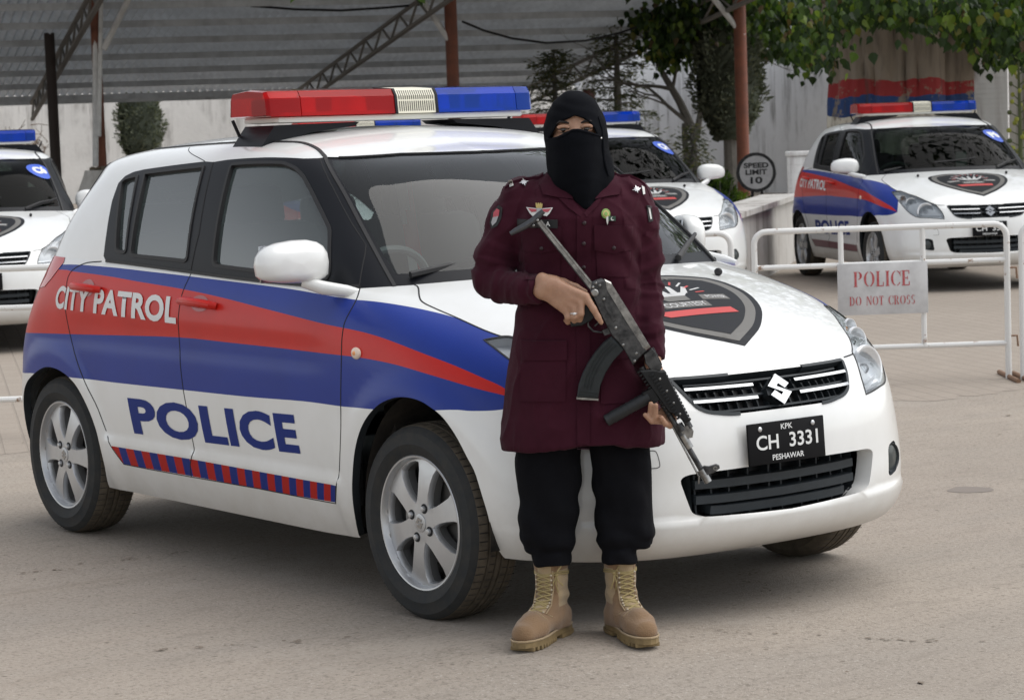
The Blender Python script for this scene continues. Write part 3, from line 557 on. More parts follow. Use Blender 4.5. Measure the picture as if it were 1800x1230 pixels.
# ------------------------------------------------------------------ the car, once
def make_car():
    car = thing('police_car', 'white hatchback with blue and red police stripes behind the officer, plate reading CH 3331', 'police car')
    LL = []
    for c in LIV: LL.append((c, False))
    cl = []
    ux = np.linspace(0, 1, 31)
    def on(poly, t):
        q = np.array(poly); d = np.concatenate([[0], np.cumsum(np.hypot(np.diff(q[:, 0])*SU, np.diff(q[:, 1])*SV))]); d /= d[-1]
        return np.array([np.interp(t, d, q[:, 0]), np.interp(t, d, q[:, 1])])
    for t in ux[1:-1]:
        ut = .3300+.2777*t; vt = float(np.interp(ut, [.33, .4242, .6077], [.1893, .1941, .1905])); ub = .3318+.2700*t; vb = float(np.interp(ub, [.3406, .4171, .5996], [.1173, .1216, .1234])); a, b = np.array((ut, vt)), np.array((ub, vb)); cl.append((a, b)); LL.append(([a, b], False))
    LL += [(check, True), (frontdoor, True), (reardoor, True), (hood, True), (headlight, True), (grille, True), (lower, True), (fog, True), (arch_f, False), (arch_r, False), (bumper, True), (tail, True)]
    h = Half(SL, 150, 44, LL); c = h.c
    P_ = h.part
    def cut(poly, name): P_[inpoly(c, poly)] = name
    cut(reardoor, 'rear_door'); cut(frontdoor, 'front_door'); cut(hood, 'hood'); cut(bumper, 'bumper'); cut(tail, 'tail'); cut(headlight, 'headlight'); cut(grille, 'grille'); cut(lower, 'lower'); cut(fog, 'fog')
    cut(arch_f, 'none'); cut(arch_r, 'none')
    bt, rt, rb, bb = [np.interp(c[:, 0], q[:, 0], q[:, 1]) for q in LIV]
    inl = (c[:, 0] < .872) & (c[:, 0] > .10) & (P_ != 'hood') & (P_ != 'bumper')
    h.m[inl & (c[:, 1] < bt) & (c[:, 1] > bb)] = 1; h.m[inl & (c[:, 1] < rt) & (c[:, 1] > rb)] = 2
    inc = inpoly(c, check)
    idx = np.zeros(len(c), int)
    for a, b in cl:
        xb = a[0]+(b[0]-a[0])*(c[:, 1]-a[1])/(b[1]-a[1]); idx += c[:, 0] > xb
    h.m[inc] = np.where(idx[inc] % 2 == 0, 4, 5)
    paints = [M_white, M_blue, M_red, M_black, M_cred, M_cblue]
    g = Half(SG, 150, 40, [(fd_frame, True), (rd_frame, True), (apillar, True), (windscreen, True), (ws_clear, True), (win_q, True), (win_r, True), (win_f, True), (rear_win, True)])
    cg = g.c; Q = g.part
    def cutg(poly, name, m=None):
        k = inpoly(cg, poly); Q[k] = name
        if m is not None: g.m[k] = m
    cutg(apillar, 'body', 3); cutg(rd_frame, 'rear_door', 3); cutg(fd_frame, 'front_door', 3); cutg(windscreen, 'ws', 1); cutg(ws_clear, 'ws', 0); cutg(win_q, 'wq'); cutg(win_r, 'wr'); cutg(win_f, 'wf'); cutg(rear_win, 'rw')
    # body shell and panels
    emit('body', [(h, P_ == 'body', 0, None), (g, Q == 'body', 0, None)], paints, car, 'RL')
    emit('hood', [(h, P_ == 'hood', 0.001, None)], paints, car, 'RL')
    bump = emit('bumper', [(h, P_ == 'bumper', 0, None)], paints, car, 'RL')
    emit('windscreen', [(g, Q == 'ws', -.004, None)], [M_ws, M_black], car, 'RL')
    emit('rear_window', [(g, Q == 'rw', -.004, 0)], [M_glass], car, 'RL')
    for s in 'RL':
        fd = emit('front_door', [(h, P_ == 'front_door', 0, None), (g, Q == 'front_door', 0, None)], paints, car, s)
        emit('window', [(g, Q == 'wf', -.010, 0)], [M_glass], fd, s)
        rd = emit('rear_door', [(h, P_ == 'rear_door', 0, None), (g, Q == 'rear_door', 0, None)], paints, car, s)
        emit('window', [(g, Q == 'wr', -.010, 0)], [M_glass], rd, s); emit('quarter_window', [(g, Q == 'wq', -.010, 0)], [M_glass], rd, s)
        for door, (cu, cv), wcut in ((fd, (.4400, .8640), .0), (rd, (.3030, .8740), .0)):
            a = MB(); du = .0185
            q = np.array([(cu-du*1.05, cv), (cu-du*.95, cv), (cu-du*.6, cv), (cu, cv-.001), (cu+du*.6, cv-.002), (cu+du*.95, cv-.003), (cu+du*1.05, cv-.003)]); Pp = SL(q); Nn = SN(SL, q); off = [.002, .020, .032, .036, .032, .020, .002]
            pts = [Vector(p+n*o) for p, n, o in zip(Pp, Nn, off)]
            if s == 'L': pts = [Vector((p.x, -p.y, p.z)) for p in pts]
            a.tube(pts, [.012, .0135, .0145, .0145, .0145, .0135, .012], 10, 0)
            a.build('door_handle', M_red, door)
            dsh = MB(); qc = [(cu+.0115*math.cos(t)*.9, cv+.048*math.sin(t)) for t in np.linspace(0, 2*math.pi, 24, endpoint=False)]
            Pc = SL(np.array(qc)); Nc = SN(SL, np.array(qc)); ctr = SL([(cu, cv)])[0]-SN(SL, [(cu, cv)])[0]*-.0012
            sg = np.array([1, 1, 1]) if s == 'R' else np.array([1, -1, 1])
            dsh.add([ctr*sg]+[(p+n*.0012)*sg for p, n in zip(Pc, Nc)], [(0, 1+i, 1+(i+1) % 24) for i in range(24)]); dsh.build('handle_recess', mat('handle_recess_red', (.33, .02, .016), .35, coat=.6) if 'handle_recess_red' not in bpy.data.materials else bpy.data.materials['handle_recess_red'], door)  # flat disc in darker red paints the shade of the handle dish
        tl = emit('tail_light', [(h, P_ == 'tail', .002, 0)], [M_tail], car, s)
    # shut lines, seals
    for sd_ in 'RL':
        gp = MB()
        for ln in (door_mid, door_front, door_rear): sweep(gp, SL, ln, .0024, .0009, 0, sd_)
        sweep(gp, SL, [(.6077, .1905), (.5996, .119), (.5, .1225), (.4192, .118), (.37, .1165), (.3406, .1173)], .0018, .0009, 0, sd_)
        sweep(gp, SL, hood_edge, .0028, .0012, 0, sd_); sweep(gp, SL, smooth([(.8663, .7681), (.8799, .766), (.9042, .7337), (.9277, .6966), (.9545, .6208), (.9588, .605)], 4), .0024, .0014, 0, sd_); sweep(gp, SL, [(.9581, .605)]+hood_frontl[1:2], .0028, .0012, 0, sd_)
        pass
        sweep(gp, SG, [(.4027, .4725), (.4196, .1043), (.4186, 0)], .0026, .0010, 0, sd_); sweep(gp, SG, [(.722, .128), (.712, .092), (.6773, .011), (.6753, 0)], .0022, .0010, 0, sd_); sweep(gp, SG, [(.722, .128), (.69, .22), (.625, .44), (.5752, .6346)], .0018, .001, 0, sd_)
        sweep(gp, SG, smooth([(.3905, .4840), (.3600, .60), (.335, .72)], 4), .0014, .0008, 0, sd_)
        gp.build('panel_gaps', M_gap, car)
    sl_ = MB()
    sweep(sl_, SG, ditch, .007, .0035, -.002, 'RL'); sweep(sl_, SG, [(.62, .703), (.68, .775), (.7582, .8494), (.85, .8825), (.9, .905), (.95, .933), (1, .9635)], .004, .002, -.002, 'RL')
    for wpl in (win_q, win_r, win_f): sweep(sl_, SG, wpl, .0075, .0035, -.012, 'RL', True)
    sweep(sl_, SG, [(.3185, .003), (.42, .003), (.55, .003), (.6753, .005)], .006, .005, -.002, 'RL'); sweep(sl_, SG, rear_win[:-1], .008, .003, -.008, 'RL')
    sl_.build('window_seals', M_rubber, car)
    for sd_ in 'RL':
        for ln in (arch_f, arch_r): al = MB(); wall(al, SL, ln, 0, .028, sd_, closed=False); al.build('arch_return', M_plast, car)
    # wheel housings, floor, engine bay boxes put in to block light through the openings
    un = MB()
    for cx, rad, rx in ((1.195, .385, .332), (-1.195, .345, .325)):
        for sg in (-1, 1):
            v = []; f = []; n = 28
            for i in range(n+1):
                a = R(-8)+R(196)*i/n
                for rr, yy in ((1, .79), (1, .54), (.0, .54)): v.append((cx+rr*rx*math.cos(a), sg*yy, .30+rr*rad*math.sin(a)))
            for i in range(n): f += [(i*3, i*3+1, i*3+4, i*3+3), (i*3+1, i*3+2, i*3+5, i*3+4)]
            un.add(v, f)
    un.box((.1, 0, .245), (3.1, 1.02, .07)); un.box((0, 0, .26), (1.5, 1.50, .07)); un.box((1.50, 0, .50), (.30, .9, .5)); un.box((1.20, 0, .56), (.5, 1.0, .56)); un.box((.93, 0, .6), (.06, 1.46, .66)); un.box((-1.30, 0, .5), (.5, 1.0, .4))
    q = np.array([(t, 0) for t in np.linspace(.0, 1, 260) if not (.118 < t < .309 or .612 < t < .808)]); Pq = SL(q)
    for sg in (1, -1):
        v = []; f = []
        for i, p in enumerate(Pq):
            v += [(p[0], p[1]*sg, p[2]), (p[0]*.94, p[1]*sg*.72, p[2]+.015)]
        for i in range(len(Pq)-1):
            if q[i+1, 0]-q[i, 0] < .02: f.append((2*i, 2*i+1, 2*i+3, 2*i+2))
        un.add(v, f)
    un.tube([(-1.75, .45, .22), (-1.2, .42, .24), (-.4, .1, .22), (.6, .1, .22)], .025, 8); un.build('underbody', M_dark, car)
    # interior
    it = MB(); it.box((-.3, 0, .36), (2.3, 1.36, .12)); it.box((.60, 0, .80), (.34, 1.38, .24), bev=.06); it.box((.80, 0, .90), (.22, 1.30, .10), bev=.04); it.box((.46, -.36, .95), (.16, .34, .06), bev=.025); it.box((.2, 0, .5), (.9, .22, .25), bev=.03)
    for sg in (-1, 1): it.box((-.1, sg*.735, .62), (1.7, .05, .72), bev=.02)
    it.tube([(.34, 0, 1.335), (.34, 0, 1.30)], .012); it.box((.325, 0, 1.275), (.03, .22, .07), bev=.012); it.build('dashboard', M_int, car)
    for y in (-.36, .36):
        s = MB(); s.box((-.10, y, .58), (.50, .50, .18), bev=.05); s.box((-.40, y, .86), (.16, .50, .62), Matrix.Rotation(R(-14), 3, 'Y'), bev=.06); s.box((-.50, y, 1.215), (.10, .27, .17), Matrix.Rotation(R(-10), 3, 'Y'), bev=.045); s.tube([(-.485, y-.06, 1.1), (-.495, y-.06, 1.18)], .008); s.tube([(-.485, y+.06, 1.1), (-.495, y+.06, 1.18)], .008); s.build('front_seat', M_seat, car)
    s = MB(); s.box((-.82, 0, .58), (.46, 1.24, .16), bev=.05); s.box((-1.05, 0, .85), (.14, 1.24, .55), Matrix.Rotation(R(-16), 3, 'Y'), bev=.05)
    for y in (-.38, .38): s.box((-1.14, y, 1.17), (.09, .25, .13), Matrix.Rotation(R(-10), 3, 'Y'), bev=.04)
    s.build('rear_seat', M_seat, car)
    sw = MB(); rm = Matrix.Rotation(R(-64), 3, 'Y'); ctr = Vector((.345, -.36, .915))
    sw.tube([ctr+rm @ Vector((.185*math.cos(a), .185*math.sin(a), 0)) for a in np.linspace(0, 2*math.pi, 40, endpoint=False)], .014, 8, closed=True)
    sw.ell(ctr+rm @ Vector((0, 0, -.02)), (.07, .085, .03), rot=rm)
    for a in (R(90), R(-90), R(180)): sw.tube([ctr+rm @ Vector((.06*math.cos(a), .06*math.sin(a), -.012)), ctr+rm @ Vector((.18*math.cos(a), .18*math.sin(a), 0))], .014, 6)
    sw.tube([ctr, ctr+Vector((.25, 0, -.10))], .03); sw.build('steering_wheel', mat('steering_grey', (.30, .31, .31), .5), car)
    # door mirrors
    for sg in (-1, 1):
        b = MB(); ctr = Vector((.675, sg*.905, 1.070)); n1, n2 = 20, 14; v = []; f = []
        for i in range(n2+1):
            t = math.pi*i/n2
            for j in range(n1):
                a = 2*math.pi*j/n1; cx, cy, cz = math.cos(t), math.sin(t)*math.cos(a), math.sin(t)*math.sin(a)
                pw = lambda q, e: math.copysign(abs(q)**e, q)
                x = .060*pw(cx, .8) if cx > 0 else .035*pw(cx, .35); yy = .128*pw(cy, .78); zz = .074*pw(cz, .80) if cz > 0 else .060*pw(cz, .45)
                zz *= 1-.10*(yy/.128)
                v.append(ctr+Vector((x, sg*-yy*-1, zz+0)))
        for i in range(n2):
            for j in range(n1): f.append((i*n1+j, (i+1)*n1+j, (i+1)*n1+(j+1) % n1, i*n1+(j+1) % n1))
        b.add(v, f); mir = b.build('door_mirror', M_white, car, auto=60)
        a = MB(); a.tube([(.812, sg*.735, .972), (.785, sg*.775, .980), (.735, sg*.83, .992), (.69, sg*.875, 1.012)], [.010, .019, .022, .018], 12); a.build('mirror_arm', M_white, mir)
        gl = MB(); gl.box((.638, sg*.905, 1.072), (.006, .19, .115), bev=.002); gl.build('mirror_glass', M_chrome, mir)
    # side repeaters
    for sg in (-1, 1):
        p = SL([(.6479, .6659)])[0]; n = SN(SL, [(.6479, .6659)])[0]
        b = MB(); b.ell(p*[1, -sg, 1]+n*[1, -sg, 1]*.002, (.026, .010, .019)); b.ell(p*[1, -sg, 1]+n*[1, -sg, 1]*.009, (.010, .005, .008), m=1); b.build('side_repeater', [mat('repeater_lens', (.78, .62, .50), .2, coat=.8) if sg < 0 else bpy.data.materials['repeater_lens'], M_amber], car)
    # headlights
    for s in 'RL':
        hl = emit('headlight', [(h, P_ == 'headlight', .0005, 0)], [M_lens], car, s)
        bk = MB(); wall(bk, SL, headlight, .002, .034, s)
        sg = np.array([1, 1, 1]) if s == 'R' else np.array([1, -1, 1])
        k = h.t[P_ == 'headlight']; ids, iv = np.unique(k, return_inverse=True); tt = iv.reshape(k.shape); tt = tt[:, ::-1] if s == 'L' else tt
        bk.add((h.P[ids]-h.N[ids]*.034)*sg, [tuple(q) for q in tt]); bk.build('housing', mat('lamp_housing', (.86, .88, .90), .3, metal=.0) if 'lamp_housing' not in bpy.data.materials else bpy.data.materials['lamp_housing'], hl)
        rf = MB()
        for uv0, rad, dep in (((.942, .558), .072, .028), ((.911, .652), .047, .026), ((.8850, .690), .030, .016)):
            p = SL([uv0])[0]*sg; n = SN(SL, [uv0])[0]*sg; ax = Vector((.93, n[1]*.35, .10)).normalized(); qn = ax.to_track_quat('Z', 'Y').to_matrix()
            pc = Vector(p)-Vector(n)*dep
            prof = [(.18*rad, -.022), (.35*rad, -.018), (.7*rad, -.004), (rad*.92, .012), (rad, .013), (rad*1.05, .004)]
            m2 = MB(); m2.lathe(prof, 28, 'Z'); rf.add([pc+qn @ Vector(q) for q in m2.v], m2.f, 0); rf.ell(pc+qn @ Vector((0, 0, -.010)), (rad*.24, rad*.24, rad*.28), rot=qn, m=1 if rad > .03 else 2)
        for tq in (.520, .495, .47):       # fluted lower strip
            sweep(rf, SL, [(.927, tq), (.948, tq-.006), (.9645, tq-.010)], .004, -.018, -.034, s, m=0)
        rf.build('reflector', [M_refl, M_lens, M_amber], hl)
        fr = MB(); sweep(fr, SL, headlight, .0028, .0016, -.004, s, True); fr.build('lamp_seal', M_rubber, hl)
    # front grille
    gr = MB(); kk = P_ == 'grille'
    gm = emit('grille', [(h, kk, -.045, 0)], [M_rubber], car, 'RL')
    gb = MB(); wall(gb, SL, grille, 0, .046, 'RL', closed=False); sweep(gb, SL, grille[1:-1], .0065, .003, -.02, 'RL'); 
    for vv in (.578, .530, .4835): sweep(gb, SL, [(.9750 if vv > .5 else .9785, vv), (.985, vv-.0035), (1, vv-.0045)], .0040, -.014, -.045, 'RL')
    for uu in np.linspace(.9768, .9985, 9): sweep(gb, SL, [(uu, .580), (uu, .470)], .003, -.026, -.045, 'RL')
    gb.build('slats', M_plast, gm)
    for vv, ue in ((.5535, .9737), (.5125, .9755)):
        for sd_ in 'RL': cb = MB(); sweep(cb, SL, smooth([(ue, vv), (.98, vv-.0015), (.9945, vv-.0045)], 4), .0058, .006, -.012, sd_); cb.build('chrome_bar', M_chrome, gm)
    pc = SL([(1., .523)])[0]; n = Vector((math.cos(R(24)), 0, math.sin(R(24)))); up = Vector((-n.z, 0, n.x)); rt_ = Vector((0, 1, 0))
    eb = MB(); emblem_shape(eb, lambda x, y, hh: Vector(pc)+n*(hh*.007+.008)+rt_*(x*.086)+up*(y*.092)); e = eb.build('emblem', M_chrome, gm)
    e2 = MB(); e2.prism([(q[0]*.50, q[1]*.50) for q in [(-.75, .2), (0, .78), (.75, .2), (.75, -.2), (0, -.78), (-.75, -.2)]], -1, 0, lambda x, y, hh: Vector(pc)+n*(hh*.025+.002)+rt_*(x*.11)+up*(y*.11)); e2.build('emblem_base', M_plast, gm)
    # lower intake
    li = emit('air_intake', [(h, P_ == 'lower', -.11, 0)], [M_rubber], bump, 'RL')
    lw = MB(); wall(lw, SL, lower, 0, .055, 'RL', closed=False); lw.build('intake_return', M_white, li)
    lb = MB(); 
    wall(lb, SL, [(max(.9745, a) if a < 1 else 1, min(max(b, .142), .281)) for a, b in lower], .045, .112, 'RL', closed=False)
    for vv, a0 in ((.240, .9755), (.190, .9755), (.150, .980)): sweep(lb, SL, smooth([(a0, vv+.004), (.985, vv), (1, vv-.003)], 4), .0150, -.034, -.105, 'RL')
    for vv, a0 in ((.262, .9755), (.214, .9755), (.166, .978)):
        for uu in np.linspace(.9770, .9985, 5): sweep(lb, SL, [(uu, vv+.02), (uu, vv-.026)], .004, -.065, -.105, 'RL')
    lb.build('slats', M_plast, li)
    # fog lamps
    for s in 'RL':
        sg = np.array([1, 1, 1]) if s == 'R' else np.array([1, -1, 1])
        fg = emit('fog_lamp', [(h, P_ == 'fog', -.030, 0)], [M_plast], bump, s)
        fw = MB(); wall(fw, SL, fog, 0, .031, s); fw.build('bezel', M_plast, fg)
        p = SL([(.9435, .230)])[0]*sg; n = SN(SL, [(.9435, .230)])[0]*sg; ax = Vector((.9, n[1]*.5, 0)).normalized(); qn = ax.to_track_quat('Z', 'Y').to_matrix(); pp = Vector(p)-Vector(n)*.022
        m2 = MB(); m2.lathe([(.047, -.01), (.049, .010), (.045, .016), (.040, .012)], 28, 'Z'); m3 = MB(); m3.lathe([(0, .016), (.02, .0145), (.040, .010)], 28, 'Z')
        fl = MB(); fl.add([pp+qn @ Vector(q) for q in m2.v], m2.f, 0); fl.add([pp+qn @ Vector(q) for q in m3.v], m3.f, 1); fl.build('lamp', [M_plast, mat('fog_glass', (.06, .07, .07), .12, spec=.4) if 'fog_glass' not in bpy.data.materials else bpy.data.materials['fog_glass']], fg)
    tc_ = MB(); sweep(tc_, SL, smooth([(.9547, .3691), (.9587, .3701), (.9602, .3602), (.9612, .324), (.9602, .3159), (.9585, .3153), (.9549, .3159)], 4), .0011, .0006, 0, 'R'); tc_.build('tow_cover_line', M_gap, bump)
    # washer jets, wipers
    wj = MB()
    for sg in (-1, 1):
        p = SL([(.951, .952)])[0]; wj.ell((p[0], sg*.40, p[2]+.006), (.017, .011, .013))
    wj.build('washer_jet', M_rubber, car)
    for (a, b, y0) in (((.80, .02), (.985, .085), 0), ((.93, .01), (.80, .07), 1)):
        wp = MB(); A = SG([a])[0]+SN(SG, [a])[0]*.012; B = SG([b])[0]+SN(SG, [b])[0]*.018
        if y0 == 0: B = B*[1, -1, 1]
        else: A = A*[1, -1, 1]; B = B*[1, -1, 1]
        A, B = Vector(A), Vector(B); wp.tube([A, A.lerp(B, .5)+Vector((.01, 0, .012)), B], [.012, .009, .006], 6); wp.tube([A.lerp(B, .25)+Vector((.0, 0, -.004)), B+(B-A)*.12], .007, 6); wp.build('wiper', M_rubber, car)
    # lightbar
    lbx = bpy.data.objects.new('lightbar', None); COL.objects.link(lbx); lbx.parent = car; lbx.location = (-.09, 0, 0); lbx.empty_display_size = .1
    sec = [(-.135, 1.537), (-.128, 1.600), (-.112, 1.624), (.0, 1.632), (.112, 1.624), (.128, 1.600), (.135, 1.537)]
    def bar(y0, y1, e0=0, e1=0, sc=1.0, closed=True):
        m_ = MB(); ys = [y0]+([y0+.012, y0+.03] if e0 else [])+([y1-.03, y1-.012] if e1 else [])+[y1]; k = [1.0]*len(ys)
        if e0: k[0], k[1] = .90, .975
        if e1: k[-1], k[-2] = .90, .975
        v = []; n = len(sec)
        for y, q in zip(ys, k):
            for x, z in sec: v.append((x*q*sc, y, 1.583+(z-1.583)*q*sc))
        f = [(i*n+j, i*n+(j+1) % n, (i+1)*n+(j+1) % n, (i+1)*n+j) for i in range(len(ys)-1) for j in range(n)]+[tuple(range(n)), tuple((len(ys)-1)*n+j for j in reversed(range(n)))]
        m_.add(v, f, 0); return m_
    YC = .022
    bar(-.590, -.458, 1, 0).build('end_lens', M_lred, lbx, auto=25); bar(-.455, YC-.090, 0, 0).build('red_lens', M_lred, lbx, auto=25)
    bar(YC+.090, .462, 0, 0).build('blue_lens', M_lblue, lbx, auto=25); bar(.465, .540, 0, 1).build('end_lens', M_lblue, lbx, auto=25)
    sp = bar(YC-.084, YC+.084, 0, 0, 1.0)
    sg_ = sp; n0 = len(sp.f)
    for row, (z0, z1) in enumerate(((1.545, 1.580), (1.586, 1.618))):
        for i in range(17):
            y = YC-.072+.144*i/16; xf = lambda z: .135+(.128-.135)*(z-1.537)/(1.6-1.537) if z < 1.6 else .128+(.112-.128)*(z-1.6)/.024
            for s_ in (1, -1):
                v = []
                for z in (z0, min(z1, 1.598), z1):
                    v += [(s_*(xf(z)+.0012), y-.0016, z), (s_*(xf(z)+.0012), y+.0016, z)]
                sg_.add(v, [(0, 1, 3, 2), (2, 3, 5, 4)], 0, False)
    sg_.m = [0]*n0+[1]*(len(sg_.f)-n0); sg_.build('speaker', [M_cream, M_gap], lbx, auto=25)
    cl_ = MB()
    for y in (YC-.087, YC+.087):
        m_ = bar(y-.005, y+.005, 0, 0, 1.03); cl_.add(m_.v, m_.f)
    cl_.build('clamp', M_black, lbx)
    tr_ = MB(); tr_.box((0, -.02, 1.526), (.235, 1.04, .020), bev=.006); tr_.build('base_tray', mat('tray_white', (.62, .62, .58), .4), lbx)
    inn = MB()
    for y, s_ in ((-.51, 0), (.50, 0)): inn.box((0, y, 1.570), (.12, .07, .06), bev=.01)
    inn.box((0, -.28, 1.545), (.19, .44, .012), m=1); inn.box((0, .28, 1.545), (.19, .32, .012), m=1)
    for y in (-.37, -.16, .20, .40): inn.lathe([(.05, 1.55), (.045, 1.60), (.02, 1.605)], 20, 'Z', (0, y, 0), m=1)
    for y in (-.30, .34): inn.box((.03, y, 1.575), (.05, .035, .05), m=0)
    for y in (.34, .37, .40, .43): inn.box((.085, y, 1.572), (.012, .014, .035), m=1, bev=.003)
    inn.build('rotator', [M_plast, mat('tray_inner', (.7, .7, .7), .3)], lbx)
    for sg in (-1, 1):
        ft = MB(); v = []
        for x, z0, z1 in ((-.125, 1.512, 1.488), (.125, 1.512, 1.488)):
            pass
        outl = [(sg*.600, 1.438), (sg*.545, 1.508), (sg*.20, 1.512), (sg*.22, 1.498), (sg*.40, 1.480), (sg*.50, 1.452)]
        ft.prism(outl, -.10, .10, lambda y, z, hh: (hh+.0, y, z)); ft.tube([(-.09, sg*.575, 1.475), (-.09, sg*.60, 1.530)], .006, 6); ft.build('mounting_foot', M_black, lbx, auto=20)
    # plates and lettering
    make_plate(car, ('KPK', 'CH  3331', 'PESHAWAR'))
    for s in 'RL':
        decal('police_lettering', 'POLICE', [(.357, .3976), (.5573, .4201), (.5608, .2854), (.3603, .2586)], SL, M_lettb, car, s, bold=.040, spacing=1.07, nx=16, ny=5)
        decal('patrol_lettering', 'CITY PATROL', [(.2488, .8721), (.4122, .8851), (.4163, .7284), (.25, .7431)], SL, M_lettw, car, s, bold=.036, shear=.14, spacing=1.03, nx=18, ny=5, lift=.0030)
    make_shield(car, h)
    for (x, s, st, ph) in ((1.195, 'R', .014, R(-20)), (1.195, 'L', .014, 0), (-1.195, 'R', 0, R(0)), (-1.195, 'L', 0, R(33))):
        make_wheel(car, (x, -.735 if s == 'R' else .735, .298), s, st, ph)
    return car

def make_plate(car, txt, half=.152):
    """number plate standing on the front bumper"""
    c0 = Vector((1.960, -.022, .528)); ang = R(3.5); n = Vector((math.cos(ang), 0, -math.sin(ang)*-1)); up = Vector((-n.z, 0, n.x)); yd = Vector((0, 1, 0))
    b = MB(); rm = Matrix((yd, up, n)).transposed(); 
    v, f = [], []
    bb = MB(); bb.box((0, 0, 0), (half*2, .122, .008), bev=.003); b.add([c0+rm @ Vector(p) for p in bb.v], bb.f, 0, False)
    b.box((1.935, 0, .526), (.035, .2, .08), m=0)
    for y in (-.105, .105):
        q = MB(); q.ell((y, .043, .005), (.008, .008, .004)); b.add([c0+rm @ Vector(p) for p in q.v], q.f, 1)
    pl = b.build('number_plate', [M_plate, M_satin], car)
    k, mid, low = txt; f0 = c0+n*.0042
    if k: flat_text('plate_lettering', k, f0+up*.044, yd, up, .046, .016, M_lettw, pl, .012)
    if mid: flat_text('plate_lettering', mid, f0+up*.003+yd*(0 if len(mid) > 5 else .05), yd, up, .245 if len(mid) > 5 else .09, .043, M_lettw, pl, .016)
    if low: flat_text('plate_lettering', low, f0-up*.043, yd, up, .125, .0165, M_lettw, pl, .012)
    return pl

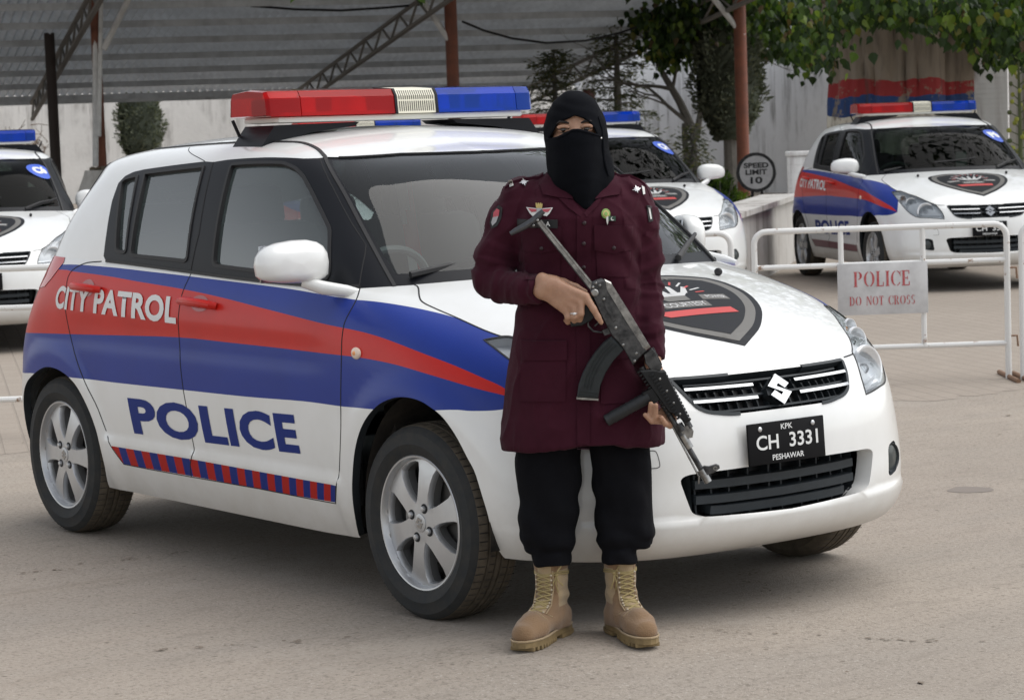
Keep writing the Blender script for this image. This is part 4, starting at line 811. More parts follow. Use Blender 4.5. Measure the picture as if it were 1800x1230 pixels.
M_shb = mat('shield_black', (0.008, 0.009, 0.012), rough=0.5, spec=.15)
M_shg = mat('shield_grey', (0.15, 0.145, 0.135), rough=0.5, spec=.2)
def make_shield(car, h):
    """bonnet badge: black shield, grey border, open hand, rays, ribbon and red bar"""
    def hoodpts(q):
        q = np.array([(x, -abs(y)) for x, y in q]); uv = np.tile([.97, .78], (len(q), 1)).astype(float)
        G = np.array([(a, b) for a in np.linspace(.80, .9995, 70) for b in np.linspace(.6, .995, 50)]); GP = SL(G)[:, :2]
        for i in range(len(q)): uv[i] = G[((GP-q[i])**2).sum(1).argmin()]
        for _ in range(5):
            p = SL(uv); e = 1e-4; ju = (p-SL(uv-[e, 0]))/e; jv = (SL(uv+[0, e])-p)/e
            det = ju[:, 0]*jv[:, 1]-jv[:, 0]*ju[:, 1]; det = np.where(np.abs(det) < 1e-6, 1e-6, det); r = q-p[:, :2]
            uv = np.clip(uv+np.clip(np.stack([(jv[:, 1]*r[:, 0]-jv[:, 0]*r[:, 1])/det, (-ju[:, 1]*r[:, 0]+ju[:, 0]*r[:, 1])/det], 1), -.03, .03), [.5, .55], [.99998, .9998])
        return SL(uv), SN(SL, uv)
    # outline in plan: a along x from the rear edge (0) to the tip (1), b half width
    x0, x1 = 1.200, 1.765
    out = [(1.235, 0), (1.210, .10), (1.205, .17), (1.222, .245), (1.245, .315), (1.30, .342), (1.39, .340), (1.47, .312), (1.55, .266), (1.62, .205), (1.69, .125), (1.765, .0)]
    def shape(sc, m, lift, name, par):
        q = [(1.46+(x-1.46)*sc, y*sc) for x, y in smooth(out[:5], 3)+smooth(out[4:], 3)[1:]]
        poly = q+[(x, -y) for x, y in q[::-1][1:-1]]
        surf(poly, m, lift, name, par)
    def lift_pts(q, lift):
        P, N = hoodpts(q); return [Vector((x, y, p[2]))+Vector((n[0], n[1]*(1 if y <= 0 else -1), n[2]))*lift for (x, y), p, n in zip(q, P, N)]
    def surf_many(polys, m, lift, name, par, step=.035):
        V, F = [], []
        for poly in polys:
            pts = [Vector(p) for p in resampxy(poly, step)]; k = len(pts); ed = [(i, (i+1) % k) for i in range(k)]; xs = [p.x for p in pts]; ys = [p.y for p in pts]
            g = [(x, y) for x in np.arange(min(xs)+step/2, max(xs), step) for y in np.arange(min(ys)+step/2, max(ys), step)]
            if g: pts += [Vector(p) for p, ok in zip(g, inpoly(g, poly)) if ok]
            d = delaunay_2d_cdt(pts, ed, [], 0, 1e-6); o = len(V); V += [(p.x, p.y) for p in d[0]]
            c = [(sum(d[0][i].x for i in f)/3, sum(d[0][i].y for i in f)/3) for f in d[2]]; F += [tuple(i+o for i in f) for f, ok in zip(d[2], inpoly(c, poly)) if ok]
        me = bpy.data.meshes.new(name); me.from_pydata(lift_pts(V, lift), [], F); me.materials.append(m); me.polygons.foreach_set('use_smooth', [True]*len(F))
        o = bpy.data.objects.new(name, me); COL.objects.link(o); o.parent = par; return o
    def resampxy(poly, step):
        out_ = []; k = len(poly)
        for i in range(k):
            a, b = np.array(poly[i]), np.array(poly[(i+1) % k]); n = max(1, int(np.hypot(*(b-a))/step)); out_ += [tuple(a+(b-a)*t/n) for t in range(n)]
        return out_
    def surf(poly, m, lift, name, par): return surf_many([poly], m, lift, name, par)
    q = [(x, y) for x, y in smooth(out[:5], 3)+smooth(out[4:], 3)[1:]]; full = q+[(x, -y) for x, y in q[::-1][1:-1]]
    sh = surf(full, M_shb, .0016, 'bonnet_shield', car)
    def sc(poly, s): return [(1.455+(x-1.455)*s, y*s) for x, y in poly]
    surf(sc(full, .92), M_shg, .0026, 'border', sh); surf(sc(full, .80), M_shb, .0036, 'field', sh)
    red = mat('shield_red', (.50, .035, .03), .4); wht = mat('shield_white', (.55, .55, .54), .4)
    surf_many([[(1.535, -.165), (1.575, -.125), (1.575, .150), (1.535, .150)]], red, .0046, 'red_bar', sh)
    # ribbon with words
    surf_many([[(1.47, -.10), (1.515, -.09), (1.52, .09), (1.475, .10)], [(1.425, .115), (1.465, .10), (1.475, .205), (1.43, .215)], [(1.425, -.115), (1.465, -.10), (1.475, -.205), (1.43, -.215)]], M_shg, .0044, 'ribbon', sh)
    def word(t, cx, cy, wd, hg, ang, m=wht):
        v, f, _ = text_mesh(t, .012); ca, sa = math.cos(ang), math.sin(ang); me = bpy.data.meshes.new('word')
        Q = []
        for a, b in v:
            ly = (a-.5)*wd; lx = -(b-.5)*hg; Q.append((cx+lx*ca+ly*sa, cy+ly*ca-lx*sa))
        P = lift_pts(Q, .0056)
        me.from_pydata(P, [], f); me.materials.append(m); o = bpy.data.objects.new('badge_word', me); COL.objects.link(o); o.parent = sh
    word('COURTESY', 1.497, 0, .165, .030, 0); word('COURAGE', 1.450, -.165, .11, .024, R(-7)); word('POWER', 1.450, .165, .075, .024, R(7)); word('POLICE', 1.262, .02, .26, .022, 0, M_shg)
    rays = []; rr = []
    for i, a in enumerate(np.linspace(-82, 82, 17)):
        ca, sa = math.cos(R(a)), math.sin(R(a)); w_ = .0035; r0, r1 = .125, .165 + (.015 if i % 2 else 0); pl = [(1.42-r0*ca+w_*sa, r0*sa+w_*ca), (1.42-r1*ca+w_*sa, r1*sa+w_*ca), (1.42-r1*ca-w_*sa, r1*sa-w_*ca), (1.42-r0*ca-w_*sa, r0*sa-w_*ca)]; (rays if i % 2 else rr).append(pl)
    surf_many(rays, wht, .0046, 'rays', sh); surf_many(rr, red, .0046, 'rays', sh)
    fg = [[(1.405, y0-.016), (1.335+abs(y0)*.25, y0*1.5-.008), (1.325+abs(y0)*.25, y0*1.5), (1.335+abs(y0)*.25, y0*1.5+.010), (1.405, y0+.014)] for y0 in (-.075, -.038, 0, .038, .075)]
    surf_many(fg+[[(1.405, -.095), (1.395, .095), (1.425, .06), (1.425, -.06)]], wht, .0046, 'hand', sh); surf_many([[(1.425, -.055), (1.425, .06), (1.465, .05), (1.465, -.04)]], M_shg, .0046, 'wrist', sh)

def make_sticker(car, txt, uv=(.745, .455), w_=.195, h_=.195):
    """oval number sticker following the windscreen, on its left-hand upper corner"""
    uv0 = np.array(uv); e = 1e-3; p0 = SG([uv0])[0]; ju = (SG([uv0+[e, 0]])[0]-p0)/e; jv = (SG([uv0+[0, e]])[0]-p0)/e; n = SN(SG, [uv0])[0]
    yd = np.cross(n, [0, 0, 1]); yd /= np.linalg.norm(yd); yd = yd if yd[1] < 0 else -yd; up = np.cross(yd, n); up = up if up[2] > 0 else -up
    J = np.stack([ju, jv], 1)
    def at(x, y, lift):
        d = np.linalg.lstsq(J, yd*x+up*y, rcond=None)[0]; q = uv0+d; P = SG([q])[0]+SN(SG, [q])[0]*lift; return (P[0], -P[1], P[2])
    k = 28; b = MB(); pts = [at(0, 0, .002)]+[at(s_*w_/2*math.cos(2*math.pi*i/k), s_*h_/2*math.sin(2*math.pi*i/k), .002) for s_ in (.5, 1) for i in range(k)]
    b.add(pts, [(0, 1+i, 1+(i+1) % k) for i in range(k)]+[(1+i, 1+k+i, 1+k+(i+1) % k, 1+(i+1) % k) for i in range(k)]); st = b.build('windscreen_sticker', M_stick, car)
    v, f, _ = text_mesh(txt, .07); me = bpy.data.meshes.new('sticker_lettering'); me.from_pydata([at((a-.5)*w_*.60, (c-.5)*h_*.50, .0035) for a, c in v], [], f); me.materials.append(M_lettw); o = bpy.data.objects.new('sticker_lettering', me); COL.objects.link(o); o.parent = st

car0 = make_car()

# ================================================================== GROUND
def ground_mat():
    m = bpy.data.materials.new('worn_asphalt'); m.use_nodes = True; n = m.node_tree.nodes; l = m.node_tree.links; b = n['Principled BSDF']; b.inputs['Roughness'].default_value = .92; b.inputs['Specular IOR Level'].default_value = .25
    tc = n.new('ShaderNodeTexCoord')
    def nz(s, d=6, r=.6, sc=None):
        t = n.new('ShaderNodeTexNoise'); t.inputs['Scale'].default_value = s; t.inputs['Detail'].default_value = d; t.inputs['Roughness'].default_value = r
        if sc:
            mp = n.new('ShaderNodeMapping'); mp.inputs['Scale'].default_value = sc; mp.inputs['Rotation'].default_value = (0, 0, R(55)); l.new(tc.outputs['Object'], mp.inputs[0]); l.new(mp.outputs[0], t.inputs[0])
        else: l.new(tc.outputs['Object'], t.inputs[0])
        return t.outputs['Fac']
    def ramp(src, a, b_, c0=0, c1=1):
        r = n.new('ShaderNodeMapRange'); r.inputs[1].default_value = a; r.inputs[2].default_value = b_; r.inputs[3].default_value = c0; r.inputs[4].default_value = c1; l.new(src, r.inputs[0]); return r.outputs[0]
    def mix(f, c1, c2, blend='MIX'):
        x = n.new('ShaderNodeMix'); x.data_type = 'RGBA'; x.blend_type = blend
        if isinstance(f, float): x.inputs[0].default_value = f
        else: l.new(f, x.inputs[0])
        for i, c in ((6, c1), (7, c2)):
            if isinstance(c, tuple): x.inputs[i].default_value = (*c, 1)
            else: l.new(c, x.inputs[i])
        return x.outputs[2]
    c = mix(ramp(nz(.55, 7, .7), .36, .62), (.378, .328, .275), (.312, .271, .228))
    c = mix(ramp(nz(2.2, 5, .6, (1, .35, 1)), .45, .75), c, (.31, .275, .236))
    c = mix(ramp(nz(60, 4, .75), .50, .66, 0, .80), c, (.185, .158, .132))
    c = mix(ramp(nz(95, 3, .7), .58, .70, 0, .75), c, (.48, .44, .395))
    c = mix(ramp(nz(14, 6, .75, (1, .3, 1)), .52, .70, 0, .55), c, (.232, .20, .168))
    # scattered small pits and dark specks
    v = n.new('ShaderNodeTexVoronoi'); v.inputs['Scale'].default_value = 10; l.new(tc.outputs['Object'], v.inputs[0])
    c = mix(ramp(v.outputs['Distance'], .045, .10, .75, 0), c, (.14, .115, .09))
    v2 = n.new('ShaderNodeTexVoronoi'); v2.inputs['Scale'].default_value = 33; l.new(tc.outputs['Object'], v2.inputs[0])
    c = mix(ramp(v2.outputs['Distance'], .10, .20, .40, 0), c, (.17, .14, .11))
    # faint oil/dirt smears
    c = mix(ramp(nz(1.1, 7, .7, (1, .12, 1)), .58, .70, 0, .50), c, (.20, .165, .13))
    c = mix(ramp(nz(.9, 5, .6), .55, .70, 0, .5), c, (.40, .36, .315))
    l.new(c, b.inputs['Base Color'])
    bp = n.new('ShaderNodeBump'); bp.inputs['Strength'].default_value = .55; bp.inputs['Distance'].default_value = .006
    l.new(nz(150, 3), bp.inputs['Height']); l.new(bp.outputs[0], b.inputs['Normal']); return m
def paver_mat():
    m = bpy.data.materials.new('brick_pavers'); m.use_nodes = True; n = m.node_tree.nodes; l = m.node_tree.links; b = n['Principled BSDF']; b.inputs['Roughness'].default_value = .93; b.inputs['Specular IOR Level'].default_value = .2
    tc = n.new('ShaderNodeTexCoord'); mp = n.new('ShaderNodeMapping'); mp.inputs['Rotation'].default_value = (0, 0, R(23)); l.new(tc.outputs['Object'], mp.inputs[0])
    t = n.new('ShaderNodeTexBrick'); t.inputs['Scale'].default_value = 1.0; t.inputs['Brick Width'].default_value = .24; t.inputs['Row Height'].default_value = .115; t.inputs['Mortar Size'].default_value = .010; t.inputs['Mortar Smooth'].default_value = .5
    t.inputs['Color1'].default_value = (.328, .284, .240, 1); t.inputs['Color2'].default_value = (.350, .304, .257, 1); t.inputs['Mortar'].default_value = (.302, .262, .222, 1); l.new(mp.outputs[0], t.inputs[0])
    z = n.new('ShaderNodeTexNoise'); z.inputs['Scale'].default_value = .7; z.inputs['Detail'].default_value = 6; l.new(tc.outputs['Object'], z.inputs[0])
    r = n.new('ShaderNodeMapRange'); r.inputs[1].default_value = .4; r.inputs[2].default_value = .7; r.inputs[4].default_value = .6; l.new(z.outputs['Fac'], r.inputs[0])
    x = n.new('ShaderNodeMix'); x.data_type = 'RGBA'; l.new(r.outputs[0], x.inputs[0]); l.new(t.outputs['Color'], x.inputs[6]); x.inputs[7].default_value = (.30, .26, .22, 1)
    z2 = n.new('ShaderNodeTexNoise'); z2.inputs['Scale'].default_value = 60; z2.inputs['Detail'].default_value = 3; l.new(tc.outputs['Object'], z2.inputs[0]); r2 = n.new('ShaderNodeMapRange'); r2.inputs[1].default_value = .5; r2.inputs[2].default_value = .75; r2.inputs[4].default_value = .5; l.new(z2.outputs['Fac'], r2.inputs[0])
    x2 = n.new('ShaderNodeMix'); x2.data_type = 'RGBA'; l.new(r2.outputs[0], x2.inputs[0]); l.new(x.outputs[2], x2.inputs[6]); x2.inputs[7].default_value = (.24, .20, .165, 1); l.new(x2.outputs[2], b.inputs['Base Color'])
    bp = n.new('ShaderNodeBump'); bp.inputs['Strength'].default_value = .5; bp.inputs['Distance'].default_value = .008; l.new(t.outputs['Fac'], bp.inputs['Height']); bp.invert = True; l.new(bp.outputs[0], b.inputs['Normal']); return m
def ground_z(x, y):      # the yard is not dead level: a low swell where the officer stands
    return .0330*math.exp(-.5*((x-1.86)**2+(y+.80)**2)/.36**2)
mb = MB(); gx = [-600, -60]+list(np.linspace(-1, 4, 61))+[60, 600]; gy = [-600, -60]+list(np.linspace(-4, 2, 73))+[60, 600]
mb.add([(x, y, ground_z(x, y)) for x in gx for y in gy], [(i*len(gy)+j, (i+1)*len(gy)+j, (i+1)*len(gy)+j+1, i*len(gy)+j+1) for i in range(len(gx)-1) for j in range(len(gy)-1)]); tag(mb.build('ground', ground_mat()), kind='structure')
# brick paving beyond a wavering edge
random.seed(4); A, B = Vector((-3.6, .0, 0)), Vector((-1.44, 4.86, 0)); d = (B-A).normalized(); nrm = Vector((-d.y, d.x, 0))
edge = [A+d*t+nrm*(.45*noise.noise(Vector((t*.6, 0, 0)))+.22*noise.noise(Vector((t*3, 3, 0)))+.12*noise.noise(Vector((t*11, 3, 0)))) for t in np.linspace(-40, 60, 1400)]
mb = MB(); v = []
for p in edge: v += [(p.x, p.y, .0012), (p.x+nrm.x*90, p.y+nrm.y*90, .0012)]
mb.add(v, [(2*i, 2*i+2, 2*i+3, 2*i+1) for i in range(len(edge)-1)]); tag(mb.build('brick_paving', paver_mat()), kind='structure')
# bits of dry leaf and grit
gm2 = mat('dry_leaf_bits', (.135, .100, .070), .9, noise_amt=.8, noise_scale=30, col2=(.22, .18, .14))
mb = MB()
for _ in range(90):
    D = 5.0+random.random()*7; off = (random.random()-.5)*4.4; p = Vector((7.11, -4.81, 0))+Vector((-.8047, .5937, 0))*D+Vector((.5937, .8047, 0))*off*D/7
    if -1.9 < p.x < 2.1 and abs(p.y) < .9: continue
    s = random.uniform(.004, .013); a = random.random()*6.3; q = [Vector((math.cos(a+k*1.05)*s*(1 if k % 3 else 1.9), math.sin(a+k*1.05)*s*(1 if k % 3 else 1.9), .002+random.random()*s*.5)) for k in range(6)]
    mb.add([p+x for x in q], [tuple(range(6))], 0, False)
def trail(p, q, n_, wd):      # thin broken lines of dirt along old joints in the surface
    p, q = Vector(p), Vector(q); t = 0
    for _ in range(n_):
        t = rnd0.random(); c = p.lerp(q, t)+Vector((rnd0.gauss(0, wd), rnd0.gauss(0, wd), 0))+Vector((0, 0, 0))
        if math.sin(t*37)+math.sin(t*11+1)+math.sin(t*91) < .2: continue
        s = rnd0.uniform(.0015, .0055); a = rnd0.random()*6.3; d_ = (q-p).normalized(); e_ = Vector((-d_.y, d_.x, 0)); z = .0025+(ground_z(c.x, c.y))
        mb.add([c+d_*(math.cos(a+k*1.05)*s*2.2)+e_*(math.sin(a+k*1.05)*s)+Vector((0, 0, z+rnd0.random()*.002)) for k in range(6)], [tuple(range(6))], 0, False)
rnd0 = random.Random(3)
trail((0.975, -1.607, 0), (1.281, -1.082, 0), 46, .012); trail((1.974, -0.346, 0), (2.653, 0.165, 0), 60, .014); trail((1.261, 0.406, 0), (1.774, 0.130, 0), 30, .02); trail((-0.489, -1.352, 0), (-0.442, -0.549, 0), 60, .02)
tag(mb.build('leaf_litter', gm2), kind='stuff')
mb = MB(); c0 = Vector((0.655, 2.162, 0)); q = [(c0.x+.085*math.cos(t)*(1+.1*math.sin(3*t)), c0.y+.085*math.sin(t)*(1+.12*math.sin(2*t)), .0012) for t in np.linspace(0, 2*math.pi, 28, endpoint=False)]
mb.add(q, [tuple(range(28))]); tag(mb.build('oil_stain', mat('oil_stain', (.205, .175, .15), .8)), kind='structure')

# ================================================================== OTHER CARS (copies of the first with their own plates and stickers)
WS2 = {}; M_wsd = glass_mat('tinted_windscreen', (.13, .17, .15), 1.0, 0.03, 0.0, ior=1.11); M_sgd = glass_mat('tinted_side_glass', (.12, .14, .13), 1.0, 0.02, 0.0, ior=1.2)  # darker glass copies stand in for trees and walls reflected in these cars
def find(o, nm): return [c for c in o.children if c.name.split('.')[0] == nm]
def other(label, loc, yaw, plate, stick, maroon=False, extra=None):
    c = copy_tree(car0); c.location = loc; c.rotation_euler = (0, 0, yaw); c['label'] = label
    for o in find(c, 'windscreen'):
        if '_d' not in WS2: WS2['_d'] = o.data.copy(); WS2['_d'].materials[0] = M_wsd
        o.data = WS2['_d']
    for dn in ('front_door', 'rear_door'):
        for o in find(c, dn):
            for q in o.children:
                if 'window' in q.name:
                    if q.data.name not in WS2: k_ = q.data.name; WS2[k_] = q.data.copy(); WS2[k_].materials[0] = M_sgd
                    q.data = WS2[q.data.name] if q.data.name in WS2 else q.data
    for p in find(c, 'number_plate'):
        for q in list(p.children): bpy.data.objects.remove(q)
        bpy.data.objects.remove(p)
    if plate: make_plate(c, plate)
    if stick: make_sticker(c, stick)
    if maroon:
        for dn in ('front_door', 'rear_door', 'body'):
            for o in find(c, dn):
                o.data = o.data.copy(); o.data.materials[4] = M_maroon; o.data.materials[5] = M_maroon
    return c
GRP = 'patrol cars parked in a row behind'
p6 = other('white patrol car with P6 sticker parked under the big painted tree', (-8.478, 11.44, 0), -.499, ('KPK', 'CH  333', 'PESHAWAR'), 'P6', True)
c4 = other('white patrol car with C4 sticker, right behind the officer', (-9.548, 8.347, 0), -.269, ('KPK', '', 'PESHAWAR'), 'C4')
c6 = other('white patrol car with C6 sticker, cut off by the left edge of the photo', (-10.835, 3.122, 0), -.38, ('', '95', ''), 'C6')
c5 = other('white patrol car hidden behind the front car, only its light bar showing over the roof', (-10.84, 6.87, 0), -.30, None, None)
for c in (p6, c4, c6, c5): c['group'] = GRP
# the far mirror of the front car is folded back along its window
for o in find(car0, 'door_mirror'):
    if o.data.vertices[0].co.y > 0:
        piv = Vector((.715, .80, 1.03)); o.matrix_local = Matrix.Translation(piv+Vector((-.02, -.015, 0))) @ Matrix.Rotation(R(66), 4, 'Z') @ Matrix.Translation(-piv)   # folded
# small pale upright panel behind the windscreen of P6
b = MB(); b.box((.52, .22, 1.09), (.012, .10, .14), bev=.003); o = b.build('paper_pass', M_lettw, p6)
# draped vest over the far front seat of the main car and a small sticker
b = MB(); vq = []
for i in range(9):
    t = i/8
    for j, yy in enumerate((-.035, -.012, .012, .04)): vq.append((-.300+.06*t+.008*math.sin(3*t+j), .18+yy+.02*t, 1.29-.42*t))
b.add(vq, [(i*4+j, i*4+j+1, i*4+j+5, i*4+j+4) for i in range(8) for j in range(3)], 0); b.m = [1 if (k % 3 == 2 or 6 < k < 14) else 0 for k in range(len(b.m))]; b.build('seat_vest', [M_lettw, M_red], car0)

# ================================================================== CARPORT ROOF
M_sheet = mat('weathered_sheet', (.74, .79, .84), .6, metal=.0, noise_amt=.35, noise_scale=1.2)
n = M_sheet.node_tree.nodes; l = M_sheet.node_tree.links; t = n.new('ShaderNodeBsdfTranslucent'); t.inputs[0].default_value = (.62, .66, .70, 1); x = n.new('ShaderNodeMixShader'); x.inputs[0].default_value = .050; l.new(n['Principled BSDF'].outputs[0], x.inputs[1]); l.new(t.outputs[0], x.inputs[2]); l.new(x.outputs[0], n['Material Output'].inputs[0])  # slight translucency added to brighten the underside of the roof
M_purl = mat('grey_purlin', (.66, .69, .72), .7, noise_amt=.3, noise_scale=3)
M_truss = mat('grey_truss', (.20, .19, .175), .7)
M_rust = mat('red_oxide_post', (.22, .070, .036), .6, noise_amt=.4, noise_scale=5, col2=(.14, .05, .03))
M_postd = mat('dark_post', (.03, .018, .014), .6)
M_whitep = mat('white_pipe', (.80, .80, .79), .5, noise_amt=.25, noise_scale=6)
NDIR = Vector((-.932, .362, 0)); PDIR = Vector((.362, .932, 0))
E0 = Vector((-39.403, 30.222, 0))                 # far right corner under the eave
SL_ = .102
def roofp(a, s, dz=0): return E0+PDIR*a-NDIR*s+Vector((0, 0, 2.60+SL_*s+dz))
port = thing('carport_roof', 'long sloping carport of corrugated sheet on lattice beams over the parking yard', 'carport', (E0.x, E0.y, 0))
def local(mb):   # geometry is made in world place, then moved under the carport's empty
    mb.v = [(x-E0.x, y-E0.y, z) for x, y, z in mb.v]; return mb
mb = MB(); aL, aR = -27.0, 1.1; pit = .17; n_ = int((aR-aL)/pit*2); v = []; ss = (-.35, 20.5)
for i in range(n_+1):
    a = aL+(aR-aL)*i/n_; h = .042*(1 if i % 2 else -1)
    for s in ss: v.append(roofp(a, s, .16+h))
mb.add(v, [(2*i, 2*i+1, 2*i+3, 2*i+2) for i in range(n_)], 0, False); local(mb).build('roof_sheet', M_sheet, port)
for k, s in enumerate(np.arange(.0, 20.4, 2.15)):
    mb = MB(); a, b = roofp(aL, s), roofp(aR+.25, s)
    up = Vector((0, 0, 1)); q = [(-.025, 0), (.025, 0), (.025, .125), (-.025, .125)]
    v = [p-NDIR*dx+up*dz for p in (a, b) for dx, dz in q]; mb.add(v, [(0, 1, 5, 4), (1, 2, 6, 5), (2, 3, 7, 6), (3, 0, 4, 7), (0, 3, 2, 1), (4, 5, 6, 7)], 0, False); local(mb).build('purlin', M_purl, port)
TR = (0.0, -5.75, -11.75, -20.5)
for a in TR:
    mb = MB(); t0, t1 = 0, 20.4
    for dz, w_ in ((-.03, .045), (-.40, .05)):
        for off in (0,): mb.tube([roofp(a, t0, dz), roofp(a, t1, dz)], w_, 6)
    nz_ = 26
    for i in range(nz_):
        s0 = t0+(t1-t0)*i/nz_; s1 = t0+(t1-t0)*(i+1)/nz_; mb.tube([roofp(a, s0, -.03 if i % 2 else -.40), roofp(a, s1, -.40 if i % 2 else -.03)], .026, 5)
    local(mb).build('lattice_beam', M_truss, port)
mb = MB()   # eave channel along the far edge
a, b = roofp(aL, -.3, -.04), roofp(aR, -.3, -.04); v = [p+Vector((0, 0, z))-NDIR*x for p in (a, b) for x, z in ((0, 0), (.03, 0), (.03, .17), (0, .17))]; mb.add(v, [(0, 1, 5, 4), (1, 2, 6, 5), (2, 3, 7, 6), (3, 0, 4, 7)], 0, False); local(mb).build('eave_channel', M_purl, port)
def post(label, base, h, r, m, group, struts=(), pipes=()):
    t = thing('carport_post', label, 'post', base, 0, group); mb = MB(); mb.lathe([(0, 0), (r, 0), (r, h), (0, h)], 16, 'Z'); mb.build('pole', m, t)
    for p in struts: q = MB(); q.tube([Vector(p[0])-Vector(base), Vector(p[1])-Vector(base)], .055, 8); q.build('brace', M_whitep, t)
    for p in pipes: q = MB(); q.tube([Vector(p[0])-Vector(base), Vector(p[1])-Vector(base)], p[2], 8); q.build('downpipe', M_whitep, t)
    return t
GF = 'rust red posts along the near edge of the carport'
post('rust red steel carport post beside the round speed limit sign', (-26.364, 25.403, 0), 4.6, .118, M_rust, GF, [((-26.289, 25.422, 3.145), (-26.810, 24.866, 4.148))])
post('rust red carport post rising behind the light bar of the front car', (-28.559, 20.401, 0), 4.6, .115, M_rust, GF, [((-28.497, 20.393, 3.085), (-28.972, 19.909, 4.151))])
post('rust brown carport post with two grey pipes beside it', (-31.461, 14.779, 0), 4.4, .085, M_rust, GF, [((-31.254, 14.814, 3.196), (-30.968, 15.374, 4.351))], [((-31.484, 14.835, 4.283), (-31.325, 14.583, 1.169), .055), ((-31.333, 14.869, 4.272), (-31.225, 14.628, 1.686), .04)])
GB = 'dark posts along the far edge of the carport'
post('dark carport post standing behind the C6 car', (-35.162, 15.681, 0), 3.7, .10, M_postd, GB); post('dark carport post at the far eave above the red lamp lens', (-41.593, 26.410, 0), 2.4, .12, M_postd, GB); post('dark red carport post behind the head of the officer', (-38.199, 31.178, 0), 2.5, .15, mat('post_dark_red', (.06, .015, .012), .6), GB)
for lbl, pts in (('black cable sagging under the carport roof left of the middle post', [(-31.772, 17.303, 4.179), (-31.391, 17.791, 3.991), (-30.828, 18.538, 3.886), (-30.330, 19.205, 3.836), (-29.835, 19.879, 3.860), (-29.435, 20.428, 3.898)]), ('black cable sagging under the carport roof right of the middle post', [(-28.674, 20.728, 3.544), (-28.432, 21.030, 3.366), (-28.440, 21.674, 3.220), (-28.063, 22.169, 3.115), (-28.419, 23.384, 3.170), (-28.827, 24.548, 3.338), (-28.638, 24.819, 3.435)])):
    mb = MB(); mb.tube(pts, .022, 6); tag(mb.build('cable', M_gap), lbl, 'cable')

# ================================================================== WALLS
def stained(name, base, dark, brick=False, sc=1.0):
    m = bpy.data.materials.new(name); m.use_nodes = True; n = m.node_tree.nodes; l = m.node_tree.links; b = n['Principled BSDF']; b.inputs['Roughness'].default_value = .95; b.inputs['Specular IOR Level'].default_value = .15
    tc = n.new('ShaderNodeTexCoord')
    def nz(scale, s3, d=6, r=.65):
        mp = n.new('ShaderNodeMapping'); mp.inputs['Scale'].default_value = s3; l.new(tc.outputs['Object'], mp.inputs[0]); t = n.new('ShaderNodeTexNoise'); t.inputs['Scale'].default_value = scale; t.inputs['Detail'].default_value = d; t.inputs['Roughness'].default_value = r; l.new(mp.outputs[0], t.inputs[0]); return t.outputs['Fac']
    def rg(s, a, b_, c, d_): r = n.new('ShaderNodeMapRange'); r.inputs[1].default_value = a; r.inputs[2].default_value = b_; r.inputs[3].default_value = c; r.inputs[4].default_value = d_; l.new(s, r.inputs[0]); return r.outputs[0]
    def mx(f, a, c):
        x = n.new('ShaderNodeMix'); x.data_type = 'RGBA'; l.new(f, x.inputs[0])
        for i, q in ((6, a), (7, c)):
            if isinstance(q, tuple): x.inputs[i].default_value = (*q, 1)
            else: l.new(q, x.inputs[i])
        return x.outputs[2]
    c = mx(rg(nz(.35, (1, 1, 1)), .4, .7, 0, .8), base, tuple(q*.80 for q in base))
    st = nz(2.6*sc, (1, 1, .07), 7, .75); pat = nz(.55*sc, (1, 1, .8), 4)
    mul = n.new('ShaderNodeMath'); mul.operation = 'MULTIPLY'; l.new(rg(st, .46, .64, 0, 1), mul.inputs[0]); l.new(rg(pat, .42, .56, 0, 1), mul.inputs[1])
    c = mx(rg(mul.outputs[0], 0, 1, 0, .85), c, dark)
    c = mx(rg(nz(7, (1, 1, 1)), .60, .72, 0, .35), c, tuple(q*.7 for q in base))
    l.new(c, b.inputs['Base Color'])
    if brick:
        t = n.new('ShaderNodeTexBrick'); mp = n.new('ShaderNodeMapping'); mp.inputs['Rotation'].default_value = (R(90), 0, 0); l.new(tc.outputs['Object'], mp.inputs[0]); l.new(mp.outputs[0], t.inputs[0]); t.inputs['Scale'].default_value = 1; t.inputs['Brick Width'].default_value = .24; t.inputs['Row Height'].default_value = .085; t.inputs['Mortar Size'].default_value = .008
        bp = n.new('ShaderNodeBump'); bp.invert = True; bp.inputs['Strength'].default_value = .8; bp.inputs['Distance'].default_value = .02; l.new(t.outputs['Fac'], bp.inputs['Height']); l.new(bp.outputs[0], b.inputs['Normal'])
    else:
        bp = n.new('ShaderNodeBump'); bp.inputs['Strength'].default_value = .35; bp.inputs['Distance'].default_value = .03; l.new(nz(9, (1, 1, 1)), bp.inputs['Height']); l.new(bp.outputs[0], b.inputs['Normal'])
    return m
def wall_thing(name, label, p, q, h, th, m, cap=0.0, h2=None):
    p, q = Vector(p), Vector(q); d = (q-p); L_ = d.length; o = bpy.data.objects.new(name, None); bpy.data.objects.remove(o)
    mb = MB(); h2 = h if h2 is None else h2; n = 40
    v = [];
    for i in range(n+1):
        t = L_*i/n; hh = h+(h2-h)*i/n
        v += [(t, 0, 0), (t, 0, hh), (t, th, hh), (t, th, 0)]
    f = []
    for i in range(n): a = 4*i; f += [(a, a+4, a+5, a+1), (a+1, a+5, a+6, a+2), (a+2, a+6, a+7, a+3)]
    f += [(0, 1, 2, 3), (4*n+3, 4*n+2, 4*n+1, 4*n)]
    mb.add(v, f, 0, False)
    o = mb.build(name, m); o.location = p; o.rotation_euler = (0, 0, math.atan2(d.y, d.x)); tag(o, label, 'wall')
    if cap:
        c = MB(); c.box((L_/2, th/2, h+cap/2), (L_+.1, th+.12, cap)); c.build('coping', m, o)
    return o
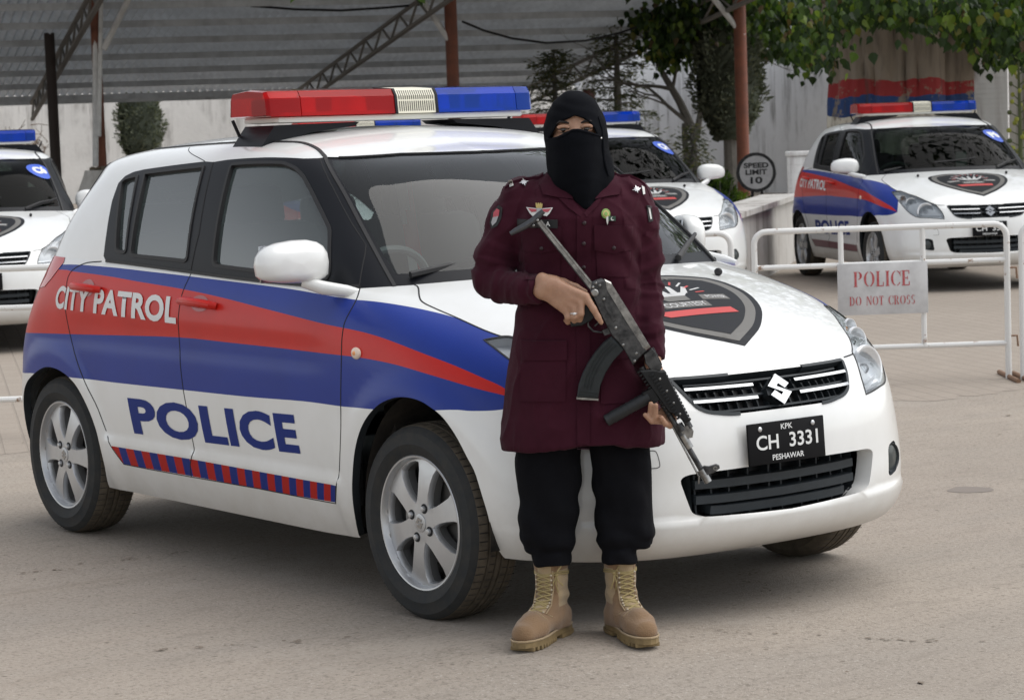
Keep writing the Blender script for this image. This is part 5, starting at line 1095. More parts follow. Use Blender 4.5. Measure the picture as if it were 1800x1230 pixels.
M_wallA = stained('stained_plaster', (.84, .82, .78), (.17, .15, .13)); M_wallB = stained('whitewashed_brick', (.78, .78, .77), (.16, .10, .09), True); M_wallC = stained('grey_plaster', (.66, .64, .61), (.26, .23, .20), sc=2.0)
w0 = Vector((-70.241, 1.967, 0)); w1 = Vector((-45.057, 36.086, 0))
wall_thing('boundary_wall', 'long cream plastered boundary wall seen under the far eave of the carport', w0, w1, 3.3, .3, M_wallA)
wall_thing('boundary_wall', 'tall white stained wall behind the cypress and the speed limit sign', (-42.668, 34.251, 0), (-29.137, 30.607, 0), 4.9, .35, stained('white_stained_plaster', (.88, .89, .91), (.12, .11, .10)))
wall_thing('boundary_wall', 'whitewashed brick wall at the right behind the painted tree trunk', (-21.890, 25.209, 0), (-20.214, 25.789, 0), 4.5, .35, M_wallB)
wall_thing('boundary_wall', 'cream return wall at the far right edge of the photo', (-19.862, 25.422, 0), (-13.908, 22.499, 0), 4.2, .35, stained('cream_plaster', (.70, .67, .62), (.2, .17, .14)))
wall_thing('parapet_wall', 'low grey plastered wall between the C4 and P6 cars', (-8.365, 9.046, 0), (-11.887, 13.065, 0), .67, .30, M_wallC, .05)
pl_ = thing('gate_pier', 'short whitewashed masonry pier at the end of the low wall', 'pier', (-12.126, 13.417, 0), R(54)); mb = MB(); mb.box((0, 0, .56), (.30, .34, 1.12), bev=.02); mb.build('pier_body', M_wallB, pl_); mb = MB(); mb.box((0, 0, 1.145), (.33, .37, .05), bev=.01); mb.build('cap', M_wallB, pl_)
pb = thing('post_base', 'cream flared concrete base of the carport post with scraps lying on top', 'post base', (-30.679, 14.316, 0)); mb = MB(); mb.lathe([(0, 0), (.42, 0), (.40, .7), (.27, 1.02), (.25, 1.10), (0, 1.10)], 14, 'Z'); mb.build('plinth', M_wallC, pb); mb = MB()
for k in range(9): mb.ell((random.uniform(-.24, .24), random.uniform(-.2, .2), 1.12), (random.uniform(.04, .12), .06, random.uniform(.02, .05)))
mb.build('scraps', mat('scraps', (.16, .13, .09), .9), pb)

# ================================================================== TREES
def leafmesh(name, items, mats, parent, shape='leaf'):
    """items: (pos, direction down the blade, normal, length, width, material index, curl)"""
    V, F, MI = [], [], []
    for p, d, nn, L_, W_, mi, cu in items:
        s = d.cross(nn).normalized(); o = len(V)
        if shape == 'heart':
            pr = [(0, 0), (.08, .30), (.30, .50), (.55, .38), (.78, .14), (1.0, .0), (.78, -.14), (.55, -.38), (.30, -.50), (.08, -.30), (.45, 0)]
            V += [p+d*(a*L_)+s*(b*W_)+nn*(cu*L_*(a*a)*.5-abs(b)*W_*.25) for a, b in pr]
            F += [(o+10, o+i, o+(i+1) % 10) for i in range(10)]; MI += [mi]*10
        else:
            V += [p, p+d*(L_*.45)+s*(W_*.5)+nn*(cu*L_*.2), p+d*L_+nn*(cu*L_), p+d*(L_*.45)-s*(W_*.5)+nn*(cu*L_*.2)]; F += [(o, o+1, o+2, o+3)]; MI += [mi]
    me = bpy.data.meshes.new(name); me.from_pydata(V, [], F)
    for m in mats: me.materials.append(m)
    me.polygons.foreach_set('material_index', MI); me.update(); ob = bpy.data.objects.new(name, me); COL.objects.link(ob); ob.parent = parent; return ob
def leaf_mat(name, c, tr=.35, rough=.45):
    m = bpy.data.materials.new(name); m.use_nodes = True; n = m.node_tree.nodes; l = m.node_tree.links; b = n['Principled BSDF']; b.inputs['Base Color'].default_value = (*c, 1); b.inputs['Roughness'].default_value = rough; b.inputs['Specular IOR Level'].default_value = .35
    t = n.new('ShaderNodeBsdfTranslucent'); t.inputs[0].default_value = (c[0]*1.5, c[1]*1.6, c[2]*.8, 1); x = n.new('ShaderNodeMixShader'); x.inputs[0].default_value = tr; o = n['Material Output']; l.new(b.outputs[0], x.inputs[1]); l.new(t.outputs[0], x.inputs[2]); l.new(x.outputs[0], o.inputs[0]); return m
LM = [leaf_mat('leaf_dark', (.018, .038, .009)), leaf_mat('leaf_mid', (.058, .104, .018)), leaf_mat('leaf_lime', (.13, .19, .028)), leaf_mat('leaf_yellow', (.12, .12, .020)), leaf_mat('leaf_brown', (.09, .062, .035))]
rnd = random.Random(11)
def rv(): return Vector((rnd.gauss(0, 1), rnd.gauss(0, 1), rnd.gauss(0, 1))).normalized()
FW = Vector((-.8047, .5937, 0)); RT = Vector((.5937, .8047, 0)); UP = Vector((0, 0, 1))
# --- the big painted tree
TB = Vector((-15.924, 18.923, 0))
tree = thing('painted_tree', 'huge old tree, red and blue bands painted on its fluted trunk, behind the P6 car', 'tree', TB)
mb = MB(); nA, nZ = 180, 70; v = []
M_bark = bpy.data.materials.new('painted_bark'); M_bark.use_nodes = True
n = M_bark.node_tree.nodes; l = M_bark.node_tree.links; b = n['Principled BSDF']; b.inputs['Roughness'].default_value = .9; tc = n.new('ShaderNodeTexCoord'); sp = n.new('ShaderNodeSeparateXYZ'); l.new(tc.outputs['Object'], sp.inputs[0])
z1 = n.new('ShaderNodeTexNoise'); z1.inputs['Scale'].default_value = 1.3; z1.inputs['Detail'].default_value = 5; l.new(tc.outputs['Object'], z1.inputs[0])
ad = n.new('ShaderNodeMath'); ad.operation = 'MULTIPLY_ADD'; l.new(z1.outputs['Fac'], ad.inputs[0]); ad.inputs[1].default_value = .30; l.new(sp.outputs['Z'], ad.inputs[2])
cr = n.new('ShaderNodeValToRGB'); cr.color_ramp.interpolation = 'CONSTANT'; e = cr.color_ramp.elements
mr = n.new('ShaderNodeMapRange'); mr.inputs[1].default_value = 0; mr.inputs[2].default_value = 4; l.new(ad.outputs[0], mr.inputs[0]); l.new(mr.outputs[0], cr.inputs[0])
e[0].position = 0; e[0].color = (.62, .58, .50, 1); e[1].position = (1.57+.15)/4; e[1].color = (.022, .055, .17, 1)
for p_, c_ in (((1.80+.15)/4, (.27, .028, .030, 1)), ((2.00+.15)/4, (.24, .20, .16, 1))): q = e.new(p_); q.color = c_
z2 = n.new('ShaderNodeTexNoise'); z2.inputs['Scale'].default_value = 4.5; z2.inputs['Detail'].default_value = 8; z2.inputs['Roughness'].default_value = .7; l.new(tc.outputs['Object'], z2.inputs[0])
x = n.new('ShaderNodeMix'); x.data_type = 'RGBA'; r = n.new('ShaderNodeMapRange'); r.inputs[1].default_value = .55; r.inputs[2].default_value = .60; r.inputs[4].default_value = .85; l.new(z2.outputs['Fac'], r.inputs[0]); l.new(r.outputs[0], x.inputs[0]); l.new(cr.outputs[0], x.inputs[6]); x.inputs[7].default_value = (.24, .20, .155, 1)
x3 = n.new('ShaderNodeMix'); x3.data_type = 'RGBA'; z3 = n.new('ShaderNodeTexNoise'); z3.inputs['Scale'].default_value = 9; z3.inputs['Detail'].default_value = 6; mp = n.new('ShaderNodeMapping'); mp.inputs['Scale'].default_value = (1, 1, .15); l.new(tc.outputs['Object'], mp.inputs[0]); l.new(mp.outputs[0], z3.inputs[0]); r3 = n.new('ShaderNodeMapRange'); r3.inputs[1].default_value = .5; r3.inputs[2].default_value = .72; r3.inputs[4].default_value = .7; l.new(z3.outputs['Fac'], r3.inputs[0]); l.new(r3.outputs[0], x3.inputs[0]); l.new(x.outputs[2], x3.inputs[6]); x3.inputs[7].default_value = (.06, .05, .04, 1)
l.new(x3.outputs[2], b.inputs['Base Color']); bp = n.new('ShaderNodeBump'); bp.inputs['Strength'].default_value = .8; bp.inputs['Distance'].default_value = .05; l.new(z3.outputs['Fac'], bp.inputs['Height']); l.new(bp.outputs[0], b.inputs['Normal'])
for i in range(nZ+1):
    z = 4.6*i/nZ
    for j in range(nA):
        a = 2*math.pi*j/nA; lob = .20*abs(math.sin(a*4.5+.35*math.sin(z*.9+a)))**.55-.08+.09*abs(math.sin(a*9.5+z*.25+2))**.6+.07*math.sin(a*3+1)+.15*noise.noise(Vector((math.cos(a)*2.6, math.sin(a)*2.6, z*.8)))+.05*noise.noise(Vector((math.cos(a)*7, math.sin(a)*7, z*2)))
        rr = .96*((.80+.26*math.exp(-z*1.3)+.10*max(0, z-2.2)**1.2)+lob); v.append((rr*math.cos(a), rr*math.sin(a), z))
mb.add(v, [(i*nA+j, i*nA+(j+1) % nA, (i+1)*nA+(j+1) % nA, (i+1)*nA+j) for i in range(nZ) for j in range(nA)])
for k in range(9):     # limbs
    a = 2*math.pi*k/9+.3; p = Vector((math.cos(a)*.7, math.sin(a)*.7, 3.6)); pts = [p]
    for q in range(6): p = p+Vector((math.cos(a)*.8+rnd.gauss(0, .2), math.sin(a)*.8+rnd.gauss(0, .2), .55-.08*q)); pts.append(p)
    mb.tube(pts, [.34, .27, .21, .16, .12, .08, .04], 10)
mb.build('trunk', M_bark, tree, auto=80)
items = []
def hang(base, nleaf, spread, big):
    for _ in range(nleaf):
        p = base+Vector((rnd.gauss(0, spread), rnd.gauss(0, spread), rnd.gauss(0, spread*.8)))
        d = (Vector((0, 0, -1))+rv()*.55).normalized(); nn = (rv()+(-FW)*.8); nn = (nn-d*nn.dot(d)).normalized(); L_ = big*rnd.uniform(.7, 1.25)
        c = rnd.random(); mi = 0 if c < .52 else (1 if c < .82 else (2 if c < .92 else (3 if c < .96 else 4)))
        items.append((p, d, nn, L_, L_*.80, mi, rnd.uniform(-.1, .35)))
# hanging sprays: lower rim of the crown as seen over the yard
def rim(px):   # height of the lowest leaves along the right direction
    xs = [1130, 1160, 1190, 1225, 1260, 1300, 1340, 1400, 1440, 1470, 1500, 1600, 1700, 1720, 1770, 1830, 2000]; ys = [35, 98, 120, 72, 112, 66, 76, 100, 118, 72, 28, 34, 54, 94, 104, 86, 55]
    return float(np.interp(px, xs, ys))
for k in range(430):
    px = rnd.uniform(1135, 2050); dd = rnd.uniform(-4.6, 1.2); D = 32.5+dd
    if px < 1430: dd = rnd.uniform(13.5, 16.5); D = 32.5+dd
    x = (px-900)/4220*D-(1590-900)/4220*32.5; ytop = rim(px)*rnd.random()**.75-6; z = 1.444+(239-(px-900)*.0346-ytop)/4220*D
    hang(RT*x+FW*dd+UP*z, 26 if px < 1430 else 22, .20 if px < 1430 else .15, .165 if px < 1430 else .125)
for k in range(560):
    a = rnd.uniform(0, 2*math.pi); rr = 9.5*math.sqrt(rnd.random()); z = 4.3+rnd.random()*(6.2-.05*rr*rr)
    hang(Vector((math.cos(a)*rr, math.sin(a)*rr, z))-FW*3.0, 10, .42, .25)
leafmesh('crown', items, LM, tree, 'heart')
# --- clipped cypresses on bare stems
def clipped(label, base, h0, h1, rad, n_, stem=.11):
    t = thing('cypress_tree', label, 'tree', base, 0, None); mb = MB(); mb.tube([(0, 0, 0), (.02, .01, h0*.5), (0, 0, h0+.5)], [stem*1.2, stem, stem*.8], 10)
    for k in range(7): a = k*.9; mb.tube([(0, 0, h0-.1), (math.cos(a)*rad*.4, math.sin(a)*rad*.4, h0+.5), (math.cos(a)*rad*.6, math.sin(a)*rad*.6, h0+1.2)], [.04, .03, .015], 6)
    mb.build('trunk', mat('grey_stem', (.16, .15, .135), .9, noise_amt=.3, noise_scale=8) if 'grey_stem' not in bpy.data.materials else bpy.data.materials['grey_stem'], t)
    it = []; core = []
    prf = lambda u: min(1, (u/.30)**.55)*(1 if u < .6 else max(.05, 1-((u-.6)/.42)**2))
    for i in range(1, 22):
        for j in range(26):
            for k in range(2):
                u = (i+rnd.random()*.9)/23; a = (j+rnd.random())*6.2832/26; rr = rad*.80*prf(u)*(1+.16*noise.noise(Vector((math.cos(a)*2.2, math.sin(a)*2.2, (h0+(h1-h0)*u)*2.2)))); d = Vector((math.cos(a+1.57), math.sin(a+1.57), rnd.uniform(-.4, .9))).normalized(); nn = Vector((math.cos(a), math.sin(a), .2)); nn = (nn-d*nn.dot(d)).normalized(); it.append((Vector((rr*math.cos(a), rr*math.sin(a), h0+(h1-h0)*u)), d, nn, rad*.50, rad*.34, 0, 0))
    for _ in range(n_):
        u = rnd.random(); z = h0+(h1-h0)*u; prof = prf(u); a = rnd.uniform(0, 6.2832); rr = rad*prof*(1+.34*noise.noise(Vector((math.cos(a)*2.2, math.sin(a)*2.2, z*2.2))))*(rnd.random()**.20)
        p = Vector((rr*math.cos(a), rr*math.sin(a), z)); d = (Vector((math.cos(a)*.7, math.sin(a)*.7, .5))+rv()*.7).normalized(); nn = rv(); nn = (nn-d*nn.dot(d)).normalized(); it.append((p, d, nn, rnd.uniform(.07, .15), rnd.uniform(.03, .06), rnd.choice((0, 0, 1)), 0))
    leafmesh('crown', it, [CY0, CY1], t); return t
CY0 = leaf_mat('cypress_dark', (.085, .098, .068), .12, .7); CY1 = leaf_mat('cypress_mid', (.150, .165, .110), .15, .7)
clipped('round clipped cypress on a bare stem left of the rust red post', (-27.856, 26.424, 0), 1.20, 3.8, .66, 9000, .16)
clipped('small dark cypress against the cream wall under the carport eave', (-48.548, 24.595, 0), 1.05, 3.1, .56, 5200, .08)
# --- conifer behind the officer
def conifer(label, base, h, rad, n_, z0=.8):
    t = thing('conifer_tree', label, 'tree', base); mb = MB(); mb.tube([(0, 0, 0), (.05, 0, h*.5), (0, .05, h)], [.12, .08, .02], 8); it = []
    nb = 46
    for k in range(nb):
        z = z0+(h-z0)*k/nb; a = k*2.4; L_ = rad*(1-.75*(k/nb))*rnd.uniform(.7, 1.1); e_ = Vector((math.cos(a)*L_, math.sin(a)*L_, z+.12*L_-.1)); mb.tube([(0, 0, z), (e_*.5)+Vector((0, 0, z*.5+.03)), e_], [.03, .02, .008], 5)
        for _ in range(n_//nb):
            s = rnd.random()**.7; p = Vector((0, 0, z)).lerp(e_, s)+Vector((rnd.gauss(0, .11), rnd.gauss(0, .11), rnd.gauss(0, .055))); d = (Vector((math.cos(a), math.sin(a), -.15))+rv()*.6).normalized(); nn = rv(); nn = (nn-d*nn.dot(d)).normalized(); it.append((p, d, nn, rnd.uniform(.08, .17), .028, rnd.choice((0, 0, 1)), 0))
    mb.build('trunk', bpy.data.materials['grey_stem'], t); leafmesh('crown', it, [CO0, CO1], t)
CO0 = leaf_mat('conifer_dark', (.060, .078, .036), .2, .6); CO1 = leaf_mat('conifer_olive', (.150, .150, .065), .25, .6)
conifer('tall dark conifer close behind the head of the officer', (-31.882, 26.887, 0), 4.2, 1.2, 5200, .5)
conifer('olive conifer left of the head of the officer under the roof edge', (-34.247, 27.064, 0), 3.3, 1.25, 4600, .4)
conifer('small conifer sapling beside the mirror of the C4 car', (-24.875, 22.857, 0), 1.55, .42, 900, .25)
# --- bare tree
bt = thing('bare_tree', 'leafless grey tree leaning in front of the white stained wall', 'tree', (-29.777, 27.203, 0)); mb = MB()
def limb(p, d, L_, r_, dep):
    pts = [p]; rs = [r_]; n_ = 5
    for i in range(n_): d = (d+rv()*.16+Vector((0, 0, .03))).normalized(); p = p+d*(L_/n_); pts.append(p); rs.append(r_*(1-.45*(i+1)/n_))
    mb.tube(pts, rs, 6 if dep > 2 else 4, caps=False)
    if dep > 0:
        for k in range(3 if dep > 1 else 2): limb(pts[rnd.choice((3, 4, 5))], (d+rv()*.85+Vector((0, 0, .1))).normalized(), L_*rnd.uniform(.55, .8), rs[-1]*.75, dep-1)
limb(Vector((0, 0, 0)), Vector((-.1, -.1, 1)), 1.6, .12, 0); limb(Vector((-.05, -.05, 1.45)), (RT*-.35+UP).normalized(), 1.5, .10, 4); limb(Vector((0, 0, 1.2)), (RT*.12+UP).normalized(), 1.5, .075, 4); limb(Vector((0, 0, 1.5)), (RT*-.9+UP*.5).normalized(), 1.2, .05, 3)
mb.build('branches', bpy.data.materials['grey_stem'], bt)
# --- shrubs and the flowering stalk
def shrub(label, base, w_, h_, n_, mats, L_=.12):
    t = thing('green_shrub', label, 'shrub', base); it = []; mb = MB()
    for k in range(8): a = k*.8; mb.tube([(0, 0, 0), (math.cos(a)*w_*.3, math.sin(a)*w_*.3, h_*.5), (math.cos(a)*w_*.45, math.sin(a)*w_*.45, h_*.85)], [.015, .01, .005], 5)
    mb.build('stems', bpy.data.materials['grey_stem'], t)
    for _ in range(n_):
        a = rnd.uniform(0, 6.28); u = rnd.random(); rr = w_*.5*math.sqrt(rnd.random())*(1-.5*u); p = Vector((rr*math.cos(a), rr*math.sin(a), h_*(.1+.9*u)*(1-.15*rnd.random()))); d = (Vector((math.cos(a)*.5, math.sin(a)*.5, .7))+rv()*.7).normalized(); nn = rv(); nn = (nn-d*nn.dot(d)).normalized(); it.append((p, d, nn, L_*rnd.uniform(.6, 1.3), L_*.35, rnd.choice((0, 1, 1)), .1))
    leafmesh('foliage', it, mats, t)
shrub('leafy green shrub behind the mirror of the C4 car', (-20.067, 19.227, 0), .62, .78, 900, [LM[0], LM[1]]); shrub('low yellow green weeds at the foot of the clipped cypress', (-23.697, 22.761, 0), .9, .34, 500, [LM[1], LM[2]], .10)
db = thing('dry_bush', 'dry brown brush heap in front of the cream wall at the left edge', 'bush', (-48.662, 21.060, 0)); mb = MB()
for _ in range(160):
    a = rnd.uniform(0, 6.28); p = Vector((rnd.gauss(0, .5), rnd.gauss(0, .3), 1.55+rnd.gauss(0, .2))); mb.tube([p, p+rv()*.25, p+rv()*.45], [.014, .010, .006], 4, caps=False)
mb.tube([(0, 0, 0), (0, 0, 1.6)], .05); mb.build('twigs', mat('dry_twig', (.14, .10, .07), .9), db)
fs = thing('flower_stalk', 'tall plant stalk with round yellow green flower heads at the right edge', 'plant', (-13.298, 18.253, 0)); mb = MB(); mb.tube([(0, 0, 0), (.01, 0, 1.2), (-.02, .02, 2.15)], [.035, .028, .012], 8); mb.build('stalk', mat('green_stalk', (.10, .12, .05), .8), fs); mb = MB()
for k in range(26):
    z = .95+1.15*k/26; a = k*2.4; e_ = Vector((math.cos(a)*.16*(1-.5*k/26), math.sin(a)*.16*(1-.5*k/26), z+.04)); mb.tube([(0, 0, z-.03), e_], [.009, .006], 5, m=1); mb.ell(e_, (.040-.0008*k, .040-.0008*k, .032), 8, 6, m=0 if k % 4 else 1)
mb.build('flower_heads', [mat('flower_yellow', (.30, .32, .05), .7), bpy.data.materials['green_stalk']], fs)

# ================================================================== SPEED LIMIT SIGN
sg0 = Vector((-15.263, 15.592, 0)); sgn = thing('speed_sign', 'round grey speed limit sign reading SPEED LIMIT 10 with a worn black rim', 'road sign', sg0)
M_sgrey = mat('sign_grey', (.36, .36, .37), .7, noise_amt=.25, noise_scale=9); M_sblk = mat('sign_black', (.016, .016, .018), .8, spec=.15, noise_amt=.6, noise_scale=26, col2=(.045, .045, .045), detail=2)
cz = .885; fr = lambda x, y, h: RT*x+UP*(y+cz)-FW*h
def ring_pts(r_, n_=44, wob=.0): return [(r_*math.cos(2*math.pi*i/n_)*(1+wob*math.sin(5*i)), r_*math.sin(2*math.pi*i/n_)*(1+wob*math.cos(3*i))) for i in range(n_)]
mb = MB(); mb.prism(ring_pts(.248, 44, .012), .0, .022, fr); rim_ = mb.build('rim', M_sblk, sgn); mb = MB(); mb.prism(ring_pts(.208), .022, .026, fr); mb.build('face', M_sgrey, sgn)
for tx, yy, hh, ww in (('SPEED', .088, .066, .31), ('LIMIT', .004, .066, .27), ('10', -.098, .086, .15)): flat_text('sign_lettering', tx, fr(0, yy, .0265), RT, UP, ww, hh, M_sblk, sgn, .035, lift=.002)
for sx in (-.05, .07): mb = MB(); mb.tube([RT*sx+FW*.03+UP*.0, RT*sx+FW*.03+UP*.75], .018, 8); mb.build('leg', M_sblk, sgn)

# ================================================================== POLICE BARRIERS
M_bar = mat('chipped_white_pipe', (.62, .62, .60), .5, noise_amt=1.0, noise_scale=16, col2=(.60, .57, .52), detail=8)
M_barr = mat('rust_pipe', (.22, .13, .08), .8)
def worn_pipe():
    m = mat('worn_white_pipe', (.64, .64, .62), .5); n = m.node_tree.nodes; l = m.node_tree.links; b = n['Principled BSDF']; tc = n.new('ShaderNodeTexCoord'); t = n.new('ShaderNodeTexNoise'); t.inputs['Scale'].default_value = 13; t.inputs['Detail'].default_value = 8; t.inputs['Roughness'].default_value = .7; l.new(tc.outputs['Object'], t.inputs[0]); r = n.new('ShaderNodeMapRange'); r.inputs[1].default_value = .60; r.inputs[2].default_value = .66; l.new(t.outputs['Fac'], r.inputs[0]); x = n.new('ShaderNodeMix'); x.data_type = 'RGBA'; l.new(r.outputs[0], x.inputs[0]); x.inputs[6].default_value = (.74, .74, .72, 1); x.inputs[7].default_value = (.26, .15, .085, 1); l.new(x.outputs[2], b.inputs['Base Color']); return m
M_bar = worn_pipe()
def barrier(label, base, w_, sign=False, h=.865, gap=True):
    t = thing('police_barrier', label, 'barrier', base, 0, 'white pipe barriers'); P = lambda x, z, y=0: RT*x+UP*z+FW*y; rr = .07; pr = .0175
    pts = [P(0, 0)]+[P(0, h-rr)]+[P(rr-rr*math.cos(a), h-rr+rr*math.sin(a)) for a in np.linspace(.2, math.pi/2, 6)]+[P(w_-rr+rr*math.sin(a), h-rr+rr*math.cos(a)) for a in np.linspace(0, math.pi/2, 6)]+[P(w_, 0)]
    mb = MB(); mb.tube(pts, pr, 10); mb.build('frame', M_bar, t)
    for z in (.665, .20): mb = MB(); mb.tube([P(0, z), P(w_, z)], .0150, 8); mb.build('rail', M_bar, t)
    for fx in (.343, .667): mb = MB(); mb.tube([P(w_*fx, .20), P(w_*fx, h)], .0150, 8); mb.build('upright', M_bar, t)
    for x in (0, w_): mb = MB(); mb.tube([P(x, .012, -.26), P(x, .012, .26)], .014, 8); mb.build('foot', M_barr, t)
    for z in (.24, .62): mb = MB(); mb.tube([P(w_, z), P(w_+.05, z), P(w_+.055, z-.06)], .006, 6); mb.build('hook', M_barr, t)
    if sign:
        x0, x1, z0, z1 = w_*.325, w_*.682, .386, .672; sgm = MB(); sgm.box((0, 0, 0), (x1-x0, .006, z1-z0), bev=.001)
        rm = Matrix((RT, FW, UP)).transposed(); sgm.v = [tuple(rm @ Vector(q)+P((x0+x1)/2, (z0+z1)/2, -.022)) for q in sgm.v]; s_ = sgm.build('sign_board', mat('board_white', (.62, .62, .62), .55, noise_amt=.25, noise_scale=7), t)
        stencil(s_, 'POLICE', P((x0+x1)/2-.004, .585, -.026), .315, .084); stencil(s_, 'DO NOT CROSS', P((x0+x1)/2-.004, .464, -.026), .365, .050)
    return t
M_sred = mat('stencil_red', (.42, .035, .045), .6, noise_amt=.5, noise_scale=30, col2=(.50, .16, .16))
def stencil(parent, text, c, width, height):
    """roman stencil capitals made of separate strokes"""
    def R4(x0, y0, x1, y1): return [(x0, y0), (x1, y0), (x1, y1), (x0, y1)]
    def arc(cx, cy, rx, ry, a0, a1, w0, w1, n_=10):
        A = [R(a0+(a1-a0)*i/n_) for i in range(n_+1)]; return [(cx+rx*math.cos(a), cy+ry*math.sin(a)) for a in A]+[(cx+(rx-(w0+(w1-w0)*abs(math.cos(a))))*math.cos(a), cy+(ry-w0)*math.sin(a)) for a in A[::-1]]
    st, th = .17, .055
    def serif(x, w_): return [R4(x-.06, 0, x+w_+.06, .05), R4(x-.06, .95, x+w_+.06, 1)]
    G_ = {'I': (.30, [R4(.065, .05, .235, .95)]+serif(.065, st)), 'L': (.62, [R4(.06, .05, .23, .95)]+serif(.06, st)+[R4(.26, 0, .58, .06), R4(.52, .06, .58, .28)]),
          'P': (.66, [R4(.06, .05, .23, .95)]+serif(.06, st)+[arc(.30, .73, .33, .27, -80, 80, th, st)]), 'D': (.78, [R4(.06, .05, .23, .95)]+serif(.06, st)+[arc(.26, .5, .46, .5, -80, 80, th, st)]),
          'O': (.84, [arc(.42, .5, .40, .5, -80, 80, th, st), arc(.42, .5, .40, .5, 100, 260, th, st)]), 'C': (.74, [arc(.42, .5, .40, .5, 100, 260, th, st), arc(.44, .5, .34, .5, 35, 85, th, .06), arc(.44, .5, .34, .5, -85, -35, th, .06), R4(.70, .62, .74, .98)]),
          'E': (.64, [R4(.06, .05, .23, .95)]+serif(.06, st)+[R4(.26, 0, .58, .06), R4(.26, .94, .56, 1), R4(.26, .47, .44, .53), R4(.53, .06, .59, .26), R4(.51, .76, .57, .94), R4(.42, .38, .46, .62)]),
          'N': (.82, [R4(.08, .05, .15, .95), R4(.66, .05, .73, .95), [(.10, 1), (.26, 1), (.72, .04), (.60, .02)], R4(.02, 0, .22, .05), R4(.58, .95, .80, 1)]), 'T': (.66, [R4(.245, .05, .415, .90)]+[R4(.18, 0, .48, .05), R4(.04, .94, .62, 1), R4(.04, .74, .09, .94), R4(.57, .74, .62, .94)]),
          'R': (.74, [R4(.06, .05, .23, .95)]+serif(.06, st)+[arc(.30, .74, .30, .26, -80, 80, th, st), [(.32, .47), (.46, .47), (.70, 0), (.54, 0)]]), 'S': (.58, [arc(.30, .74, .24, .26, 30, 250, th, .13), arc(.28, .26, .25, .27, -150, 70, th, .13)]), ' ': (.50, [])}
    tot = sum(G_[ch][0]+.09 for ch in text)-.09; V, F = [], []; x = 0
    for ch in text:
        wd, polys = G_[ch]
        for pl in polys:
            n_ = len(pl); d_ = delaunay_2d_cdt([Vector(q) for q in pl], [], [list(range(n_))], 1, 1e-6); o = len(V)
            V += [c+RT*((x+q.x)/tot-.5)*width+UP*(q.y-.5)*height-FW*.001 for q in d_[0]]; F += [tuple(i+o for i in f) for f in d_[2]]
        x += wd+.09
    me = bpy.data.meshes.new('stencil_lettering'); me.from_pydata(V, [], F); me.materials.append(M_sred); o = bpy.data.objects.new('stencil_lettering', me); COL.objects.link(o); o.parent = parent
barrier('white pipe barrier carrying the POLICE DO NOT CROSS board', (-2.813, 4.209, 0), 1.405, True)
barrier('white pipe barrier behind the bonnet, its right corner below the C4 headlamp', (-3.705, 3.018, 0), 1.36)
barrier('white pipe barrier cut off by the right edge beside the POLICE DO NOT CROSS board', (-1.869, 5.337, 0), 1.40)
barrier('white pipe barrier crossing the bumper of the C6 car at the left edge', (-4.514, -0.107, 0), 1.36)

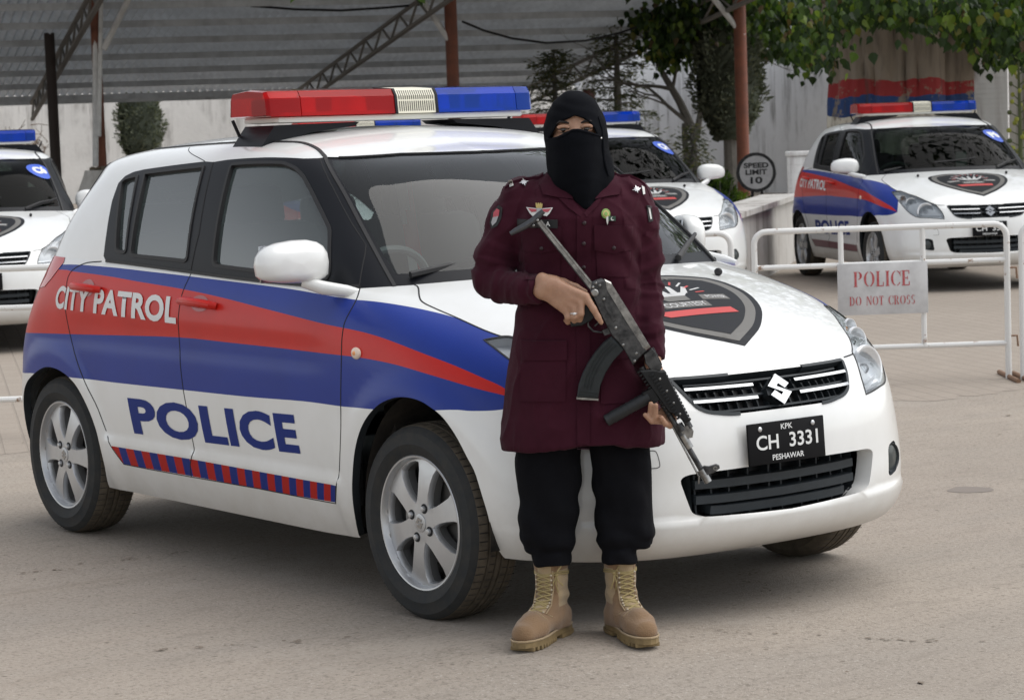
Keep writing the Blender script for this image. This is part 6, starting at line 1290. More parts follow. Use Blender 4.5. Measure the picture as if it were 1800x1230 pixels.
# ================================================================== THE OFFICER  (a to the right, b towards the front, z up, around her feet)
import openvdb
PS = .97714; P0 = Vector((1.7797, -.6523, .0330)); PROT = math.atan2(.80456976, .59385815)
class Grid:
    def __init__(s, lo, hi, h):
        s.lo = np.array(lo, float); s.h = h; s.n = np.ceil((np.array(hi)-s.lo)/h).astype(int)+1; s.A = np.full(s.n, .12, np.float32)
    def block(s, lo, hi):
        i0 = np.maximum(0, np.floor((np.array(lo)-s.lo)/s.h).astype(int)); i1 = np.minimum(s.n, np.ceil((np.array(hi)-s.lo)/s.h).astype(int)+1)
        sl = tuple(slice(a, b) for a, b in zip(i0, i1)); ax = [(s.lo[k]+s.h*np.arange(i0[k], i1[k])).astype(np.float32) for k in range(3)]
        return sl, np.meshgrid(*ax, indexing='ij', sparse=True)
    def smin(s, sl, d, k):
        a = s.A[sl]
        if k > 0:
            q = np.clip(.5+.5*(a-d)/k, 0, 1); s.A[sl] = a+(d-a)*q-k*q*(1-q)
        else: s.A[sl] = np.minimum(a, d)
    def cone(s, p, q, r0, r1, k=.02, flat=None):
        p, q = np.array(p, float), np.array(q, float); m = max(r0, r1)+k+.03; sl, (X, Y, Z) = s.block(np.minimum(p, q)-m, np.maximum(p, q)+m); ab = q-p; L2 = (ab**2).sum()
        t = np.clip(((X-p[0])*ab[0]+(Y-p[1])*ab[1]+(Z-p[2])*ab[2])/L2, 0, 1)
        d = np.sqrt((X-p[0]-t*ab[0])**2+(Y-p[1]-t*ab[1])**2+(Z-p[2]-t*ab[2])**2)-(r0+(r1-r0)*t); s.smin(sl, d, k); return s
    def chain(s, pts, rs, k=.02):
        for i in range(len(pts)-1): s.cone(pts[i], pts[i+1], rs[i], rs[i+1], k)
        return s
    def ell(s, c, r, k=.02, sub=False):
        c, r = np.array(c, float), np.array(r, float); sl, (X, Y, Z) = s.block(c-r-k-.03, c+r+k+.03); x, y, z = X-c[0], Y-c[1], Z-c[2]
        k0 = np.sqrt((x/r[0])**2+(y/r[1])**2+(z/r[2])**2); k1 = np.sqrt((x/r[0]**2)**2+(y/r[1]**2)**2+(z/r[2]**2)**2)+1e-6; d = k0*(k0-1)/k1
        if sub:
            a = s.A[sl]; d = -d; q = np.clip(.5-.5*(a-d)/max(k, 1e-5), 0, 1); s.A[sl] = a+(d-a)*q+k*q*(1-q)
        else: s.smin(sl, d, k)
        return s
    def loft(s, tab, k=.03):
        """rows (z, left, right, b centre, front depth, back depth)"""
        t = np.array(tab, float); z0, z1 = t[:, 0].min(), t[:, 0].max(); t = t[t[:, 0].argsort()]
        sl, (X, Y, Z) = s.block((t[:, 1].min()-.08, (t[:, 3]-t[:, 5]).min()-.08, z0), (t[:, 2].max()+.08, (t[:, 3]+t[:, 4]).max()+.08, z1))
        f = lambda c: np.interp(Z, t[:, 0], t[:, c]); l, r, bc, df, db = f(1), f(2), f(3), f(4), f(5); cx, w = (l+r)/2, (r-l)/2; dd = np.where(Y > bc, df, db)
        e = 2.35; kk = (np.abs((X-cx)/w)**e+np.abs((Y-bc)/dd)**e)**(1/e); d = (kk-1)*np.minimum(w, dd)
        d = np.maximum(d, np.maximum(z0-Z, Z-z1)); s.smin(sl, d.astype(np.float32), k); return s
    def cut(s, c, n, r):
        c, n = np.array(c, float), np.array(n, float); n /= np.linalg.norm(n); sl, (X, Y, Z) = s.block(c-r, c+r)
        d = (X-c[0])*n[0]+(Y-c[1])*n[1]+(Z-c[2])*n[2]; q = np.sqrt((X-c[0])**2+(Y-c[1])**2+(Z-c[2])**2); s.A[sl] = np.where(q < r, np.maximum(s.A[sl], d), s.A[sl]); return s
    def mesh(s):
        g = openvdb.FloatGrid(background=.12); g.copyFromArray(s.A); p, q = g.convertToQuads(isovalue=0.0)[:2] if len(g.convertToQuads(isovalue=0.0)) == 2 else (g.convertToQuads(isovalue=0.0)[0], g.convertToQuads(isovalue=0.0)[-1])
        P = s.lo+np.array(p, float)*s.h; Q = np.array(q, int)
        # orient outwards (positive volume after the b flip)
        a, b_, c = P[Q[:, 0]], P[Q[:, 1]], P[Q[:, 2]]; vol = (np.cross(a, b_)*c).sum()
        if vol < 0: Q = Q[:, ::-1]
        return P, Q
def vnorm(P, Q):
    fn = np.cross(P[Q[:, 2]]-P[Q[:, 0]], P[Q[:, 3]]-P[Q[:, 1]]); N = np.zeros_like(P)
    for k in range(4): np.add.at(N, Q[:, k], fn)
    return N/(np.linalg.norm(N, axis=1)[:, None]+1e-12)
def relax(P, Q, n=2, lam=.5):
    E = np.concatenate([Q[:, [0, 1]], Q[:, [1, 2]], Q[:, [2, 3]], Q[:, [3, 0]]])
    for _ in range(n):
        S = np.zeros_like(P); c = np.zeros(len(P)); np.add.at(S, E[:, 0], P[E[:, 1]]); np.add.at(c, E[:, 0], 1); np.add.at(S, E[:, 1], P[E[:, 0]]); np.add.at(c, E[:, 1], 1); P = P+lam*(S/np.maximum(c, 1)[:, None]-P)
    return P
def body_obj(name, P, Q, mats, parent=None, mi=None):
    V = P*[1, -1, 1]; me = bpy.data.meshes.new(name); me.from_pydata(V.tolist(), [], Q[:, ::-1].tolist())
    for m in (mats if isinstance(mats, list) else [mats]): me.materials.append(m)
    if mi is not None: me.polygons.foreach_set('material_index', mi.tolist())
    me.polygons.foreach_set('use_smooth', [True]*len(Q)); me.update(); o = bpy.data.objects.new(name, me); COL.objects.link(o)
    if parent is None: o.location = P0; o.rotation_euler = (0, 0, PROT); o.scale = (PS, PS, PS)
    else: o.parent = parent
    return o
class LMB(MB):     # same builder, in (a, b, z)
    def build(s, name, mats, parent=None, auto=35, merge=False):
        s.v = [(x, -y, z) for x, y, z in s.v]; o = MB.build(s, name, mats, parent, auto, merge)
        return o
def nz3(p, s=(1, 1, 1)): return noise.noise(Vector((p[0]*s[0], p[1]*s[1], p[2]*s[2])))

M_skin = mat('skin', (.42, .245, .160), rough=.5, noise_amt=.22, noise_scale=40, col2=(.34, .185, .118), bump=.08, bump_scale=220)
M_skin.node_tree.nodes['Principled BSDF'].inputs['Subsurface Weight'].default_value = .12; M_skin.node_tree.nodes['Principled BSDF'].inputs['Subsurface Radius'].default_value = (.012, .005, .003)
def cloth(name, c, c2, bump=.25, sc=900, rough=.85, sheen=.25):
    m = mat(name, c, rough, noise_amt=1.0, noise_scale=6, col2=c2, bump=bump, bump_scale=sc); b = m.node_tree.nodes['Principled BSDF']; b.inputs['Sheen Weight'].default_value = sheen; b.inputs['Sheen Roughness'].default_value = .5; b.inputs['Specular IOR Level'].default_value = .10; return m
M_burg = cloth('burgundy_cotton', (.047, .0086, .0178), (.036, .0066, .0140), sheen=.05); M_blk = cloth('black_cloth', (.0042, .0050, .0072), (.0030, .0034, .005), rough=.95, sheen=0.0); M_trs = cloth('black_trouser_cloth', (.0075, .0078, .0098), (.005, .005, .0065), rough=.95, sheen=0.0)
M_suede = cloth('tan_suede', (.27, .172, .098), (.20, .125, .070), bump=.35, sc=260); M_canv = cloth('tan_canvas', (.42, .315, .19), (.33, .24, .14), bump=.4, sc=700); M_sole = mat('olive_rubber', (.26, .185, .085), .75, noise_amt=.4, noise_scale=25); M_lace = mat('lace_cord', (.34, .265, .12), .8)

# ------------------------------------------------------------------ skin: one continuous body
TB_ = .055
g = Grid((-.34, -.16, .0), (.34, .36, 1.60), .0030)
g.ell((.016, .050, 1.462), (.072, .090, .100), .01).ell((.016, .085, 1.405), (.052, .058, .060), .03)            # skull, jaw
g.cone((.016, .040, 1.40), (.018, .035, 1.28), .048, .056, .03)
HC = Vector((.014, .135, 1.458))
for sx in (-1, 1):
    g.ell((HC.x+sx*.033, .152, 1.456), (.019, .016, .0125), .008, True)                                        # sockets
    g.ell((HC.x+sx*.031, .117, 1.478), (.021, .022, .0075), .008)                                              # brows
    g.ell((HC.x+sx*.042, .106, 1.430), (.022, .022, .016), .012)                                               # cheekbones
    g.ell((.016+sx*.073, .045, 1.445), (.010, .020, .030), .008)                                               # ears
g.cone((HC.x, .132, 1.462), (HC.x, .146, 1.432), .008, .0115, .010).cone((HC.x-.022, .128, 1.393), (HC.x+.022, .128, 1.393), .008, .008, .01)   # nose, mouth
g.loft([(.70, -.14, .17, .05, .09, .09), (.85, -.12, .15, .05, .085, .08), (1.0, -.11, .145, .05, .08, .075), (1.15, -.125, .16, .05, .09, .075), (1.24, -.12, .15, .05, .07, .065), (1.28, -.08, .11, .045, .05, .05)], .03)
SHR, ELR, WRR = (-.145, .045, 1.248), (-.236, .050, 1.035), (-.094, .206, 1.012)
SHL, ELL_, WRL = (.172, .045, 1.240), (.203, .030, 1.000), (.214, .165, .765)
g.chain([SHR, ELR], [.036, .034], .015).chain([ELR, WRR], [.032, .0238], .012); g.chain([SHL, ELL_], [.034, .032], .015).chain([ELL_, WRL], [.031, .0235], .012)
for ax, sx in ((-.090, -1), (.115, 1)): g.chain([(ax*.8+.01, .05, .78), (ax, .055, .45), (ax-.002, .055, .12)], [.056, .046, .030], .03)
for pts in (((-.088, .06, .12), (-.10, .10, .06), (-.165, .21, .045)), ((.110, .06, .12), (.115, .11, .06), (.160, .21, .045))): g.chain(pts, [.029, .027, .020], .02)
def F(px, py, b):      # hand points measured in the picture plane of the rifle
    return None
# right hand on the pistol grip
K = [(0.0248, 0.2360, 0.9920), (0.0116, 0.2340, 0.9749), (-0.0078, 0.2300, 0.9609), (-0.0286, 0.2240, 0.9516)]
Wr = [(-0.0937, 0.2120, 1.0456), (-0.0956, 0.2120, 1.0361), (-0.0960, 0.2100, 1.0232), (-0.0964, 0.2080, 1.0104)]
g.cone(WRR, (-0.0801, 0.2160, 1.0247), .0240, .0225, .012)
for (w_, k_) in zip(Wr, K): g.cone(w_, k_, .0165, .0120, .010)
g.cone((-0.0593, 0.2100, 1.0268), (-0.0131, 0.2120, 0.9774), .024, .019, .014)
g.chain([K[0], (0.0457, 0.2430, 0.9568), (0.0577, 0.2400, 0.9339), (0.0669, 0.2360, 0.9173)], [.0118, .0098, .0088, .0068], .004)
g.chain([K[1], (0.0105, 0.2400, 0.9451), (0.0074, 0.2180, 0.9260), (-0.0030, 0.1900, 0.9258)], [.0116, .0100, .0088, .0072], .004)
g.chain([K[2], (-0.0071, 0.2360, 0.9374), (-0.0086, 0.2140, 0.9199), (-0.0174, 0.1880, 0.9230)], [.0112, .0096, .0084, .0070], .004)
g.chain([K[3], (-0.0261, 0.2300, 0.9361), (-0.0261, 0.2120, 0.9203), (-0.0318, 0.1900, 0.9236)], [.0100, .0086, .0076, .0064], .004)
g.chain([(-0.0746, 0.2000, 1.0395), (-0.0347, 0.1880, 1.0294), (0.0002, 0.1800, 1.0148), (0.0253, 0.1820, 1.0013)], [.016, .0125, .0105, .0085], .006)
# left hand closed round the fore-end from behind
LK = [(0.2456, 0.1900, 0.6677), (0.2516, 0.1920, 0.6580), (0.2577, 0.1920, 0.6465), (0.2623, 0.1900, 0.6332)]
pc = (0.2379, 0.1780, 0.7086)
g.chain([WRL, pc], [.025, .022], .012)
for k_ in LK: g.cone(pc, k_, .017, .0115, .010)
for k_, mid, dip, tip in ((LK[0], (0.2221, 0.1990, 0.6518), (0.1966, 0.2240, 0.6556), (0.1983, 0.2380, 0.6860)), (LK[1], (0.2344, 0.2030, 0.6421), (0.2103, 0.2300, 0.6461), (0.2121, 0.2430, 0.6812)), (LK[2], (0.2466, 0.2060, 0.6291), (0.2007, 0.2260, 0.6347), (0.1817, 0.2320, 0.6538)), (LK[3], (0.2525, 0.2080, 0.6179), (0.2384, 0.2320, 0.6261), (0.2272, 0.2400, 0.6451))):
    g.chain([k_, mid, dip, tip], [.0108, .0092, .0084, .0068], .003)
g.chain([pc, (0.2477, 0.1760, 0.7081), (0.2663, 0.1760, 0.6848), (0.2783, 0.1800, 0.6654)], [.015, .0125, .0105, .0085], .006)
P, Q = g.mesh(); P = relax(P, Q, 2, .45)
person = body_obj('person', P, Q, M_skin)
tag(person, 'woman officer in black headscarf and face veil, burgundy tunic, tan boots, holding a rifle', 'person')
# eyes, lids, brows
M_eye = mat('eye_white', (.27, .23, .205), .25); M_iris = mat('iris_brown', (.020, .010, .006), .15, coat=.8); M_brow = mat('brow_hair', (.012, .008, .007), .8)
for sx in (-1, 1):
    c = Vector((HC.x+sx*.033, .1265, 1.4575)); e = LMB(); e.ell(c, (.0125, .0125, .0120), 20, 14, m=0)
    e.ell(c+Vector((-.0008, .0085, -.0008)), (.0074, .0050, .0074), 16, 10, m=1); e.build('eyeball', [M_eye, M_iris], person)
    l = LMB(); up = [c+Vector((.0148*math.cos(t), .0115-.0015*math.cos(2*t), .0062*math.sin(t)-.0006)) for t in np.linspace(0, math.pi, 12)]; l.tube(up, [.0012]+[.0026]*10+[.0012], 6)
    l.build('lashes', M_brow, person)
    l = LMB(); l.tube([p+Vector((0, .0010, .0030)) for p in up], [.0012]+[.0052]*10+[.0012], 8); lo_ = [c+Vector((.0145*math.cos(t), .0085, -.0050*math.sin(t)-.001)) for t in np.linspace(0, math.pi, 12)]; l.tube(lo_, [.001]+[.0024]*10+[.001], 8); l.build('eyelids', M_skin, person)
    b = LMB(); b.tube([c+Vector((sx*(-.016), .010, .0165)), c+Vector((sx*(-.004), .0135, .0210)), c+Vector((sx*.010, .0120, .0215)), c+Vector((sx*.020, .006, .0165))], [.0022, .0040, .0034, .0010], 8); b.build('eyebrow', M_brow, person)

# ------------------------------------------------------------------ burgundy tunic
g = Grid((-.36, -.16, .50), (.36, .34, 1.38), .0040)
g.loft([(.560, -.222, .246, .055, .145, .078), (.60, -.221, .246, .055, .143, .076), (.70, -.211, .240, .055, .138, .076), (.80, -.195, .226, .055, .130, .090), (.90, -.176, .208, .053, .121, .104), (1.0, -.162, .197, .050, .115, .100), (1.08, -.158, .195, .050, .118, .098), (1.15, -.166, .202, .050, .128, .100), (1.21, -.172, .208, .050, .128, .100), (1.255, -.170, .206, .048, .108, .094), (1.29, -.150, .186, .046, .086, .082), (1.315, -.105, .140, .044, .070, .070), (1.345, -.055, .090, .042, .058, .060)], 0)
g.chain([(-.140, .045, 1.262), (-.185, .045, 1.200), (-.222, .048, 1.110), (-.238, .050, 1.035)], [.060, .056, .054, .053], .025)
g.chain([(-.238, .050, 1.035), (-.200, .095, 1.020), (-.150, .150, 1.014), (-.080, .222, 1.011)], [.053, .049, .042, .0355], .012).cut((-.098, .203, 1.012), (.70, .71, -.03), .062)
g.chain([(.170, .045, 1.258), (.190, .045, 1.190), (.200, .038, 1.095), (.204, .030, 1.000)], [.060, .055, .051, .049], .025)
g.chain([(.204, .030, 1.000), (.207, .065, .935), (.208, .105, .870), (.208, .142, .775)], [.049, .046, .041, .036], .012).cut((.208, .132, .800), (0, .36, -.93), .06)
P, Q = g.mesh(); P = relax(P, Q, 3, .5); N = vnorm(P, Q); D = np.zeros(len(P))
def seg_t(p, a, b): ab = b-a; return max(0, min(1, (p-a).dot(ab)/ab.dot(ab)))
eR, wR, eL, wL = Vector((-.238, .050, 1.035)), Vector((-.098, .203, 1.012)), Vector((.204, .030, 1.0)), Vector((.208, .132, .800)); sR, sL2 = Vector((-.140, .045, 1.262)), Vector((.170, .045, 1.258))
for i, p in enumerate(P):
    v = Vector(p); d = 0.0
    arm = None
    for s_, e_, w_ in ((sR, eR, wR), (sL2, eL, wL)):
        for (q0, q1, base) in ((s_, e_, 0), (e_, w_, 1)):
            t = seg_t(v, q0, q1); dist = (v-q0.lerp(q1, t)).length
            if dist < .068 and (arm is None or dist < arm[0]): arm = (dist, base+t, (q1-q0).normalized(), (q1-q0).length)
    on_arm = arm is not None and abs(p[0]-.018) > .150
    if on_arm:
        u = arm[1]; wgt = math.exp(-((u-1.0)/.38)**2)*1.0+math.exp(-((u-2.0)/.30)**2)*.9+.35
        ph = u*26+4.5*nz3(p, (9, 9, 9))+2*math.sin(8*p[2]+11*p[1])
        d += wgt*(.0024*math.sin(ph)+.0010*math.sin(ph*1.9+1)); d += .0030*nz3(p, (16, 16, 16))+.0012*nz3(p, (45, 45, 45))
    else:
        low = max(0, min(1, (1.02-p[2])/.35)); d += low*.0055*nz3(p, (10, 10, 1.7))+low*.0035*nz3(p, (24, 24, 4.5))
        d += .0030*nz3((p[0]+.35*p[2], p[1], p[2]-.25*p[0]), (9, 9, 13)); d += .0013*nz3(p, (38, 38, 30))
        hz = math.exp(-((p[2]-1.0)/.12)**2); d += hz*.0030*math.sin(p[2]*70+5*nz3(p, (7, 7, 7)))
        if abs(p[0]-.018) > .12 and p[2] > 1.0: d += .0030*math.sin((p[2]+abs(p[0])*1.2)*75+3*nz3(p, (8, 8, 8)))
    q_ = 1-abs(nz3((p[0]+.5*p[2]*(1 if p[0] > 0 else -1), p[1], p[2]), (7.5, 7.5, 4.5)))*2.4; d += .0048*max(0, q_)**3*(1.0 if on_arm or p[2] < 1.0 else .6)-.001
    q_ = 1-abs(nz3((p[0]-.3*p[2], p[1]+3, p[2]), (15, 15, 9)))*2.4; d += .0020*max(0, q_)**3
    D[i] = d
P = P+N*D[:, None]; P[:, 2] = np.where(P[:, 2] < .564, P[:, 2]+.010*np.sin(P[:, 0]*16+1)+.012*(P[:, 0]-.02)*1.2-.002, P[:, 2])
tunic = body_obj('tunic', P, Q, M_burg, person)
from mathutils.bvhtree import BVHTree
TBV = BVHTree.FromPolygons([Vector(p) for p in P.tolist()], [tuple(q) for q in Q.tolist()])
def hitb(a, z, bv=None):
    r = (bv or TBV).ray_cast(Vector((a, 1.0, z)), Vector((0, -1, 0))); return r[0].y if r[0] else None
def patch(name, poly, th, m, parent, step=.009, bv=None, lift=0.0, edge=True, soft=True):
    """a piece of cloth laid on the front of a garment: outline in (a, z)"""
    poly = [tuple(p) if len(p) == 2 else (p[0], p[2]) for p in poly]; pts = []
    for i in range(len(poly)):
        p, q = np.array(poly[i]), np.array(poly[(i+1) % len(poly)]); n_ = max(1, int(np.hypot(*(q-p))/step)); pts += [tuple(p+(q-p)*t/n_) for t in range(n_)]
    k = len(pts); allp = [Vector(p) for p in pts]; xs = [p[0] for p in pts]; zs = [p[1] for p in pts]; cand = [(x, z) for x in np.arange(min(xs)+step/2, max(xs), step) for z in np.arange(min(zs)+step/2, max(zs), step)]
    if cand: allp += [Vector(c) for c, ok in zip(cand, inpoly(cand, pts)) if ok]
    d = delaunay_2d_cdt(allp, [(i, (i+1) % k) for i in range(k)], [], 0, 1e-6); c = [(sum(d[0][i].x for i in f)/3, sum(d[0][i].y for i in f)/3) for f in d[2]]; ff = [tuple(f) for f, ok in zip(d[2], inpoly(c, pts)) if ok]
    last = .15; bs = []
    for p in d[0]:
        h_ = hitb(p.x, p.y, bv); last = h_ if h_ is not None else last; bs.append(last)
    mb = LMB(); mb.add([(p.x, b+th+lift, p.y) for p, b in zip(d[0], bs)], ff, 0)
    if edge:
        n0 = len(d[0]); cnt = {}
        for f in ff:
            for i in range(3): e = tuple(sorted((f[i], f[(i+1) % 3]))); cnt[e] = cnt.get(e, 0)+1
        be = [e for e, c_ in cnt.items() if c_ == 1]; ids = {}
        v = []; 
        for e in be:
            for i in e:
                if i not in ids: ids[i] = len(v); v.append((d[0][i].x, bs[i]-.004+lift*.5, d[0][i].y))
        o = len(mb.v); mb.v += v; mb.f += [(e[0], e[1], o+ids[e[1]], o+ids[e[0]]) for e in be]; mb.m += [0]*len(be); mb.sm += [True]*len(be)
    return mb.build(name, m, parent, auto=50)
M_burg2 = cloth('burgundy_flap', (.044, .0080, .0168), (.035, .0064, .0135), sheen=.05)
for nm, pl, th in (('chest_pocket', [(0.0600, 1.1739), (0.1654, 1.1703), (0.1550, 1.0361), (0.0623, 1.0425)], .0035), ('pocket_flap', [(0.0572, 1.1868), (0.1689, 1.1797), (0.1653, 1.1127), (0.1106, 1.1050), (0.0566, 1.1165)], .0065),
                   ('chest_pocket', [(-0.1429, 1.1810), (-0.0374, 1.1789), (-0.0420, 1.0397), (-0.1444, 1.0433)], .0035), ('pocket_flap', [(-0.1474, 1.1907), (-0.0340, 1.1868), (-0.0377, 1.1229), (-0.0956, 1.1121), (-0.1481, 1.1219)], .0065),
                   ('skirt_pocket', [(-0.1591, 0.8476), (-0.0338, 0.8465), (-0.0388, 0.6948), (-0.1691, 0.6961)], .0035), ('pocket_flap', [(-0.1616, 0.8670), (-0.0300, 0.8657), (-0.0318, 0.8109), (-0.1603, 0.8121)], .0070),
                   ('skirt_pocket', [(0.0657, 0.8462), (0.1911, 0.8483), (0.1959, 0.6833), (0.0607, 0.6848)], .0035), ('pocket_flap', [(0.0631, 0.8656), (0.1948, 0.8643), (0.1932, 0.8095), (0.0614, 0.8093)], .0070),
                   ('front_placket', [(0.0105, 1.2268), (0.0520, 1.2253), (0.0377, 0.9245), (0.0245, 0.5579), (-0.0109, 0.5592), (-0.0008, 0.9258)], .0040),
                   ('collar', [(-0.0922, 1.3100), (-0.0690, 1.3347), (-0.0097, 1.2944), (0.0020, 1.2622), (-0.0488, 1.2703), (-0.0821, 1.2778)], .0090), ('collar', [(0.0627, 1.2601), (0.0860, 1.2911), (0.1286, 1.3247), (0.1422, 1.3019), (0.1333, 1.2704), (0.0980, 1.2668)], .0090),
                   ('lapel', [(-0.0424, 1.2701), (0.0019, 1.2590), (0.0265, 1.2262), (0.0212, 1.2120), (-0.0115, 1.2371)], .0060), ('lapel', [(0.0296, 1.2229), (0.0658, 1.2568), (0.0852, 1.2657), (0.0685, 1.2407), (0.0372, 1.2115)], .0060)):
    patch(nm, pl, th, M_burg2, tunic, .010)
M_btn = mat('dark_button', (.02, .006, .009), .35)
mb = LMB()
for px in ((0.0302, 1.1941), (0.0268, 1.1367), (0.0247, 1.0695), (0.1111, 1.1210), (-0.0919, 1.1264)):
    h_ = hitb(px[0], px[1]) or .17; mb.ell((px[0], h_+.0075, px[1]), (.0058, .0025, .0058), 12, 6)
mb.build('buttons', M_btn, tunic)
# shoulder straps, stars, titles
M_silver = mat('badge_silver', (.70, .70, .70), .3, metal=.6); M_wcl = mat('white_cloth_tag', (.62, .62, .60), .8)
for sx, x0, x1 in ((-1, -.078, -.190), (1, .112, .224)):
    mb = LMB(); v = []; n_ = 9
    for i in range(n_):
        a = x0+(x1-x0)*i/(n_-1)
        for b in (.022, .072):
            r = TBV.ray_cast(Vector((a, b, 1.6)), Vector((0, 0, -1))); z = r[0].z if r[0] else 1.27; v += [(a, b, z+.008), (a, b, z-.004)]
    f = []
    for i in range(n_-1): o = i*4; f += [(o, o+4, o+6, o+2), (o, o+1, o+5, o+4), (o+2, o+6, o+7, o+3)]
    f += [(0, 2, 3, 1), ((n_-1)*4, (n_-1)*4+1, (n_-1)*4+3, (n_-1)*4+2)]; mb.add(v, f, 0); st = mb.build('shoulder_strap', M_burg2, tunic)
    cx_, cz_ = ((-0.1347, 1.3266) if sx < 0 else (0.1836, 1.2957)); pts = []
    for i in range(16): rr = (.0145, .0060, .0095, .0060)[i % 4]; t = math.pi*2*i/16+.2; pts.append((cx_+rr*math.cos(t), cz_-.013+rr*.80*math.sin(t)))
    patch('rank_star', pts, .010, M_silver, st, .006, edge=False)
    q = [(-0.1797, 1.3194), (-0.1684, 1.3214), (-0.1642, 1.3046), (-0.1756, 1.3002)] if sx < 0 else [(0.1994, 1.2920), (0.2073, 1.2869), (0.2083, 1.2678), (0.2019, 1.2664)]
    ti = patch('shoulder_title', q, .0075, M_wcl, st, .006)
# badges on the chest and sleeves
M_bred = mat('badge_red', (.42, .07, .09), .5); M_gold = mat('badge_gold', (.45, .35, .12), .45); M_bgrey = mat('badge_grey', (.35, .35, .36), .5); M_tag = mat('name_tape_black', (.008, .008, .009), .6); M_bgreen = mat('badge_green', (.16, .28, .05), .4); M_dgreen = mat('flag_green', (.012, .05, .03), .5)
nt_ = patch('name_tape', [(-0.1579, 1.2102), (-0.0445, 1.2063), (-0.0453, 1.1824), (-0.1587, 1.1863)], .0090, M_tag, tunic)
c = (-0.0721, 1.1953); flat_text('name_lettering', 'A', (c[0], -((hitb(*c) or .17)+.0105), c[1]), (1, 0, 0), (0, 0, 1), .0125, .0135, M_wcl, nt_, .03, lift=0)
wg = patch('wing_badge', [(-0.1312, 1.2428), (-0.1041, 1.2395), (-0.0947, 1.2352), (-0.0834, 1.2388), (-0.0562, 1.2402), (-0.0663, 1.2246), (-0.0745, 1.2169), (-0.0951, 1.2224), (-0.1145, 1.2183), (-0.1222, 1.2266)], .0085, M_wcl, tunic, .006)
patch('wing_field', [(-0.1265, 1.2403), (-0.1026, 1.2375), (-0.1028, 1.2307), (-0.1173, 1.2296)], .0100, M_bred, wg, .005); patch('wing_field', [(-0.0867, 1.2370), (-0.0611, 1.2380), (-0.0710, 1.2280), (-0.0869, 1.2301)], .0100, M_bred, wg, .005)
patch('centre_plate', [(-0.1009, 1.2402), (-0.0866, 1.2397), (-0.0839, 1.2236), (-0.1047, 1.2244)], .0105, M_bgrey, wg, .005)
for x in (942.5, 946, 949.5, 953): pass
patch('crown_bars', [(-0.1045, 1.2539), (-0.1012, 1.2546), (-0.0998, 1.2497), (-0.0981, 1.2545), (-0.0949, 1.2543), (-0.0934, 1.2495), (-0.0917, 1.2542), (-0.0885, 1.2541), (-0.0870, 1.2493), (-0.0845, 1.2532), (-0.0866, 1.2397), (-0.1033, 1.2403)], .0100, M_gold, wg, .004)
pn = patch('round_pin', [((0.0917, 1.2184)[0]+.0125*math.cos(t), (0.0917, 1.2184)[1]+.0140*math.sin(t)) for t in np.linspace(0, 6.2832, 18, endpoint=False)], .0085, M_bgreen, tunic, .006)
patch('pin_centre', [((0.0917, 1.2184)[0]+.0085*math.cos(t), (0.0917, 1.2184)[1]+.0095*math.sin(t)) for t in np.linspace(0, 6.2832, 14, endpoint=False)], .0100, M_gold, pn, .006); patch('pin_mark', [((0.0917, 1.2184)[0]+.0050*math.cos(t), (0.0917, 1.2184)[1]+.0060*math.sin(t)) for t in np.linspace(0, 6.2832, 12, endpoint=False)], .0115, M_bgreen, pn, .006)
fl = patch('flag_pin', [(0.0971, 1.2110), (0.1187, 1.2102), (0.1183, 1.1967), (0.0967, 1.1982)], .0090, M_dgreen, tunic, .005); patch('flag_stripe', [(0.0915, 1.2112), (0.0979, 1.2110), (0.0974, 1.1950), (0.0948, 1.1871), (0.0926, 1.1952)], .0095, M_wcl, fl, .005)
cc = (0.1097, 1.2037); cres = [(cc[0]+.0052*math.cos(t), cc[1]+.0052*math.sin(t)) for t in np.linspace(R(70), R(320), 12)]+[(cc[0]+.0016+.0040*math.cos(t), cc[1]+.0010+.0040*math.sin(t)) for t in np.linspace(R(310), R(80), 10)]
patch('crescent', cres, .0105, M_wcl, fl, .004, edge=False)
ap = patch('arm_patch', [(-0.2092, 1.2503), (-0.1983, 1.2420), (-0.2025, 1.2134), (-0.2144, 1.1930), (-0.2323, 1.1840), (-0.2366, 1.2002), (-0.2291, 1.2303)], .0045, M_tag, tunic, .006)
patch('patch_crest', [(-0.2144, 1.2409), (-0.2065, 1.2359), (-0.2104, 1.2184), (-0.2264, 1.2158), (-0.2243, 1.2301)], .0065, M_bred, ap, .005); patch('patch_shield', [(-0.2264, 1.2174), (-0.2103, 1.2200), (-0.2173, 1.2027), (-0.2289, 1.1919), (-0.2317, 1.2016)], .0065, M_bgrey, ap, .005)
ap = patch('arm_patch', [(0.2105, 1.2358), (0.2248, 1.2321), (0.2284, 1.1905), (0.2155, 1.1877)], .0045, M_tag, tunic, .006); patch('patch_flag', [(0.2151, 1.2293), (0.2207, 1.2275), (0.2246, 1.1970), (0.2205, 1.1955)], .0065, M_wcl, ap, .005)

# ------------------------------------------------------------------ headscarf and veil
g = Grid((-.12, -.10, 1.18), (.17, .24, 1.60), .0028)
g.ell((.0165, .050, 1.454), (.0850, .104, .1145), .01)
g.chain([(.0165, .055, 1.440), (.018, .060, 1.370), (.020, .060, 1.315)], [.083, .074, .082], .03)
g.chain([(.014, .106, 1.415), (.020, .107, 1.350), (.034, .125, 1.290), (.042, .150, 1.243)], [.066, .062, .046, .020], .03)
g.chain([(.050, .050, 1.400), (.066, .060, 1.340), (.084, .085, 1.305)], [.054, .048, .040], .03)
g.chain([(-.004, .070, 1.36), (-.006, .095, 1.315)], [.056, .044], .03)
g.ell((.0165, .03, 1.30), (.095, .085, .045), .03)
